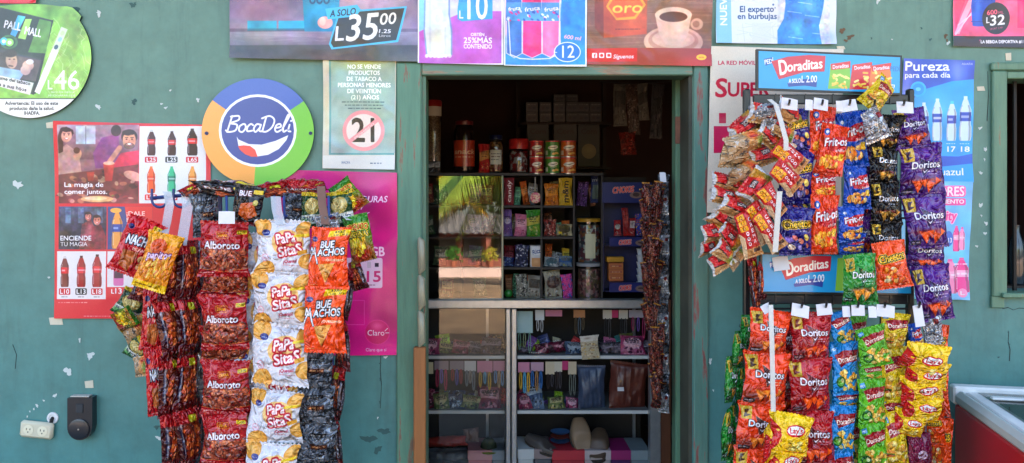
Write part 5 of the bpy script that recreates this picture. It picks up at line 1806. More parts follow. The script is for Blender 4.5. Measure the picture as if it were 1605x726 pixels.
def build_freezer():
    red, gry, wht = M('red freezer enamel', (196, 14, 34), .3, 0, .05, coat=.3), M('grey freezer trim', (188, 194, 190), .4, 0, .06), M('white freezer trim', (232, 232, 230), .4)
    org = Vector((P(1487, 606, -.05).x, -.05, 0))
    r = empty('chest_freezer', org, 'red chest freezer with a grey rim and sliding glass lid', 'freezer')
    zt = P(1487, 606, -.05).z

    def part(name, m, mat, par=r, smooth=True):
        o = m.build(name, mat, par, origin=(0, 0, 0), smooth=smooth)
        o.location = (0, 0, 0)
        return o
    Lx, Ly = 1.15, -.72                                            # the chest runs right and towards the street
    part('body', MB().box((.012, Ly + .012, .06), (Lx - .012, -.012, zt - .045), 0, .012), red, smooth=False)
    part('plinth', MB().box((.04, Ly + .04, 0), (Lx - .04, -.04, .06)), M('black plinth', (28, 28, 30), .6), smooth=False)
    for n, a, b in (('rim', (0, Ly, 0), (.035, -.051, 0)), ('rim', (.051, Ly, 0), (Lx, Ly + .05, 0)), ('rim', (Lx - .05, Ly + .051, 0), (Lx, -.051, 0))):
        part(n, MB().box((a[0], a[1], zt - .048), (b[0], b[1], zt), 0, .014), gry, smooth=False)
    part('rear_rail', MB().box((0, -.05, zt - .048), (Lx, 0, zt + .012), 0, .006), wht, smooth=False)
    part('inner_frame', MB().box((.0355, Ly + .052, zt - .03), (.085, -.052, zt - .004), 0, .004), wht, smooth=False)
    part('liner', MB().box((.076, Ly + .06, zt - .3), (Lx - .06, -.06, zt - .29)), M('white liner', (226, 230, 230), .5), smooth=False)
    lid = part('glass_lid', MB().box((.07, Ly + .06, zt - .008), (Lx - .06, -.055, zt - .003)), glass('lid glass', 1.6, (214, 226, 222)), smooth=False)
    part('handle', MB().box((.16, -.30, zt - .002), (.24, -.17, zt + .012), 0, .005), wht, lid, False)
    part('handle', MB().box((.5, -.30, zt - .002), (.58, -.17, zt + .012), 0, .005), wht, lid, False)
    part('lid_edge', MB().box((.076, -.16, zt - .0025), (Lx - .07, -.135, zt + .006), 0, .003), wht, lid, False)
    r.rotation_euler = (0, 0, math.radians(-13))


# ------------------------------------------------------------------ ground, roof, the far side of the street
def build_outside():
    dirt = M('dry dirt', (180, 146, 108), .95, 0, .18, .7, .4, 2.0, col2=(118, 92, 68))
    m = MB().box((-150, -160, -.3), (150, 60, 0))
    structure(m.build('ground', dirt, smooth=False))
    m = MB().box((-150, -43, .001), (150, -28, .004))
    structure(m.build('road', M('dusty concrete road', (190, 168, 158), .9, 0, .1, .2), smooth=False))
    m = MB().box((-6, -1.35, .001), (6, -.001, .10), 0, .01)
    structure(m.build('porch_floor', M('worn concrete', (140, 134, 124), .8, 0, .15, 2), smooth=False))
    m = MB().box((-5.9, TH + .001, .001), (5.9, 3.0, .08))
    structure(m.build('shop_floor', M('brown tile floor', (92, 66, 54), .5, 0, .2, 3), smooth=False))
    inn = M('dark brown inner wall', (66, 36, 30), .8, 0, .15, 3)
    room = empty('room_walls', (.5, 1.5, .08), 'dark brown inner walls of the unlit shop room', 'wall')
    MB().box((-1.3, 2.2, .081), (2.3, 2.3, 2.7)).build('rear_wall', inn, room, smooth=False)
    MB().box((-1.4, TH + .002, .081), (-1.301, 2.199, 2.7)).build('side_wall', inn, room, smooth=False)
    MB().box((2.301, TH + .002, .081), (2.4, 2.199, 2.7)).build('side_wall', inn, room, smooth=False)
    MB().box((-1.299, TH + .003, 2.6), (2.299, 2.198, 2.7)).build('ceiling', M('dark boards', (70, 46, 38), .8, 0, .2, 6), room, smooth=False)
    m = MB().box((-6.4, -.8, 3.202), (6.4, 3.2, 3.3))
    o = m.build('shade_roof', M('rusty roof sheet', (150, 120, 104), .6, .2, .2, 3), smooth=False)  # out of view, added to shade the racks; eave depth set for the light
    tag(o, 'unseen rusty sheet roof, its eave added to shade the shop front', 'roof')
    # house across the street, seen only in the glass
    r = empty('street_house', (1.5, -46, 0), 'orange house with a corrugated roof across the street', 'house')
    wm, om = M('orange red plaster', (134, 72, 58), .8, 0, .12, .8), M('dark opening', (36, 34, 34), .7)
    MB().box((-8, -50, 0), (9, -45.4, 2.1)).build('wall', wm, r, smooth=False)
    m = MB()

    def roof(a, b):
        x = -9 + 19 * a
        return (x, -43.2 - 4.6 * b, 2.0 + 1.3 * b + .06 * math.sin(x * 14))
    m.sheet(roof, 240, 2)
    m.sheet(lambda a, b: (roof(a, b)[0], roof(a, b)[1], roof(a, b)[2] - .05), 240, 2, 0, True)
    m.build('roof', M('weathered corrugated roof', (128, 122, 118), .6, .1, .2, .6), r)
    for x in (-6.5, -4.2, -2.0, -.1, 1.5, 3.4, 5.6, 7.4):
        MB().box((x, -45.39, .55), (x + 1.1, -45.3, 1.75)).build('opening', om, r, smooth=False)
    for x in (-8.0, -4.9, -1.0, 2.8, 6.6):
        MB().box((x, -44.0, 0), (x + .3, -43.7, 2.0)).build('pillar', wm, r, smooth=False)
    q = random.Random(31)
    leafm = [M('green leaves', (70, 128, 40), .6, 0, .3, 3), M('dark leaves', (44, 84, 40), .6, 0, .3, 3), M('yellow leaves', (170, 160, 50), .6, 0, .2, 3)]
    for i in range(12):
        x = -7.5 + i * 1.35 + q.uniform(-.3, .3)
        t = empty('potted_plant', (x, -42.8, 0), 'leafy potted plant along the front of the orange house', 'plant', 'potted plants before the orange house')
        MB().lathe([(.12, 0), (.2, .32), (.21, .36), (.17, .36), (.16, .3)], (x, -42.8, 0), 14).build('pot', M('clay pot', (150, 84, 60), .8), t)
        m = MB()
        for k in range(130):
            a, e, L = q.uniform(0, 6.28), q.uniform(-.2, 1.4), q.uniform(.15, .6)
            c = Vector((x + L * math.cos(a) * math.cos(e), -42.8 + L * math.sin(a) * math.cos(e), .5 + L * math.sin(e) * 1.3))
            d = Vector((q.uniform(-1, 1), q.uniform(-1, 1), q.uniform(-1, 1))).normalized() * .13
            e2 = d.orthogonal().normalized() * .06
            m.add([c - d, c + e2, c + d, c - e2], [(0, 1, 2, 3)])
        m.build('foliage', leafm[i % 3], t, smooth=False)
    # low wall
    o = MB().box((-20, -28.4, 0), (20, -28.2, .35)).build('low_wall', M('pinkish low wall', (196, 170, 160), .9, 0, .1, 1), smooth=False)
    tag(o, 'low pinkish concrete wall along the far side of the street', 'wall')
    for i, (tx, tz, tr) in enumerate(((-9, 6.2, 4.2), (-1.5, 7.0, 4.6), (6.5, 6.4, 4.4))):
        t = empty('broadleaf_tree', (tx, -55, 0), ('dark leafy tree behind the left end of the orange house', 'tallest dark leafy tree behind the orange house', 'dark leafy tree behind the other end of the orange house')[i], 'tree')
        MB().tube([(tx, -55, 0), (tx + .2, -55, tz * .5), (tx, -55.2, tz)], [.4, .28, .12], 10).build('trunk', M('tree bark', (90, 76, 62), .9, 0, .3, 4), t)
        m = MB()
        for k in range(2600):
            a, e = q.uniform(0, 6.28), math.asin(q.uniform(-1, 1))
            rr = tr * q.uniform(.5, 1) * (1 + .25 * math.sin(a * 3 + i) * math.cos(e * 4))
            c = Vector((tx + rr * math.cos(a) * math.cos(e) * 1.15, -55 + rr * math.sin(a) * math.cos(e), tz + rr * math.sin(e) * .85))
            dd = Vector((q.uniform(-1, 1), q.uniform(-1, 1), q.uniform(-1, 1))).normalized()
            e2 = dd.orthogonal().normalized() * .2
            dd *= .34
            m.add([c - dd, c + e2, c + dd, c - e2], [(0, 1, 2, 3)])
        m.build('crown', M('tree leaves', (62, 92, 40), .6, 0, .3, .8), t, smooth=False)
    # two palms, their crowns hanging before the house
    fr = [M('palm green', (126, 150, 44), .5, 0, .3, 1.5), M('palm yellow', (226, 190, 60), .5, 0, .2, 1.5), M('palm deep green', (60, 96, 36), .5, 0, .3, 1.5)]
    for px_, pz, lab, n, el0 in ((2.2, 3.75, 'coconut palm with arching green and yellow fronds across the street', 36, -.1), (-1.7, 3.9, 'taller coconut palm with drooping green fronds across the street', 34, -.1)):
        py = -18 - (px_ < 0) * 1.5
        pr = empty('palm_tree', (px_ + 1.0 * (1 if px_ > 0 else -1), py, 0), lab, 'palm')
        s0 = 1.0 if px_ > 0 else -1.0
        MB().tube([(px_ + s0, py, 0), (px_ + s0 * .9, py, 1.5), (px_ + s0 * .4, py, 3.0), (px_, py, pz)], [.2, .15, .13, .12], 12).build('trunk', M('palm bark', (120, 106, 88), .9, 0, .3, 5), pr)
        top = Vector((px_, py, pz))
        for i in range(n):
            az = i * 2.399 + q.uniform(-.2, .2)
            el = q.uniform(el0, .8)
            L = q.uniform(2.8, 3.9)
            m = MB()
            dirh = Vector((math.cos(az), math.sin(az), 0))
            pts = [top + dirh * (L * t * (math.cos(el) * .9 + .1)) + Vector((0, 0, L * (math.sin(el) * t - .6 * t * t))) for t in np.linspace(0, 1, 15)]
            m.tube(pts, [.035 * (1 - .8 * k / 14) for k in range(15)], 5)
            side = dirh.cross(Vector((0, 0, 1)))
            for k in range(1, 75):
                t = k / 75 * 14
                a = int(t)
                p = pts[a].lerp(pts[min(a + 1, 14)], t - a)
                tg = (pts[min(a + 1, 14)] - pts[a]).normalized()
                for sg in (-1, 1):
                    ln = (.85 * math.sin(math.pi * (.12 + .86 * k / 75)) + .12) * q.uniform(.8, 1.1)
                    d = (side * sg * .7 + tg * .55 + Vector((0, 0, -.6 - q.uniform(0, .5)))).normalized()
                    w = tg * .022
                    mid = p + d * ln * .5 + Vector((0, 0, .04))
                    e = p + d * ln + Vector((0, 0, -.12 * ln))
                    m.add([p - w, p + w, mid + w, mid - w, e], [(0, 1, 2, 3), (3, 2, 4)])
            m.build('frond', fr[0 if i % 3 else 1] if i % 5 else fr[2], pr, smooth=False)


def build_light():
    el, az = math.radians(27), math.radians(18)
    S = Vector((math.sin(az) * math.cos(el), math.cos(az) * math.cos(el), math.sin(el)))
    w = bpy.data.worlds.new('World')
    scene.world = w
    w.use_nodes = True
    nt = w.node_tree
    bg = nt.nodes['Background']
    sky = nt.nodes.new('ShaderNodeTexSky')
    sky.sky_type = 'NISHITA'
    sky.sun_disc = False
    sky.sun_elevation, sky.sun_rotation = el, az
    sky.air_density, sky.dust_density, sky.ozone_density = 1.0, 4.0, .6
    nt.links.new(sky.outputs[0], bg.inputs[0])
    bg.inputs[1].default_value = .13
    L = bpy.data.lights.new('sun', 'SUN')
    L.energy, L.angle, L.color = 4.0, math.radians(.5), (1, .95, .86)
    o = bpy.data.objects.new('sun', L)
    o.location = S * 30
    o.rotation_euler = (-S).to_track_quat('-Z', 'Y').to_euler()
    COL.objects.link(o)
    cam = bpy.data.cameras.new('camera')
    cam.sensor_fit, cam.sensor_width = 'HORIZONTAL', 36.0
    cam.lens = 36.0 * F / 1605.0
    cam.shift_x, cam.shift_y = (802.5 - U0) / 1605.0, -(363 - V0) / 1605.0
    cam.clip_start, cam.clip_end = .05, 500
    c = bpy.data.objects.new('camera', cam)
    c.location, c.rotation_euler = (0, -D, ZC), (math.pi / 2, 0, 0)
    COL.objects.link(c)
    scene.camera = c
    vs = scene.view_settings
    vs.view_transform, vs.look, vs.gamma, vs.exposure = 'Standard', 'None', 1.0, EXPOSURE
    vs.use_curve_mapping = False
    scene.cycles.max_bounces, scene.cycles.transparent_max_bounces = 8, 16
    scene.cycles.caustics_reflective = scene.cycles.caustics_refractive = False


EXPOSURE = 3.0


# ------------------------------------------------------------------ the blue snack stand
def hook(m, u, v, y, drop=30, w=24, r=.0035):
    """J hook: down from (u, v), round and up again on the right."""
    pts = [P(u, v, y), P(u, v + drop * .5, y)]
    for t in np.linspace(math.pi, 2 * math.pi, 9):
        pts.append(P(u + w / 2 + w / 2 * math.cos(t), v + drop * .5 - w * .5 * math.sin(t) * 1.0, y))
    pts.append(P(u + w, v + drop * .2, y))
    m.tube(pts, r, 8)
    return m


def build_blue_stand():
    blue = M('blue enamelled wire', (38, 62, 128), .35, .1, .15, 12)
    Y = -.17
    r = empty('snack_stand', (P(430, 0, Y).x, Y, 0), 'blue wire snack stand with hooks holding strips of bags by the magenta poster', 'snack stand')
    r['_o'] = tuple(r.location)
    for u in (345, 404, 520):
        MB().tube([(P(u, 0, Y).x, Y, .105), P(u, 306, Y)], .007, 8).build('post', blue, r)
    m = MB().tube([P(236, 311, Y), P(300, 305, Y), P(548, 308, Y), P(575, 312, Y)], .006, 8)
    m.build('top_rail', blue, r)
    MB().tube([P(345, 520, Y), P(520, 520, Y)], .005, 8).build('cross_bar', blue, r)
    for u, y in ((238, -.19), (272, -.21), (500, -.24), (536, -.24)):
        m = hook(MB(), u, 296, y, 34, 24, .0042)
        m.tube([P(u, 298, y), P(u, 307, Y)], .0042, 6)
        m.build('hook', blue, r)
    for u in (355, 430, 445, 515):
        m = MB().tube([P(u, 307, Y), P(u, 309, -.30), P(u + 1, 345, -.335), P(u + 4, 338, -.345)], .004, 8)
        m.build('hook', blue, r)
    for u in (345, 520):
        x = P(u, 0, Y).x
        MB().tube([(x, Y, .11), (x, Y - .28, .108)], .008, 8).build('foot', blue, r)


def card(u0, v0, u1, v1, y, label, group, rot=0, name='hook_card', cat='hook card', mat=None):
    k = K(y)
    c = P((u0 + u1) / 2, (v0 + v1) / 2, y)
    w, h = (u1 - u0) * k / 2, (v1 - v0) * k / 2
    m = MB()
    m.prism([(-w, -h), (w, -h), (w * .96, h * .9), (w * .2, h), (-w, h * .96)], -.0008, .0008)
    o = m.build(name, mat or M('white card', (214, 212, 218), .55, 0, .04), origin=(0, 0, 0), smooth=False)
    o.location = c
    o.rotation_euler = (math.radians(rnd.uniform(-14, -4)), math.radians(rot), math.radians(rnd.uniform(-14, 14)))
    return tag(o, label, cat, group)


CLEAR = None


def clear_strap(pts, w, label, y0, mat=None, name='plastic_strap'):
    """Band of plastic along pixel points (u, v, y)."""
    m = MB()
    vs = []
    for (u, v, y) in pts:
        k = K(y)
        c = P(u, v, y)
        vs += [(c.x - w * k / 2, y, c.z), (c.x + w * k / 2, y - .002, c.z), (c.x + w * k / 2, y + .0005, c.z), (c.x - w * k / 2, y + .0025, c.z)]
    n = len(pts)
    fs = []
    for i in range(n - 1):
        for k in range(4):
            fs.append((i * 4 + k, (i + 1) * 4 + k, (i + 1) * 4 + (k + 1) % 4, i * 4 + (k + 1) % 4))
    fs += [(0, 1, 2, 3), tuple((n - 1) * 4 + k for k in (3, 2, 1, 0))]
    m.add(vs, fs)
    o = m.build(name, mat or M('milky plastic', (222, 222, 214), .3, 0, .05, coat=.3))
    return tag(o, label, 'plastic strap')


def fill_blue_stand():
    G = 'snack bags hanging on the blue stand'
    soft = milky('clear film', (206, 210, 214), .55, .2)
    # popcorn strip with a second one behind it
    W = 'front strip of red caramel popcorn bags'
    strip('caramel', ((352, 348, 433, 76, 0, 4, 1), (352, 402, 463, 74, .045, -6, 1), (351, 462, 548, 75, 0, -4, -2), (353, 510, 568, 74, .04, 5, 0), (354, 565, 648, 74, 0, 3, 0), (352, 646, 728, 76, 0, -3, -1), (352, 724, 806, 76, 0, 2, 0)), -.36, W, G)
    strip('caramel', ((361, 362, 445, 72, 0, -10, 0), (362, 443, 528, 72, 0, -10, 1), (362, 526, 610, 72, 0, -9, 0), (361, 608, 695, 72, 0, -10, 0), (361, 693, 775, 72, 0, -10, 0)), -.27, 'rear strip of red popcorn bags, half hidden', G)
    W = 'front strip of white potato chip bags'
    strip('white', ((442, 346, 430, 84, 0, 2, 3), (438, 428, 512, 86, 0, -3, 4), (442, 508, 602, 88, 0, 4, 5), (434, 560, 642, 80, .05, 0, 2), (433, 612, 694, 84, 0, -3, 4), (427, 692, 778, 84, 0, 2, 2)), -.37, W, G)
    strip('white', ((408, 366, 452, 66, 0, 28, 2), (404, 450, 538, 66, 0, 26, 3), (402, 536, 622, 66, 0, 30, 2), (398, 620, 708, 66, 0, 28, 2), (396, 706, 790, 66, 0, 26, 0)), -.29, 'rear white chip strip turned half sideways', G)
    strip('orange', ((517, 357, 452, 62, 0, -3, 2), (511, 449, 552, 64, 0, 3, 2)), -.38, 'orange nacho strip', G, T=.3)
    strip('black', ((492, 548, 610, 58, 0, 6, 2), (494, 606, 668, 62, 0, -8, -3), (496, 664, 730, 62, 0, 6, 1), (496, 728, 795, 60, 0, 0, 0)), -.33, 'strip of crumpled black and silver bags', G, T=.4)
    strip('ochre', ((540, 420, 500, 36, 0, -50, 2), (536, 498, 580, 36, 0, -52, 0), (529, 576, 655, 34, 0, -50, 1), (525, 652, 732, 34, 0, -48, 1)), -.26, 'narrow brown strip beside the orange nacho bags', G, T=.5)
    # left cluster
    bag('nacho', 216, 388, 62, 92, -.33, 'red nacho bag tilted outward beside the yellow fries bag', G, 24, 18, T=.34)
    bag('fries', 247, 410, 54, 92, -.39, 'yellow fries bag tilted in front of the red nacho bag', G, 17, 8, T=.36)
    strip('ochre', ((273, 372, 470, 58, 0, 66, 3), (271, 466, 560, 60, 0, 64, -2), (270, 556, 650, 58, 0, 66, 2), (274, 646, 735, 58, 0, 66, 3)), -.33, 'outer brown strip hanging edge on', G, T=.36)
    strip('ochre', ((296, 378, 468, 56, 0, 70, -1), (295, 464, 556, 58, 0, 70, 1), (294, 552, 645, 56, 0, 70, 1), (298, 640, 732, 58, 0, 70, -2)), -.31, 'inner brown edge-on strip beside the silver one', G, T=.36)
    strip('silver', ((310, 380, 460, 30, 0, 40, -4), (312, 456, 540, 34, 0, 50, 3), (311, 536, 620, 32, 0, 46, 0), (313, 616, 730, 32, 0, 50, 0)), -.24, 'strip of silver backed bags left of the popcorn', G, T=.5)
    bag('nacho', 246, 498, 48, 100, -.27, 'red nacho bag behind the brown strips, half way down', G, 3, 24, T=.4)
    bag('nacho', 250, 596, 44, 108, -.28, 'red nacho bag lowest of the cluster behind the brown strips', G, -4, 20, T=.4)
    for i, (u, v, w, h, rl, k) in enumerate(((205, 478, 46, 44, 30, 'greenchip'), (213, 520, 42, 44, -24, 'soupgreen'), (217, 548, 42, 40, 36, 'greenchip'), (222, 574, 32, 32, -12, 'soupgreen'), (196, 500, 36, 30, 60, 'plantain'), (228, 452, 44, 44, 14, 'ochre'))):
        bag(k, u, v, w, h, -.2 - .012 * i, f'{ORD[i]} of the small crumpled green and brown bags beside the wall', G, rl, rnd.uniform(-30, 30), rnd.uniform(-15, 15), T=.5)
    # black bags and foil lying over the top rail
    bag('darknacho', 388, 322, 52, 62, -.27, 'black nacho bag with a brown chip hanging over the top rail', G, 8, -8, T=.4)
    bag('black', 322, 336, 44, 70, -.22, 'crumpled black bag behind the left hooks', G, -6, 20, T=.5)
    bag('darknacho', 352, 296, 110, 30, -.23, 'black bag lying flat across the top rail of the stand', G, 3, 4, 50, T=.25)
    bag('black', 462, 328, 40, 48, -.24, 'black bag hanging behind the white potato bags', G, 4, 10, T=.4)
    bag('greenchip', 489, 330, 34, 56, -.27, 'dark green plantain chip bag above the orange nachos', G, 2, 10, T=.4)
    bag('greenchip', 535, 328, 44, 58, -.26, 'dark green plantain chip bag under the upper corner hook', G, -10, -16, T=.4)
    bag('plantain', 563, 374, 46, 74, -.30, 'yellow and green plantain bag hanging at the outer hook', G, -14, -18, T=.4)
    bag('ochre', 560, 432, 30, 46, -.23, 'small brown meat snack bag under the yellow plantain bag', G, -16, -30, T=.5)
    bag('silver', 514, 350, 40, 28, -.33, 'crumpled white foil bag top above the orange nachos', G, -10, 6, T=.4)
    bag('plantain', 545, 308, 46, 54, -.24, 'yellow and green plantain bag leaning over the upper rail end', G, -34, -14, 10, T=.5)
    for i, (u, v, w, h, rl, k) in enumerate(((430, 297, 70, 26, -6, 'ochre'), (480, 293, 66, 26, -4, 'caramel'), (300, 298, 40, 18, -20, 'ochre'))):
        bag(k, u, v, w, h, -.215 - .01 * i, ('brown foil bag lying over the rail beside the round sign', 'red foil bag lying over the rail by the magenta poster', 'brown foil bag end above the left hooks')[i], G, rl, 0, 40, T=.4)
    card(343, 331, 368, 351, -.41, 'white hook card above the red popcorn strip', 'white hook cards')
    clear_strap(((262, 300, -.215), (266, 320, -.24), (262, 345, -.27), (256, 372, -.34)), 14, 'clear plastic hanging strap of the yellow fries bag', 0, soft)
    clear_strap(((292, 298, -.22), (294, 325, -.24), (290, 350, -.30), (284, 385, -.345)), 17, 'clear plastic strap gathered on the second blue hook', 0, soft)
    clear_strap(((432, 308, -.34), (434, 330, -.36), (440, 352, -.39)), 16, 'clear plastic strap above the white potato bags', 0, soft)
    clear_strap(((503, 292, -.25), (505, 320, -.30), (510, 352, -.36)), 13, 'brown card strap above the orange nacho bags', 0, M('brown card strap', (132, 96, 82), .5, 0, .1))
    clear_strap(((541, 330, -.25), (545, 338, -.275), (552, 345, -.30)), 18, 'short white strap holding the yellow plantain bag', 0)


# ------------------------------------------------------------------ the black display rack
def build_black_rack():
    blk = M('black rack plastic', (26, 27, 30), .35, .1, .1, 8, coat=.2)
    Y = -.2
    r = empty('display_rack', (P(1300, 0, Y).x, Y, 0), 'black display rack with two blue price signs full of snack bags', 'display rack')
    r['_o'] = tuple(r.location)
    for u in (1170, 1426):
        x = P(u, 0, Y).x
        MB().box((x - .010, Y - .012, .102), (x + .010, Y + .012, P(0, 140, Y).z), 0, .004).build('post', blk, r, smooth=False)
    for v in (154, 468):
        m = pbox(MB(), 1182, v - 6, 1424, v + 9, Y - .03, Y - .013, 0, .003)
        for u in (1215, 1262, 1305, 1350, 1395):
            pbox(m, u, v - 7, u + 2, v + 10, Y - .033, Y - .0305)
        m.build('hook_bar', blk, r, smooth=False)
    for v in (330, 342, 484, 640):
        MB().tube([P(1170, v, Y - .004), P(1426, v, Y - .004)], .0035, 6).build('cross_wire', blk, r)
    for u in (1240, 1288, 1334, 1380):
        MB().tube([P(u, 160, Y + .006), (P(u, 0, Y + .006).x, Y + .006, .2)], .003, 6).build('upright_wire', blk, r)
    for v, us in ((163, (1236, 1288, 1331, 1370, 1416)), (480, (1205, 1256, 1294, 1344, 1386, 1440))):
        for u in us:
            MB().tube([P(u, v, Y - .02), P(u, v + 2, -.372), P(u + 1, v - 1, -.388), P(u + 2, v - 7, -.392)], .0036, 6).build('hook', blk, r)
    # price signs
    for art, c, y in ((art_header(), ((1189, 80), (1411, 90), (1410, 146), (1189, 138)), -.245), (art_mid(), ((1195, 399), (1428, 400), (1428, 460), (1195, 457)), -.245)):
        m = MB()
        e = 3
        q = [P(u + du * e, v + dv * e, y) for (u, v), (du, dv) in zip(c, ((-1, -1), (1, -1), (1, 1), (-1, 1)))]
        m.prism([(p.x, p.z) for p in q], y, y + .014)
        f = m.build('sign_frame', blk, r, smooth=False)
        m = MB()
        q = [P(u, v, y - .001) for u, v in c]
        x0, x1 = art.x0, art.x1
        m.add([tuple(p) for p in q], [(3, 2, 1, 0)], 0, [(0, 1), (1, 1), (1, 0), (0, 0)])
        m.build('printed_panel', printed('sign print', art, .25, .06, 0, .4, 2.0, .01), f, smooth=False)
    for u in (1170, 1426):
        x = P(u, 0, Y).x
        MB().box((x - .02, Y - .25, .102), (x + .02, Y + .12, .13), 0, .006).build('foot', blk, r, smooth=False)


def fill_black_rack():
    G, G2 = 'snack bags on the upper hooks of the black rack', 'snack bags on the lower hooks of the black rack'
    wst = milky('cloudy white strap', (214, 212, 206), .28, .25)
    # upper strips
    strip('puffblue', ((1250, 172, 240, 50, 0, 10, -6), (1248, 236, 318, 52, 0, -6, 0), (1247, 296, 340, 50, .03, 0, 0), (1247, 326, 400, 54, -.02, 2, 1)), -.3, 'strip of dark blue puff snack bags', G, T=.42)
    strip('cornorange', ((1288, 168, 250, 40, 0, 6, 4), (1304, 196, 274, 42, -.03, -14, 10), (1291, 266, 312, 42, 0, 4, 0), (1292, 306, 398, 43, -.01, -2, 0)), -.3, 'strip of orange corn snack bags', G, T=.45)
    strip('cornblue', ((1336, 176, 262, 46, 0, -8, -5), (1341, 260, 328, 43, 0, 4, -2), (1334, 324, 382, 42, 0, 6, 0), (1334, 366, 399, 42, .02, 0, 0)), -.3, 'strip of blue corn snack bags', G, T=.42)
    strip('tripurple', ((1348, 196, 268, 34, 0, -30, 0), (1356, 266, 340, 34, 0, -34, 3), (1356, 338, 400, 34, 0, -30, 0)), -.255, 'purple strip behind the black bags', G, T=.4)
    strip('triblack', ((1392, 180, 236, 44, 0, -10, 6), (1386, 228, 288, 48, 0, 8, 2), (1388, 284, 352, 46, 0, -4, 0), (1386, 348, 408, 48, 0, 4, 3)), -.3, 'strip of crinkled black chip bags', G, T=.45)
    bag('silver', 1370, 196, 44, 52, -.35, 'silver foil back of a bag at the head of the black strip', G, -24, 14, T=.5)
    strip('tripurple', ((1428, 170, 232, 50, 0, -6, -8), (1444, 226, 308, 64, 0, -10, -4), (1452, 304, 388, 62, 0, -8, -4), (1452, 372, 424, 56, .03, -6, 0), (1463, 416, 502, 54, 0, -10, -9)), -.31, 'front strip of purple corn chip bags', G, T=.36)
    bag('dorayellow', 1376, 148, 40, 58, -.31, 'small yellow and red corn bag tilted in front of the top sign', G, 42, 10, T=.4)
    bag('pufforange', 1397, 415, 54, 74, -.35, 'orange puff snack bag in front of the lower blue sign', G, -9, -4, T=.38)
    bag('trigreen', 1347, 438, 58, 80, -.36, 'green corn chip bag in front of the lower blue sign', G, -1, 3, T=.36)
    # the fan of brown and red soup bags
    fan = (('soup', 1166, 200, 78, 34, -34, 0), ('soup', 1198, 180, 60, 30, 8, 1), ('soup', 1236, 178, 60, 32, 24, 0), ('soupgreen', 1166, 224, 76, 32, -14, 1), ('soup', 1206, 214, 54, 30, 30, 0), ('soupgreen', 1158, 246, 78, 34, 2, 1), ('soup', 1196, 244, 60, 32, -20, 0), ('soupgreen', 1166, 270, 76, 32, -20, 1), ('soup', 1142, 288, 66, 28, 6, 0), ('soup', 1184, 290, 60, 34, -52, 1),
           ('soup', 1142, 308, 70, 28, 10, 1), ('soupgreen', 1178, 322, 56, 30, 30, 0), ('soup', 1154, 328, 72, 30, 18, 1), ('soup', 1138, 346, 68, 30, 22, 0), ('soupgreen', 1166, 352, 54, 28, 40, 0), ('soup', 1118, 364, 46, 28, -12, 1), ('soup', 1144, 374, 50, 30, 44, 1), ('soup', 1112, 386, 42, 28, -18, 0), ('soup', 1134, 394, 44, 28, 30, 1), ('soup', 1130, 410, 46, 28, -28, 0), ('soupgreen', 1150, 404, 40, 26, -46, 0), ('soup', 1226, 204, 50, 28, 34, 1))
    for i, (k, u, v, w, h, rl, f) in enumerate(fan):
        bag(k, u, v, w, h, -.30 - .008 * (i % 5) - (.03 if f else 0), f'brown and red soup sachet, number {i + 1} counting down the fan by the door frame', 'soup sachets fanned out at the rack side', rl, rnd.uniform(8, 34), rnd.uniform(-25, 25), T=.42)
    for i, (u, v, w, h, rl) in enumerate(((1238, 246, 36, 62, -52), (1232, 278, 36, 58, -50), (1210, 316, 32, 60, -40), (1192, 350, 30, 70, -32), (1172, 368, 32, 74, -20), (1206, 362, 30, 72, -36))):
        bag('noodle', u, v, w, h, -.375 - .008 * (i % 3), f'{ORD[i]} red soup sachet with yellow squares, counted down the plastic strap', 'soup sachets with yellow squares', rl, 10, 6, T=.42)
    for i, (u, v) in enumerate(((1180, 432), (1194, 440), (1184, 462))):
        bag('ochre', u, v, 24, 60, -.24, ('narrow brown bag behind the rack post', 'narrow brown bag between rack post and blue sign', 'lowest narrow brown bag behind the rack post')[i], G, rnd.uniform(-8, 8), 40, T=.5)
    for i, (u, v, w, h, rl) in enumerate(((1196, 176, 46, 26, -8), (1206, 192, 30, 34, 10))):
        bag('silver', u, v, w, h, -.345, ('silver foil bundle at the top of the soup fan', 'small silver foil fold hanging under the strap head')[i], G, rl, 0, T=.6)
    clear_strap(((1206, 156, -.36), (1216, 164, -.375), (1224, 190, -.39), (1232, 220, -.40), (1232, 236, -.40)), 7, 'white plastic clip strap curving over the soup bags', 0, wst)
    clear_strap(((1222, 300, -.40), (1219, 340, -.405), (1215, 395, -.405)), 8, 'straight white plastic clip strap beside the dark blue bags', 0, wst)
    # lower strips
    strip('trigreen', ((1172, 494, 548, 34, 0, 52, 8), (1156, 520, 576, 32, -.02, 50, 8), (1162, 572, 634, 34, 0, 52, 6), (1144, 560, 630, 32, -.03, 48, 8), (1152, 630, 694, 34, 0, 52, 4), (1142, 640, 720, 32, -.03, 48, 4), (1150, 690, 760, 34, 0, 50, 3)), -.27, 'twin strip of green chip bags seen edge on', G2, T=.5)
    strip('triorange', ((1206, 486, 556, 62, 0, 2, 6), (1199, 552, 636, 68, 0, -2, 5), (1190, 632, 708, 68, 0, 3, 4), (1182, 700, 780, 66, 0, 0, 3)), -.35, 'strip of orange corn chip bags', G2, T=.36)
    strip('trired', ((1234, 500, 570, 40, .05, -20, 2), (1228, 566, 650, 40, .05, -20, 2), (1226, 646, 730, 40, .05, -20, 2)), -.32, 'rear strip of red bags behind the orange chips', G2, T=.4)
    strip('trired', ((1270, 490, 566, 62, 0, 0, 0), (1270, 560, 648, 66, 0, 3, 0), (1273, 644, 730, 66, 0, -3, -1), (1273, 726, 800, 66, 0, 0, 0)), -.35, 'front strip of red corn chip bags', G2, T=.36)
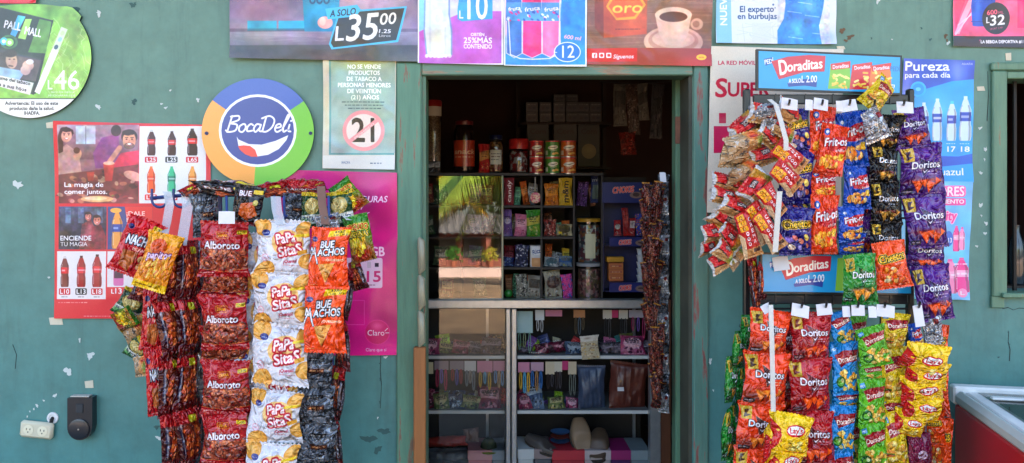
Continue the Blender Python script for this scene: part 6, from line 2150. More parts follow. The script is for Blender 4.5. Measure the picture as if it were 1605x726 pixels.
    bag('potato', 1236, 680, 66, 64, -.42, 'yellow potato chip bag before the red and orange strips', G2, 8, -10, T=.42)
    bag('potato', 1232, 728, 60, 60, -.40, 'lower yellow potato chip bag tucked under the one before the orange strip', G2, 4, 6, T=.42)
    bag('potato', 1206, 694, 40, 60, -.40, 'red side of a potato chip bag beside the yellow one', G2, -4, 48, T=.42)
    strip('dorablue', ((1317, 488, 542, 38, 0, 4, -16), (1323, 536, 618, 44, 0, 6, -2), (1324, 612, 642, 42, .02, 0, 0), (1320, 636, 708, 42, 0, 4, 0), (1318, 704, 776, 42, 0, 2, 0)), -.34, 'strip of sky blue corn stick bags', G2, T=.42)
    strip('doragreen', ((1340, 494, 560, 40, .05, 0, 0), (1344, 600, 660, 34, .05, -20, 3), (1344, 656, 730, 36, .05, -18, 0)), -.31, 'rear strip of light green corn stick bags', G2, T=.42)
    strip('doragreen', ((1369, 512, 574, 46, -.03, -4, -13), (1367, 568, 602, 42, .02, 4, 0), (1367, 594, 668, 44, 0, 4, -3), (1369, 662, 740, 44, 0, -3, -4)), -.35, 'front strip of light green corn stick bags', G2, T=.42)
    strip('dorayellow', ((1400, 490, 548, 42, -.01, -2, 8), (1398, 544, 630, 46, 0, -8, 0), (1396, 622, 668, 40, .02, 0, 0), (1400, 648, 728, 44, 0, 4, 0), (1398, 724, 790, 44, 0, 0, 0)), -.335, 'strip of yellow corn stick bags', G2, T=.42)
    for i, (u, v, w, h, rl) in enumerate(((1448, 562, 70, 54, 12), (1450, 588, 66, 48, 4), (1446, 612, 66, 52, -6), (1442, 640, 60, 46, 6), (1424, 664, 50, 40, 14))):
        bag('potato', u, v, w, h, -.40 + .012 * i, f'{ORD[i]} yellow potato chip bag of the sideways fan, counted from above', 'yellow potato chip bags fanned out sideways', rl, -14, rnd.uniform(8, 26), T=.46)
    strip('pufforange', ((1466, 508, 580, 36, 0, -48, 0), (1468, 576, 650, 36, 0, -46, -2), (1462, 640, 700, 36, -.02, -40, 0), (1474, 655, 740, 34, 0, -48, 0)), -.29, 'orange edge-on strip at the rack end', G2, T=.5)
    bag('maroon', 1440, 708, 40, 60, -.34, 'maroon bag below the fanned yellow potato bags', G2, 0, 0, T=.4)
    bag('ochre', 1434, 672, 42, 40, -.32, 'brown bag end between yellow fan and maroon bag', G2, 0, 6, T=.4)
    bag('silver', 1462, 516, 30, 50, -.31, 'silver bag with a printed code above the orange edge bags', G2, -10, -20, T=.5)
    bag('cornblue', 1434, 528, 26, 44, -.31, 'small blue and red bag in clear wrap beside the yellow corn bags', G2, -8, 6, T=.5)
    HC = 'white hook cards'
    for u0, v0, u1, v1, rt, lb in ((1224, 154, 1251, 172, 8, 'white hook card over the dark blue puff bags'), (1275, 154, 1298, 173, 10, 'white hook card over the orange corn bags'), (1318, 156, 1342, 175, -8, 'white hook card over the blue corn bags'), (1406, 159, 1431, 178, 3, 'white hook card over the front purple strip'),
                                   (1240, 477, 1269, 497, 12, 'white hook card over the red chip bags'), (1280, 476, 1304, 494, -6, 'white hook card over the sky blue bags'), (1333, 478, 1357, 495, 2, 'white hook card over the light green bags'), (1374, 478, 1402, 497, 6, 'white hook card over the yellow corn bags'), (1194, 476, 1210, 490, -30, 'white hook card over the orange chip bags'), (1212, 402, 1236, 424, -8, 'white hook card on the lower blue sign'),
                                   (1310, 158, 1322, 175, 2, 'white hook card edge behind the one over blue corn bags'), (1262, 156, 1274, 173, 4, 'white hook card edge behind the one over orange bags'), (1320, 480, 1333, 497, 0, 'white hook card edge behind the one over green bags'), (1361, 480, 1374, 498, 3, 'white hook card edge behind the one over yellow bags'), (1432, 478, 1448, 512, -6, 'white hook card over the small wrapped bag')):
        card(u0, v0, u1, v1, -.375 if v0 > 440 or v0 < 300 else -.255, lb, HC, rt)
    clear_strap(((1208, 478, -.40), (1210, 540, -.42), (1212, 645, -.425)), 7, 'white plastic clip strap in front of the orange chip bags', 0, wst)


# ------------------------------------------------------------------ the counter and its stock
CY = 1.0                                              # front plane of the cabinets
TILT = math.tan(math.radians(1.9))


def lpart(m, name, mat, par, smooth=True):
    return m.build(name, mat, par, smooth=smooth)


def build_counter():
    alu = M('brushed aluminium', (196, 200, 204), .32, .75, .08, 30)
    dk = M('dark cabinet board', (46, 36, 32), .6, 0, .2, 6)
    wd = worn_wood('varnished orange wood', (150, 92, 46), (110, 62, 34), .62, (20, 20, 1.5))
    x0, x1 = P(640, 0, CY).x, P(1034, 0, CY).x
    zr, zt = P(0, 476, CY).z, P(0, 273, CY).z
    r = empty('glass_counter', ((x0 + x1) / 2, CY, .08), 'low glass counter with an aluminium frame in the doorway', 'counter')
    lpart(pbox(MB(), 640, 470, 1034, 484, CY - .035, CY + .03, 0, .004), 'top_rail', alu, r, False)
    m = MB()
    for a, b in ((793, 800), (802, 810)):
        p, q = P(a, 484.5, CY - .025), P(b, 0, CY - .025)
        m.box((p.x, CY - .025, .1), (q.x, CY + .012, p.z), 0, .003)
    lpart(m, 'mullion', alu, r, False)
    p, q = P(1019, 484.5, CY - .03), P(1036, 0, CY - .03)
    lpart(MB().box((p.x, CY - .03, .1), (q.x, CY + .02, p.z), 0, .003), 'end_post', alu, r, False)
    wh = M('white shelf edge', (206, 208, 206), .5, 0, .06)
    gs = M('pale shelf board', (120, 124, 124), .5, 0, .08)
    for v in (560, 646, 732):
        a = P(0, v, CY + .02).z
        for ua, ub in ((645, 791), (811, 1018)):
            s = MB().box((P(ua, 0, CY + .02).x, CY + .026, a - .006), (P(ub, 0, CY + .02).x, CY + .40, a + .005)).build('shelf', gs, r, smooth=False)
            MB().box((P(ua, 0, CY + .02).x, CY + .02, a - .008), (P(ub, 0, CY + .02).x, CY + .0255, a + .007)).build('edge_strip', wh, s, smooth=False)
    for u in (762, 998):
        MB().box((P(u, 0, CY + .3).x, CY + .405, .1), (P(u, 0, CY + .3).x + .014, CY + .42, zr - .05)).build('rear_post', alu, r, smooth=False)
    MB().box((x0 - .1, CY + .45, .09), (x1, CY + .46, zr - .03)).build('back_panel', dk, r, smooth=False)
    MB().box((x0 - .02, CY + .03, zr - .012), (x1 - .01, CY + .44, zr + .004)).build('counter_top', dk, r, smooth=False)
    gl = glass('window glass', 2.25)
    # sliding pane, leaning back a little
    def pane(ua, va, ub, vb, name, par, y0, gl=gl):
        a, b = P(ua, va, y0), P(ub, vb, y0)
        m = MB()
        yy = lambda z, d=0.0: y0 + (z - b.z) * TILT + d
        dy = (b.x - a.x) * math.tan(math.radians(1.5)) / 2
        m.add([(a.x, yy(b.z, -dy), b.z), (b.x, yy(b.z, dy), b.z), (b.x, yy(a.z, dy), a.z), (a.x, yy(a.z, -dy), a.z)], [(0, 1, 2, 3)])
        return m.build(name, gl, par, smooth=False)
    pane(642, 484, 793, 760, 'sliding_pane', r, CY - .012, glass('thin counter glass', 1.85))
    # upper cabinet of small compartments
    u = empty('candy_cabinet', ((x0 + x1) / 2, CY + .1, zr), 'dark cabinet of small candy compartments standing on the counter', 'cabinet')
    k = lambda uu: P(uu, 0, CY + .02).x
    MB().box((k(640), CY + .02, zt - .006), (k(946), CY + .42, zt + .006)).build('top_board', dk, u, smooth=False)
    MB().box((k(640), CY + .42, zr + .006), (k(1040), CY + .43, zt - .007)).build('back_panel', dk, u, smooth=False)
    for uu in (722, 787, 849, 900, 944):
        MB().box((k(uu) - .004, CY + .03, zr + .006), (k(uu) + .004, CY + .419, zt - .007)).build('divider', dk, u, smooth=False)
    for v in (324, 373, 421):
        z = P(0, v, CY + .02).z
        for ua, ub in ((642, 722), (722, 787), (787, 849), (849, 900)):
            MB().box((k(ua) + .005, CY + .025, z - .005), (k(ub) - .005, CY + .418, z + .005)).build('shelf', dk, u, smooth=False)
    pane(648, 276, 786, 469, 'sliding_pane', u, CY - .008)
    MB().box((k(786), CY - .012, zr + .008), (k(788.5), CY + .006, zt - .007)).build('pane_edge', M('green glass edge', (110, 140, 124), .2, 0, .05, coat=.5), u, smooth=False)
    for a, b, v, lab in ((648, 667, 545, 'orange varnished wooden post beside the glass counter, nearer the pink poster'), (1035, 1052, 470, 'brown wooden post behind the hanging brown candies')):
        y = -.05 if a < 700 else CY - .02
        p, q = P(a, v, y), P(b, 0, y)
        o = MB().box((p.x, y, .08), (q.x, y + .03, p.z), 0, .003).build('wooden_post', wd if a < 700 else worn_wood('varnished brown wood', (104, 58, 34), (70, 40, 26), .62, (20, 20, 1.5)), smooth=False)
        tag(o, lab, 'post')
    # rolled clear plastic curtain hanging by the jamb
    cu = glass('cloudy film', 1.6, (214, 212, 190), .25)
    m = MB()
    for a, b in ((372, 430), (431, 486), (487, 544)):
        m.tube([P(657, a, -.04), P(660, a + 6, -.04), P(661, b - 8, -.04), P(657, b, -.04)], [.004, .013, .013, .004], 8)
    tag(m.build('plastic_roll', M('cloudy plastic', (150, 146, 122), .3, 0, .2, 8)), 'cloudy rolled plastic tied beside the green door jamb', 'plastic roll')


def jar(u0, u1, v0, v1, y, body, lidc, label, cat='jar', lid=.12, neck=.8, paper=None, clearj=True, name='jar', sh=None):
    k = K(y)
    c = P((u0 + u1) / 2, v1, y)
    R, H = (u1 - u0) * k / 2, (v1 - v0) * k
    r = empty(name, c, label, cat)
    hb = H * (1 - lid)
    prof = sh or [(.6, 0), (.96, .01), (1, .06), (1, .78), (.94, .9), (neck, .97), (neck, 1)]
    pr = [(.0005, 0)] + [(R * a, hb * b) for a, b in prof] + [(.0005, hb)]
    if clearj:
        MB().lathe([(a, b) for a, b in pr], c, 22).build('clear_body', glass('jar plastic', 1.5, (226, 230, 230), .05), r)
        MB().lathe([(a * .93 + .00002, .004 + b * .9) for a, b in pr], c, 18).build('contents', body, r)
    else:
        MB().lathe(pr, c, 22).build('body', body, r)
    MB().lathe([(.0005, hb + .0005), (R * neck * 1.06, hb + .0005), (R * neck * 1.08, hb + H * lid * .8), (R * neck * .98, H), (.0005, H)], c, 22).build('lid', lidc, r)
    if paper:
        (a0, a1), mt, half = paper
        m = MB()
        vs, fs = [], []
        n = 12
        for i in range(n + 1):
            t = math.radians(-90 - half + 2 * half * i / n)
            for z in (a0, a1):
                vs.append((c[0] + R * 1.02 * math.cos(t), c[1] + R * 1.02 * math.sin(t), c[2] + H * z))
        for i in range(n):
            fs.append((2 * i, 2 * i + 2, 2 * i + 3, 2 * i + 1))
        m.add(vs, fs, 0, [(i // 2 / n, i % 2) for i in range(2 * n + 2)])
        m.build('paper_label', mt, r)
    return r


def crisp_can(u, v0, v1, w, y, col, dark, label):
    a = Art(0, 0, 100, 100, col)
    a.blob(50, 70, 40, 30, dark, .6)
    a.ell(50, 38, 26, 14, (236, 226, 214), 1, -12); a.poly([(26, 36), (50, 44), (74, 32), (50, 38)], (40, 30, 30)); a.text('crisps', 34, 66, 60, 9, (240, 230, 200), .03, .1)
    a.ell(70, 78, 12, 7, (236, 190, 100), 1, 20); a.ell(56, 82, 12, 7, (226, 170, 80), 1, -10); a.rect(2, 60, 24, 90, (230, 226, 220), .8)
    k = K(y)
    c = P(u, v1, y)
    R, H = w * k / 2, (v1 - v0) * k
    r = empty('crisp_can', c, label, 'snack can', 'small crisp cans stacked on the candy cabinet')
    m = MB()
    m.sheet(lambda p, q: (c.x + R * math.cos(math.pi * (1 + 2 * p) - 0), c.y + R * math.sin(math.pi * (1 + 2 * p)), c.z + H * (.06 + .86 * (1 - q))), 32, 2, 0, False, lambda p, q: ((p * 2) % 1.0 if p not in (.5, 1) else 1.0, 1 - q))
    m.build('printed_tube', printed('can print', a, .35, 0, 0, .3), r)
    mt = M('tin rim', (190, 186, 180), .3, .8)
    MB().lathe([(.0005, 0), (R * 1.02, 0), (R * 1.02, H * .06), (.0005, H * .06)], c, 24).build('rim', mt, r)
    MB().lathe([(.0005, H * .92), (R * 1.03, H * .92), (R * 1.03, H * .985), (R * .9, H), (.0005, H)], c, 24).build('lid', M('can lid', tuple(min(255, x * 1.1 + 40) for x in col), .3, 0, .05), r)


def carton(u0, v0, u1, v1, y, dep, mat, label, cat='box', name='carton', group=None, art=None, lidmat=None):
    a, b = P(u0, v0, y), P(u1, v1, y)
    if art is None and lidmat is None:
        o = MB().box((a.x, y, b.z), (b.x, y + dep, a.z), 0, .002).build(name, mat, smooth=False)
        return tag(o, label, cat, group)
    r = empty(name, ((a.x + b.x) / 2, y, b.z), label, cat, group)
    zl = b.z + (a.z - b.z) * .72
    if lidmat is not None:
        MB().box((a.x, y, b.z), (b.x, y + dep, zl), 0, .002).build('box_body', mat, r, smooth=False)
        MB().box((a.x - .003, y - .003, zl + .0005), (b.x + .003, y + dep, a.z), 0, .002).build('box_lid', lidmat, r, smooth=False)
    else:
        MB().box((a.x, y, b.z), (b.x, y + dep, a.z), 0, .002).build('box_body', mat, r, smooth=False)
    if art is not None:
        m = MB().add([(a.x + .001, y - .001, b.z + .001), (b.x - .001, y - .001, b.z + .001), (b.x - .001, y - .001, a.z - .001), (a.x + .001, y - .001, a.z - .001)], [(0, 1, 2, 3)], 0, [(0, 0), (1, 0), (1, 1), (0, 1)])
        m.build('printed_front', printed(label[:36], art, .45), r, smooth=False)
    return r


def packart(cols, asp, label):
    q = random.Random(sum(map(ord, label)) * 7 + len(label))
    H = 60 * asp
    a = Art(0, 0, 60, H, cols[0], 1.3)
    st = q.randint(0, 3)
    if st == 0:                                      # many wrapped sweets seen through a clear bag
        for i in range(int(30 * asp) + 14):
            x, y, t = q.uniform(0, 60), q.uniform(0, H), q.uniform(0, 180)
            c = q.choice(cols)
            s = q.uniform(5, 8)
            p = turn([(x - s, y - s * .5), (x - s * .6, y), (x - s, y + s * .5), (x - s * .5, y + s * .4), (x + s * .5, y + s * .4), (x + s, y + s * .5), (x + s * .6, y), (x + s, y - s * .5), (x + s * .5, y - s * .4), (x - s * .5, y - s * .4)], x, y, t)
            a.poly(p + (1, 1), (20, 16, 16), .6)
            a.poly(p, c)
            a.ell(x, y, s * .3, s * .2, tuple(min(255, k * 1.3) for k in c), .8, t)
    else:                                            # one printed label
        a.blob(q.uniform(10, 50), q.uniform(0, H), 30, 20, cols[1], .6)
        if st == 1:
            a.poly([(0, H * .3), (60, H * .2), (60, H * .5), (0, H * .6)], cols[1])
        elif st == 2:
            a.ell(30, H * .42, 24, min(20, H * .3), cols[1])
        else:
            a.rect(6, H * .16, 54, H * .55, cols[1])
        dk = tuple(k * .5 for k in cols[2 if len(cols) > 2 else 0])
        a.tiny(12, 48, H * .36, min(5, H * .08), dk, q.randint(0, 99))
        a.tiny(14, 50, H * .44, min(4, H * .06), dk, q.randint(0, 99))
        a.text(q.choice(('dulce', 'mini', 'rico', 'coco', 'menta')), 10, 50, H * .3, min(11, H * .16), dk, .04, .1, -5)
        for i in range(9):
            a.ell(q.uniform(8, 52), q.uniform(H * .64, H * .92), q.uniform(3, 6), q.uniform(2, 4), q.choice(cols[1:]), .9, q.uniform(0, 180))
        a.tiny(8, 44, H * .96, 2.4, cols[1], 5)
    a.deepen(1.15, 1.15)
    return a


def pk(u0, v0, u1, v1, y, cols, label, roll=0, cat='packet', group=None, scale=6.0, kind='noise', yaw=0, pitch=0, T=.4, name='sweet_packet', metal=0.1, art=None):
    key = 'pk' + label
    if art is None and name not in ('folded_garment', 'folded_cloth'):
        art = packart(cols, (v1 - v0) / (u1 - u0), label)
    BAGS[key] = (printed(label[:40], art, .28, .5) if art else M('cloth ' + label[:40], cols[0], .45, 0, .2, 3, .5, 14, .2, cols[1]) if name.startswith('folded') else patches('wrap ' + label[:40], cols, scale, .25, metal, .5, rnd.uniform(0, 50), kind), (v1 - v0) / (u1 - u0))
    o = bag(key, (u0 + u1) / 2, (v0 + v1) / 2, u1 - u0, v1 - v0, y, label, group, roll, yaw, pitch, T, ends=(v1 - v0) > 24)
    o.name = name
    o['category'] = cat
    return o


def sym(mb, pts):
    return mb


def shoe(u, v, w, h, y, mat, label, yaw=0, name='shoe', rear=20):
    k = K(y)
    c = P(u, v, y)
    L, Wd, H = h * k * 1.5, w * k, h * k * .6
    r = empty(name, c, label, 'shoe')

    def up(a, b):
        # from toe (a=0) to heel, across the foot
        wd = Wd / 2 * (math.sin(math.pi * min(1, .12 + a * .75)) ** .6)
        t = math.pi * b
        top = H * (.45 + .55 * a) if a < .55 else H * (.75 - .2 * (a - .55))
        dip = .0 if a < .5 else .55 * math.sin(t) * min(1, (a - .5) * 4)
        return (c.x - wd * math.cos(math.pi - t), c.y + L * .5 - a * L, c.z + .008 + top * max(.05, math.sin(t) ** .5) * (1 - dip))
    MB().sheet(up, 16, 14).build('upper', mat, r)

    def so(a, b):
        t = 2 * math.pi * a
        rr = (1, .98)[0]
        return (c.x + Wd * .54 * math.sin(t) * (1 - .12 * math.cos(t)), c.y + L * .53 * math.cos(t), c.z + .01 * b - .002)
    m = MB().sheet(so, 28, 1)
    m.add([so(i / 28, 1) for i in range(28)], [tuple(range(28))])
    m.build('sole', M('dark sole', (60, 52, 46), .7), r)
    r.rotation_euler = (math.radians(rear), 0, math.radians(yaw))
    return r


def stock_top():
    zt = 272
    red, cr = M('red lid', (150, 24, 26), .35, 0, .05), M('cream paper', (200, 192, 176), .6, 0, .05)
    jar(665, 692, 158, 270, CY + .10, patches('straws', ((150, 120, 92), (110, 80, 60), (170, 140, 110)), 90, .4), red, 'tall clear jar of sticks with a red cap', lid=.09, paper=((.78, .92), cr, 80), neck=.97)
    for i, u in enumerate((667, 676, 686)):
        pk(u - 5, 252, u + 5, 271, CY + .05, ((60, 60, 60), (190, 190, 190), (100, 40, 40)), f'{ORD[i]} striped sachet in front of the tall straw jar', 0, scale=20)
    a = Art(0, 0, 100, 100, (176, 52, 30)); a.blob(30, 50, 20, 60, (206, 84, 50), .5); a.text('snack', 20, 84, 52, 18, (226, 190, 150), .04, .1); a.tiny(20, 80, 66, 5, (226, 190, 150), 3)
    jar(711, 744, 190, 271, CY + .12, M('dark jar body', (40, 22, 20), .2, 0, .1, coat=.5), M('dark red lid', (110, 22, 26), .35), 'dark canister with a wide orange red label', lid=.08, paper=((.12, .62), printed('canister label', a, .3, 0, 0, .4), 100), clearj=False)
    pk(750, 226, 767, 271, CY + .08, ((170, 30, 34), (200, 150, 90), (120, 20, 24)), 'red biscuit packet between the canister and the blue lid jar', 0, scale=5)
    a = Art(0, 0, 100, 100, (196, 196, 190)); a.tiny(10, 90, 30, 8, (60, 60, 80), 1); a.tiny(10, 90, 50, 8, (90, 60, 60), 2); a.tiny(10, 80, 70, 8, (60, 60, 70), 3)
    jar(765, 789, 212, 271, CY + .10, patches('mixed sweets', ((170, 120, 70), (90, 60, 40), (190, 170, 140), (130, 40, 40)), 80, .4, kind='cell'), M('navy lid', (24, 30, 84), .3), 'small jar of sweets with a navy blue lid', lid=.12, paper=((.22, .6), printed('white jar label', a, .5), 46))
    jar(797, 830, 218, 272, CY + .10, patches('red wrappers', ((150, 24, 30), (190, 180, 180), (90, 20, 26)), 70, .3, kind='cell'), M('red jar lid', (186, 40, 44), .3), 'round jar of red sweets with a dull red lid', lid=.3, sh=[(.6, 0), (.96, .03), (1, .15), (1, .8), (.9, .95), (.86, 1)], neck=.9)
    for i, (u, c) in enumerate(((804, (140, 30, 40)), (812, (30, 90, 150)), (820, (36, 110, 170)))):
        k = K(CY + .2)
        p = P(u, 232, CY + .26)
        o = MB().lathe([(.001, 0), (.011, 0), (.011, .07), (.006, .09), (.006, .11), (.001, .112)], p - Vector((0, 0, .07)), 12).build('toy_bottle', M(f'bottle {"red" if i == 0 else "blue"}', c, .3))
        tag(o, ('red topped small bottle behind the round jar', 'first small blue bottle beside the red topped one', 'second small blue bottle, next to the crisp cans')[i], 'bottle')
    for u, c, d, nm in ((841, (170, 28, 34), (110, 16, 22), 'red'), (866, (70, 140, 46), (40, 90, 30), 'green'), (891, (204, 96, 30), (150, 60, 20), 'orange')):
        crisp_can(u, 247, 273, 22 if nm != 'orange' else 24, CY + .05, c, d, f'lower {nm} crisp can of the stack on the cabinet')
        crisp_can(u, 221, 247, 22 if nm != 'orange' else 24, CY + .05, c, d, f'upper {nm} crisp can of the stack on the cabinet')
    # far shelf with small boxes and cereal boxes
    Y = 1.72
    dkw = M('far dark shelf', (60, 44, 38), .7, 0, .2, 4)
    s = empty('rear_shelf', P(885, 262, Y), 'dark rear shelf holding cereal and small boxes', 'shelf')
    for v in (192, 262):
        a, b = P(815, v, Y), P(958, 0, Y)
        MB().box((a.x, Y - .02, a.z - .012), (b.x, Y + .22, a.z - .0005)).build('board', dkw, s, smooth=False)
    for u in (815, 957):
        a = P(u, 120, Y)
        MB().box((a.x - .01, Y + .221, .081), (a.x + .01, Y + .24, a.z)).build('upright', dkw, s, smooth=False)
    n = 0
    for row, (v0, v1, us) in enumerate(((176, 191, (825, 846, 868, 888, 906, 925)), (160, 175.5, (825, 846, 868, 888, 906, 925)), (148, 159.5, (868, 888)))):
        for i, u in enumerate(us):
            a = Art(0, 0, 100, 80, (74, 72, 76)); a.ell(30, 50, 14, 12, (70, 60, 64)); a.ell(70, 48, 16, 10, (60, 58, 70)); a.tiny(10, 90, 24, 8, (136, 132, 128), i)
            carton(u - .5, v0, u + 18, v1, Y, .12, M('grey carton', (70, 67, 70), .6, 0, .1), f'small grey carton on the rear shelf, {ORD[i]} of the {("bottom", "middle", "upper")[row]} row', 'carton', 'carton', 'small grey cartons on the rear shelf', a)
    for i, u in enumerate((826, 868, 906)):
        a = Art(0, 0, 100, 170, (74, 72, 68)); a.text('Corn', 14, 86, 40, 20, (70, 50, 46), .05, .05); a.ell(50, 110, 34, 30, (150, 130, 100)); a.blob(50, 104, 24, 18, (170, 150, 110), .8)
        carton(u, 194, u + (34 if i != 1 else 36), 261, Y, .08, M('cereal card', (88, 84, 80), .6, 0, .1), f'{("first", "second", "third")[i]} grey cereal box on the rear shelf counted from the crisp cans', 'cereal box', 'cereal_box', 'cereal boxes on the rear shelf', a)


def stock_cabinet():
    Y = CY + .07
    q = random.Random(77)
    a = Art(0, 0, 50, 120, (130, 30, 44)); a.text('CANDY', 8, 100, 66, 16, (236, 220, 220), .04, 0, 90)
    A2 = Art(-4, 0, 54, 120, (130, 30, 44)); A2.text('candy', -22, 72, 70, 22, (236, 220, 220), .05, .1, -90)
    pk(789, 279, 806, 322, Y, (), 'dark red upright candy packet in the uppermost compartment', art=A2)
    o = empty('lollipop', P(839, 322, Y), 'round pink swirl lollipop on a white stick', 'lollipop')
    m = MB().lathe([(.0005, 0), (.024, 0), (.027, .005), (.024, .010), (.0005, .010)], (0, 0, 0), 24)
    h = m.build('candy_disc', patches('pink swirl', ((206, 70, 100), (230, 190, 160), (206, 90, 120)), 60, .3), o, origin=(0, 0, 0)); h.location = (0, -.01, 12 * K(Y)); h.rotation_euler = (math.pi / 2, 0, 0)
    MB().tube([P(839, 300, Y - .006), P(839, 278, Y - .006)], .003, 8).build('stick', M('white stick', (190, 186, 180), .5), o)
    pk(853, 288, 876, 322, Y, ((196, 120, 40), (226, 160, 70), (150, 80, 30)), 'bag of orange sweets beside the yellow candy bag', cat='sweet bag', scale=14, kind='cell')
    A3 = Art(0, 0, 50, 110, (206, 160, 30)); A3.text('m&m', -16, 66, 66, 22, (60, 40, 26), .06, .1, -90)
    pk(876, 279, 898, 323, Y - .02, (), 'yellow chocolate candy bag standing upright', art=A3)
    specs = [(788, 328, 803, 371, ((120, 90, 150), (200, 190, 210), (70, 50, 100)), 'purple and silver sweet packet in the second compartment row', 12),
             (806, 336, 826, 371, ((206, 130, 160), (230, 180, 196), (150, 60, 90)), 'pink gummy pouch beside the green bag', 9),
             (825, 329, 848, 371, ((70, 140, 50), (190, 180, 90), (40, 96, 36), (210, 200, 150)), 'green bag of mixed snacks in the second row', 9),
             (852, 344, 872, 371, ((140, 60, 50), (196, 150, 140), (60, 40, 36)), 'heap packet of brown and white toffees', 20),
             (872, 350, 898, 371, ((196, 186, 160), (90, 80, 60), (226, 200, 50)), 'white and yellow sweets packet in the second row', 16),
             (788, 402, 806, 419, ((40, 60, 120), (120, 140, 170), (24, 30, 60)), 'blue sweets packet on the third row', 16),
             (807, 384, 829, 419, ((50, 56, 90), (196, 196, 206), (30, 30, 50), (150, 150, 170)), 'silver and navy wrapped sweets in a clear bag', 18),
             (852, 402, 876, 420, ((170, 176, 180), (80, 110, 120), (206, 206, 206)), 'flat silver sweet packet on the third row', 14),
             (875, 400, 898, 420, ((150, 160, 170), (60, 100, 150), (196, 190, 110)), 'flat pale blue sweet packet beside the silver one', 14),
             (808, 430, 828, 467, ((150, 150, 140), (50, 44, 40), (190, 186, 176)), 'white and dark toffees in the lowest row', 16),
             (826, 432, 849, 467, ((170, 166, 156), (96, 84, 70), (206, 200, 190)), 'pale nougat packet in the lowest row', 14),
             (852, 424, 880, 467, ((180, 176, 160), (90, 60, 50), (206, 206, 206), (120, 96, 80)), 'clear bag of wrapped brown sweets in the lowest row', 16),
             (880, 430, 898, 467, ((206, 80, 150), (60, 110, 190), (190, 110, 190)), 'pink and blue sweet packet in the lowest row', 10)]
    for u0, v0, u1, v1, c, lb, sc in specs:
        pk(u0, v0, u1, v1, Y + q.uniform(-.02, .02), c, lb, q.uniform(-8, 8), scale=sc * .8, kind='cell', cat='sweet bag')
    A4 = Art(0, 0, 100, 180, (190, 194, 200)); A4.poly([(14, 10), (90, 4), (90, 80), (10, 70)], (210, 214, 220)); A4.text('Ritz', 16, 84, 64, 34, (40, 70, 140), .06, .1, -14); A4.rect(10, 100, 92, 172, (186, 130, 80)); A4.blob(50, 130, 30, 20, (206, 160, 110), .8)
    carton(831, 385, 850, 420, Y - .02, .06, M('white carton', (180, 180, 184), .5), 'white and blue cracker box on the third row', 'carton', 'cracker_box', None, A4)
    o = MB().lathe([(.0005, 0), (.012, .002), (.019, .012), (.019, .024), (.012, .034), (.0005, .037)], P(797, 466, Y), 18).build('ball', M('green ball', (40, 130, 50), .3))
    tag(o, 'green ball in the lowest candy compartment', 'ball')
    for i, (u, v) in enumerate(((668, 318), (690, 320), (745, 318), (762, 320), (670, 368), (742, 366), (765, 368), (690, 416), (745, 415), (700, 466), (752, 465))):
        pk(u - 11, v - 30, u + 11, v, Y, (((120, 40, 40), (180, 160, 120), (60, 40, 40)), ((60, 90, 60), (170, 170, 150), (40, 50, 40)), ((90, 60, 110), (180, 150, 160), (50, 40, 60)))[i % 3], f'sweet bag behind the palm reflection, {ORD[i]} in reading order', q.uniform(-6, 6), scale=9, kind='cell', cat='sweet bag')
    # odd packets standing behind the front ones, compartment by compartment
    hue = (('brown', (130, 86, 60)), ('silver', (176, 176, 180)), ('wine red', (120, 30, 44)), ('mint', (110, 170, 140)), ('yellow', (200, 166, 50)), ('violet', (110, 74, 140)), ('orange', (200, 106, 44)), ('cream', (196, 186, 160)))
    n = 0
    for row, v in enumerate((323, 372, 420, 467)):
        for col, (ua, ub) in enumerate(((791, 846), (853, 897), (906, 940))):
            if col == 2 and row:
                continue
            k = 0
            u = ua + 7
            while u < ub - 4:
                nm, c = hue[(n * 3 + row) % 8]
                w, h = q.uniform(11, 18), q.uniform(22, 40)
                pk(u - w / 2, v - h, u + w / 2, v, CY + .2 + .02 * (k % 2), (c, tuple(min(255, x + 60) for x in c), tuple(x * .5 for x in c)), f'{nm} packet, {ORD[k] if k else "first"} at the back of row {("one", "two", "three", "four")[row]}, {("wide", "square", "tall")[col]} compartments', q.uniform(-12, 12), cat='sweet bag', yaw=q.uniform(-25, 25))
                u += w * .95
                k += 1
                n += 1
    # jars in the tall compartment
    jar(904, 942, 342, 412, CY + .09, patches('lolly sticks', ((120, 60, 70), (90, 100, 110), (190, 190, 180), (60, 60, 70), (150, 90, 50)), 70, .4, kind='cell'), M('mustard lid', (176, 130, 34), .35), 'clear jar of lollipops with a mustard yellow lid', lid=.08, neck=.94, paper=((.12, .66), cream(), 24))
    jar(903, 943, 411, 468, CY + .09, patches('pink toffees', ((150, 84, 84), (110, 90, 60), (180, 140, 130), (80, 50, 50)), 75, .35, kind='cell'), M('grey lid', (150, 152, 158), .35), 'clear jar of pink brown toffees with a grey lid', lid=.1, neck=.94)
    A5 = Art(0, 0, 60, 150, (30, 40, 90)); A5.text('milk', 4, 56, 40, 16, (190, 200, 220), .04, .2, -10); A5.rect(8, 60, 52, 130, (80, 96, 90))
    pk(925, 271, 946, 318, CY + .14, (), 'dark blue milk pouch behind the blue display', art=A5)
    # blue card display
    nav = M('navy card', (14, 22, 76), .4, 0, .08)
    r = empty('candy_display', P(980, 459, CY + .04), 'navy blue card display of chocolates with red lettering', 'display')
    D_ = CY + .02

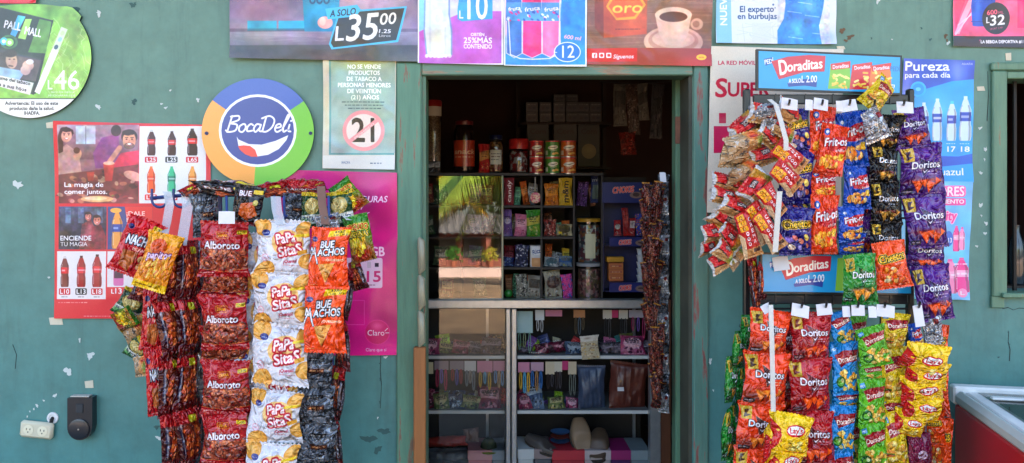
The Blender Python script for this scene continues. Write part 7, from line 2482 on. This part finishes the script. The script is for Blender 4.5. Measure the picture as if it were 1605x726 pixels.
    def pr(u0, v0, u1, v1, word, name, red_=True):
        a_ = Art(u0, v0, u1, v1, (16, 28, 96), 3); h = v1 - v0
        a_.text(word, u0 + (u1 - u0) * (.2 if h > 20 else .22), u0 + (u1 - u0) * (.62 if h > 20 else .5), v0 + h * (.5 if h > 20 else .8), h * (.28 if h > 20 else .5), (206, 50, 50), .05, .2, -4, ((220, 190, 180), .5))
        a_.ell(u0 + (u1 - u0) * (.68 if h > 20 else .74), v0 + h * .62, (u1 - u0) * .13, h * (.16 if h > 20 else .32), (120, 96, 90)); a_.ell(u0 + (u1 - u0) * (.68 if h > 20 else .74), v0 + h * .6, (u1 - u0) * .07, h * .1, (60, 40, 40))
        a, b = P(u0, v0, D_), P(u1, v1, D_)
        MB().box((a.x, D_, b.z), (b.x, D_ + .012, a.z)).build(name, nav, r, smooth=False)
        m = MB().add([(a.x, D_ - .001, b.z), (b.x, D_ - .001, b.z), (b.x, D_ - .001, a.z), (a.x, D_ - .001, a.z)], [(0, 1, 2, 3)], 0, [(0, 0), (1, 0), (1, 1), (0, 1)])
        m.build('printed_card', printed('display print ' + name + str(v0), a_, .35), r.children[-1], smooth=False)
    pr(944, 286, 1022, 318, 'CHOKIS', 'header')
    pr(955, 372, 1022, 386, 'CHOKIS', 'shelf_front')
    pr(955, 443, 1022, 458, 'CHOKIS', 'shelf_front')
    for u in (946, 1020):
        a = P(u, 318, D_ + .013)
        MB().box((a.x - .002, D_ + .013, P(0, 458, D_).z), (a.x + .002, D_ + .12, P(0, 288, D_).z)).build('side', nav, r, smooth=False)
    MB().box((P(946, 0, D_).x, D_ + .121, P(0, 458, D_).z), (P(1020, 0, D_).x, D_ + .125, P(0, 288, D_).z)).build('back', nav, r, smooth=False)
    for v in (386, 458):
        MB().box((P(948, 0, D_).x + .003, D_ + .0125, P(0, v, D_).z), (P(1018, 0, D_).x - .003, D_ + .12, P(0, v, D_).z + .004)).build('shelf', nav, r, smooth=False)
    for i, (u0, v0, u1, v1, c, lb) in enumerate(((962, 345, 974, 370, ((150, 30, 40), (190, 190, 180), (90, 20, 26)), 'dark red chocolate bar standing first in the navy display'), (975, 326, 986, 370, ((140, 24, 30), (170, 60, 50), (90, 16, 20)), 'tall red chocolate bar in the navy display'), (986, 342, 996, 370, ((150, 30, 36), (190, 180, 180), (80, 20, 30)), 'short red chocolate bar beside the tall one'), (996, 335, 1008, 370, ((40, 60, 150), (190, 150, 60), (150, 50, 60)), 'blue and gold chocolate bar in the navy display'), (1008, 350, 1018, 370, ((40, 70, 60), (120, 140, 130), (30, 40, 40)), 'dark green chocolate bar at the display end'))):
        pk(u0, v0, u1, v1, D_ + .05, c, lb, q.uniform(-5, 5), 'chocolate bar', scale=10, name='chocolate_bar')
    A6 = Art(0, 0, 100, 130, (150, 70, 40)); 
    for i in range(3):
        A6.rect(0, 6 + i * 42, 100, 40 + i * 42, (176, 100, 40)); A6.rect(10, 14 + i * 42, 90, 30 + i * 42, (150, 60, 50)); A6.tiny(20, 80, 26 + i * 42, 8, (226, 190, 120), i)
    carton(951, 403, 978, 411, D_ + .03, .05, M('yellow box', (196, 140, 30), .4), 'flat yellow box topping the orange packets in the display', 'box', 'flat_box')
    carton(954, 412, 977, 441, D_ + .04, .05, M('orange packets', (160, 90, 40), .4), 'stack of orange wafer packets under the yellow box', 'wafer stack', 'wafer_stack', None, A6)
    k = K(D_ + .05)
    for i in range(6):
        c = P(1004, 452 - i * 10.5, D_ + .06)
        o = MB().lathe([(.0005, 0), (.013, 0), (.0175, .028), (.0185, .029), (.0185, .031), (.0005, .031)], c, 18).build('foam_cup', M('white foam', (196, 200, 204), .5, 0, .05))
        o.rotation_euler = (0, math.radians(-3), 0)
        tag(o, f'white foam cup in the stack beside the navy display, {ORD[::-1][8 + i] if False else ("lowest", "second lowest", "third lowest", "third highest", "second highest", "highest")[i]}', 'cup', 'white foam cups stacked by the display')


def hanging_dim():
    # things hung high in the dark of the shop
    q = random.Random(99)
    r = empty('ceiling_wire', P(995, 128, 1.5), 'thin wire strung high across the dark shop', 'wire')
    MB().tube([P(940, 128, 1.5), P(1000, 132, 1.5), P(1060, 127, 1.5)], .003, 6).build('strand', M('dark wire', (50, 46, 44), .5), r)
    for i, (u, v, w, h, c, nm) in enumerate(((972, 165, 22, 66, (120, 116, 110), 'grey'), (992, 172, 20, 80, (96, 80, 74), 'brown'), (1008, 160, 18, 58, (130, 126, 120), 'pale grey'), (984, 225, 26, 36, (140, 50, 40), 'dull red'), (1030, 175, 20, 86, (80, 76, 80), 'dark grey'))):
        pk(u - w / 2, v - h / 2, u + w / 2, v + h / 2, 1.48, (c, tuple(x * .7 for x in c), tuple(min(255, x + 40) for x in c)), f'{nm} bag hanging high in the dark of the shop', q.uniform(-6, 6), 'hanging bag', name='hanging_bag')


def cream():
    return M('cream paper label', (196, 192, 160), .6, 0, .05)


def stock_counter():
    q = random.Random(5)
    Y = CY + .10
    Z1, Z2, Z3 = 556, 642, 728
    SC = (((120, 40, 70), (196, 150, 160), (60, 30, 40)), ((90, 110, 60), (190, 180, 140), (40, 44, 36)), ((60, 50, 60), (150, 140, 150), (30, 26, 30)), ((150, 60, 100), (220, 180, 190), (80, 30, 60)), ((60, 80, 110), (170, 180, 190), (36, 40, 50)))
    # packets lying on the two shelves
    for i, (u, v, w, h, c) in enumerate(((676, Z1, 30, 26, 3), (700, Z1, 30, 20, 1), (722, Z1, 28, 24, 0), (745, Z1, 30, 22, 2), (770, Z1, 34, 28, 2), (672, Z2, 28, 30, 0), (692, Z2, 26, 26, 1), (712, Z2, 34, 30, 4), (738, Z2, 30, 24, 1), (768, Z2, 40, 36, 0))):
        pk(u - w / 2, v - h, u + w / 2, v, Y - .03 + .02 * (i % 2), SC[c], f'{ORD[i % 5]} packet on the {("upper", "lower")[i // 5]} shelf behind the counter glass', q.uniform(-12, 12), scale=9, kind='cell', pitch=-30)
    for i, (u, v, w, h, c) in enumerate(((824, Z1, 26, 14, 2), (862, Z1, 50, 22, 0), (900, Z1, 30, 22, 4), (960, Z1, 40, 22, 2), (992, Z1, 40, 30, 3), (1008, Z1, 20, 24, 2), (822, Z2, 22, 26, 0), (836, Z2, 30, 50, 4), (872, Z2, 28, 22, 1), (896, Z2, 20, 20, 3))):
        pk(u - w / 2, v - h, u + w / 2, v, Y - .03 + .02 * (i % 2), SC[c], f'{ORD[i % 6]} packet on the {("upper", "lower")[i // 6]} open counter shelf', q.uniform(-10, 10), scale=9, kind='cell', pitch=-25)
    # rear rows and odd bits between them
    names = (('maroon', (120, 30, 50)), ('olive', (110, 112, 50)), ('grey', (130, 128, 130)), ('rose', (200, 110, 140)), ('navy', (44, 54, 96)), ('tan', (176, 146, 106)), ('violet', (110, 70, 140)), ('red', (170, 40, 40)), ('teal', (50, 120, 120)), ('cream', (206, 196, 170)), ('black', (46, 42, 44)), ('lime', (150, 180, 60)))
    for lv, v in (('upper', Z1), ('lower', Z2)):
        for sd, ua, ub in (('behind the glass', 668, 786), ('on the open side', 816, 900 if lv == 'lower' else 1012)):
            u, k = ua, 0
            while u < ub:
                w = q.uniform(12, 24)
                nm, c = names[(k * 5 + len(lv) + len(sd) + int(v)) % 12]
                h = q.uniform(16, 34)
                pk(u - w / 2, v - h, u + w / 2, v - 1, CY + .16, (c, tuple(min(255, x + 70) for x in c), tuple(x * .5 for x in c)), f'{nm} packet, {ORD[k] if k else "first"} in the rear row of the {lv} shelf {sd}', q.uniform(-26, 26), pitch=q.uniform(-30, 0), yaw=q.uniform(-30, 30))
                u += w * .78
                k += 1
    # hanging accessory cards
    H = 'hair accessory cards hanging in the counter'
    cards = ((672, 568, 14, 18, (206, 196, 160), None, 'cream hair tie card by the orange post'), (692, 566, 22, 14, (150, 130, 140), (190, 40, 90), 'grey card with a pink bow'), (716, 566, 22, 14, (140, 126, 136), (160, 26, 40), 'grey card with a dark red bow'), (737, 566, 18, 16, (206, 206, 206), (120, 130, 140), 'white card with a grey striped bow'), (760, 566, 24, 18, (206, 130, 160), (220, 170, 50), 'pink card with yellow and red hair bands behind glass'), (782, 566, 18, 16, (196, 130, 160), (90, 140, 190), 'pink card with blue hair bands behind glass'),
             (822, 568, 20, 16, (206, 130, 160), (220, 170, 50), 'pink card with yellow hair bands on the open side'), (841, 568, 22, 14, (190, 150, 170), (40, 110, 180), 'pale pink card with bright blue bands'), (862, 567, 14, 20, (206, 190, 160), (60, 40, 40), 'cream card with a dark clip'), (875, 567, 12, 16, (210, 200, 180), (60, 50, 60), 'cream card with small dark clips'), (886, 566, 10, 14, (196, 40, 110), None, 'small magenta card on the lower hook row'), (897, 567, 13, 20, (206, 190, 160), (130, 140, 130), 'cream card with a grey pendant'),
             (822, 488, 26, 34, (160, 190, 190), (120, 170, 150), 'pale teal card with a round green hair tie'), (846, 486, 14, 16, (214, 214, 214), (226, 226, 226), 'white card with two white rings'), (868, 486, 26, 10, (206, 120, 150), None, 'pink card strip at the counter top'), (908, 486, 18, 12, (196, 130, 80), (110, 90, 60), 'tan card with small pendants'), (952, 486, 14, 14, (206, 196, 180), (40, 40, 44), 'cream earring card in the middle of the open side'), (964, 486, 10, 12, (200, 40, 100), None, 'magenta earring card between two cream ones'), (977, 486, 14, 14, (206, 196, 180), (40, 40, 44), 'cream earring card beside the magenta one'), (1000, 486, 28, 12, (170, 160, 170), (200, 60, 110), 'grey card with pink hair ties'))
    for i, (u, v, w, h, c, band, lb) in enumerate(cards):
        y = CY + .045
        k = K(y)
        c0 = P(u, v, y)
        r = empty('accessory_card', c0, lb, 'hair accessory', H)
        MB().box((c0.x - w * k / 2, y, c0.z - h * k), (c0.x + w * k / 2, y + .0015, c0.z)).build('backing_card', M('card ' + lb, c, .5, 0, .06, 10), r, smooth=False)
        if band:
            n = 3 if w > 15 else 2
            for j in range(n):
                xx = c0.x + (j - (n - 1) / 2) * w * k / n * .9
                m = MB()
                z0 = c0.z - h * k + .004
                L = q.uniform(18, 34) * k
                pts = [(xx + .005 * math.sin(t), y - .004 - .002 * j, z0 - L / 2 + L / 2 * math.cos(t)) for t in np.linspace(0, 2 * math.pi, 13)]
                m.tube(pts, .0032 if 'band' in lb or 'bow' in lb else .0016, 6, caps=False)
                cc = band if j % 2 == 0 else tuple(min(255, x * .7 + 50) for x in band[::-1])
                m.build('hair_tie', M(f'tie {cc[0]:.0f}{cc[1]:.0f}{cc[2]:.0f}', cc, .5, 0, .2, 20), r)
    # tan gift bag hanging over the shelf edge
    A = Art(0, 0, 100, 150, (196, 180, 150)); 
    for i in range(40):
        A.ell(q.uniform(0, 100), q.uniform(50, 150), 6, 5, q.choice([(206, 170, 100), (150, 120, 90), (226, 206, 170)]), .8)
    A.rect(0, 0, 100, 36, (214, 204, 190)); A.blob(40, 16, 20, 8, (140, 110, 90), .6)
    pk(910, 526, 940, 563, CY + .01, (), 'tan patterned earring card hanging over the shelf edge', -4, art=A, T=.12)
    # folded clothes in clear bags
    pk(905, 572, 950, 642, Y - .03, ((48, 60, 84), (70, 84, 110), (36, 44, 64)), 'folded blue denim garment in a clear bag', -2, 'garment', scale=4, name='folded_garment', metal=0)
    pk(954, 568, 1016, 642, Y - .02, ((84, 34, 26), (110, 54, 40), (60, 24, 20)), 'folded brown red garment in a clear bag', 3, 'garment', scale=4, name='folded_garment', metal=0)
    card(968, 607, 978, 613, Y - .10, 'tiny white price tag on the brown red garment', 'tiny price tags', 0, 'price_tag', 'price tag')
    # white earrings row
    for i in range(6):
        c = P(830 + i * 3.4, 554, CY + .05)
        o = MB().lathe([(.0003, 0), (.003, .001), (.0035, .004), (.0003, .007)], c, 8).build('bead', M('pearl', (226, 220, 206), .25, 0, .03))
        tag(o, 'small white pearl bead in the row on the open shelf', 'bead', 'white pearl beads in a row')
    # bottom shelf: cap, shoes, boxes
    r = empty('cap', P(766, 705, CY + .1), 'green and lime cap lying on the low shelf behind glass', 'cap')
    k = K(CY + .1)
    c = P(766, 704, CY + .1)
    MB().lathe([(13 * k, 0), (13 * k, .012), (11.5 * k, .03), (8 * k, .046), (3 * k, .054), (.0004, .056)], c, 20).build('crown', M('dark green cloth', (50, 62, 40), .8, 0, .2, 30), r)
    m = MB()
    m.sheet(lambda a, b: (c.x + (13 + 6 * b) * k * math.cos(math.pi * (1.1 + .8 * a)), c.y + (13 + 9 * b) * k * math.sin(math.pi * (1.1 + .8 * a)), c.z + .006 - .008 * b * math.sin(math.pi * a)), 16, 3)
    m.sheet(lambda a, b: (c.x + (13 + 6 * b) * k * math.cos(math.pi * (1.1 + .8 * a)), c.y + (13 + 9 * b) * k * math.sin(math.pi * (1.1 + .8 * a)), c.z + .003 - .008 * b * math.sin(math.pi * a)), 16, 3, 0, True)
    m.build('visor', M('lime cloth', (150, 170, 40), .7, 0, .1), r)
    tan = M('tan clog rubber', (150, 124, 98), .6, 0, .08)
    shoe(909, 683, 32, 34, CY + .13, tan, 'tan clog standing upright on the red box', 8, rear=58)
    shoe(938, 702, 34, 40, CY + .12, M('dull brown leather', (96, 76, 60), .5, 0, .1), 'dull brown shoe beside the tan clog', -14, rear=30)
    shoe(846, 702, 30, 34, CY + .1, M('dark grey shoe', (84, 76, 72), .5, 0, .1), 'dark grey slipper beside the mullion', 60)
    pls = M('blue plastic plate', (60, 100, 150), .4, 0, .05)
    for i, (cc, nm) in enumerate((((170, 60, 50), 'red'), ((60, 100, 150), 'blue'), ((150, 60, 50), 'dark red'), ((70, 110, 160), 'light blue'))):
        o = MB().lathe([(.0005, 0), (.03, 0), (.045, .008), (.047, .010), (.044, .010), (.029, .003), (.0005, .003)], P(878, 700 - i * 7, CY + .14), 24).build('plate', M('plate ' + nm, cc, .4, 0, .05))
        tag(o, f'{nm} plastic plate in the stack beside the tan clog', 'plate', 'plastic plates stacked on the low shelf')
    for u0, u1, c, l, lb in ((866, 916, (170, 36, 50), (190, 44, 60), 'red shoe box under the clogs'), (917, 957, (176, 160, 160), (190, 176, 176), 'pale pinkish shoe box under the brown shoe'), (958, 988, (70, 20, 80), (150, 30, 100), 'purple shoe box with a magenta lid'), (990, 1018, (110, 124, 130), (130, 144, 150), 'grey blue shoe box beside the end post'), (734, 771, (206, 130, 140), (214, 150, 156), 'pink patterned box under the cap'), (812, 836, (190, 196, 196), (206, 210, 210), 'white box beside the mullion'), (838, 864, (90, 90, 96), (150, 130, 130), 'grey printed box between white and red boxes'), (772, 790, (130, 140, 150), (150, 160, 170), 'slim grey box behind the mullion')):
        carton(u0, 704 if u0 < 860 and u0 > 800 else 706, u1, 760, CY + .05, .2, M('box ' + lb, c, .5, 0, .08), lb, 'shoe box', 'shoe_box', None, None, M('lid ' + lb, l, .5, 0, .08))
    for i, (u, v, w, h, c, lb) in enumerate(((700, 692, 70, 22, ((130, 40, 36), (170, 60, 50), (60, 30, 30)), 'red folded cloth on the low shelf behind glass'), (705, 716, 76, 30, ((50, 56, 64), (80, 84, 90), (36, 40, 46)), 'grey folded cloth on the low shelf behind glass'), (738, 682, 26, 24, ((90, 60, 54), (130, 100, 90), (60, 44, 40)), 'brown small pouch beside the cap'))):
        pk(u - w / 2, v - h / 2, u + w / 2, v + h / 2, CY + .14, c, lb, q.uniform(-6, 6), 'cloth', scale=4, metal=0, name='folded_cloth')
    # brown candy sticks hanging in bunches, then clear sachets
    Y = .10
    n_ = 0
    for lev, (v, n, sp) in enumerate(((312, 7, 22), (338, 7, 24), (368, 7, 22), (398, 7, 20), (430, 7, 20), (462, 6, 18), (494, 5, 16), (524, 5, 14), (554, 4, 12), (582, 3, 10), (608, 3, 8), (626, 2, 5))):
        for i in range(n):
            t = i - (n - 1) / 2
            o = bag('brownfoil', 1021 + t * sp / n + (lev > 6) * 8 + q.uniform(-2, 2), v + q.uniform(-8, 8), q.uniform(12, 15), q.uniform(38, 50), Y + q.uniform(-.03, .03), 'crinkled brown foil sachet hanging in the ragged column at the doorway', 'brown foil sachets hanging in the doorway', 9 * t / max(1, n / 3) + q.uniform(-8, 8), q.uniform(-60, 60), q.uniform(-10, 10), q.uniform(.5, .9))
            o.name = 'foil_sachet'
    for i in range(12):
        bag('black' if i % 2 == 0 else 'silver', 1040 + q.uniform(-1, 1), 290 + i * 31, 18, 33, .135, f'{ORD[i]} grey sachet down the narrow strip beside the green jamb', 'grey sachets on the narrow strip', q.uniform(-4, 4), -20, T=.5)
    card(1034, 270, 1044, 286, .12, 'white tag at the head of the grey sachet strip', 'white hook cards')

build_wall()
build_door_frame()
build_window()
build_posters()
build_electric()
build_freezer()
build_outside()
build_light()
make_bags()

build_blue_stand()
fill_blue_stand()
build_black_rack()
fill_black_rack()
build_counter()
stock_top()
stock_cabinet()
stock_counter()
hanging_dim()
for _o in list(COL.objects):
    if '_o' in _o:
        del _o['_o']
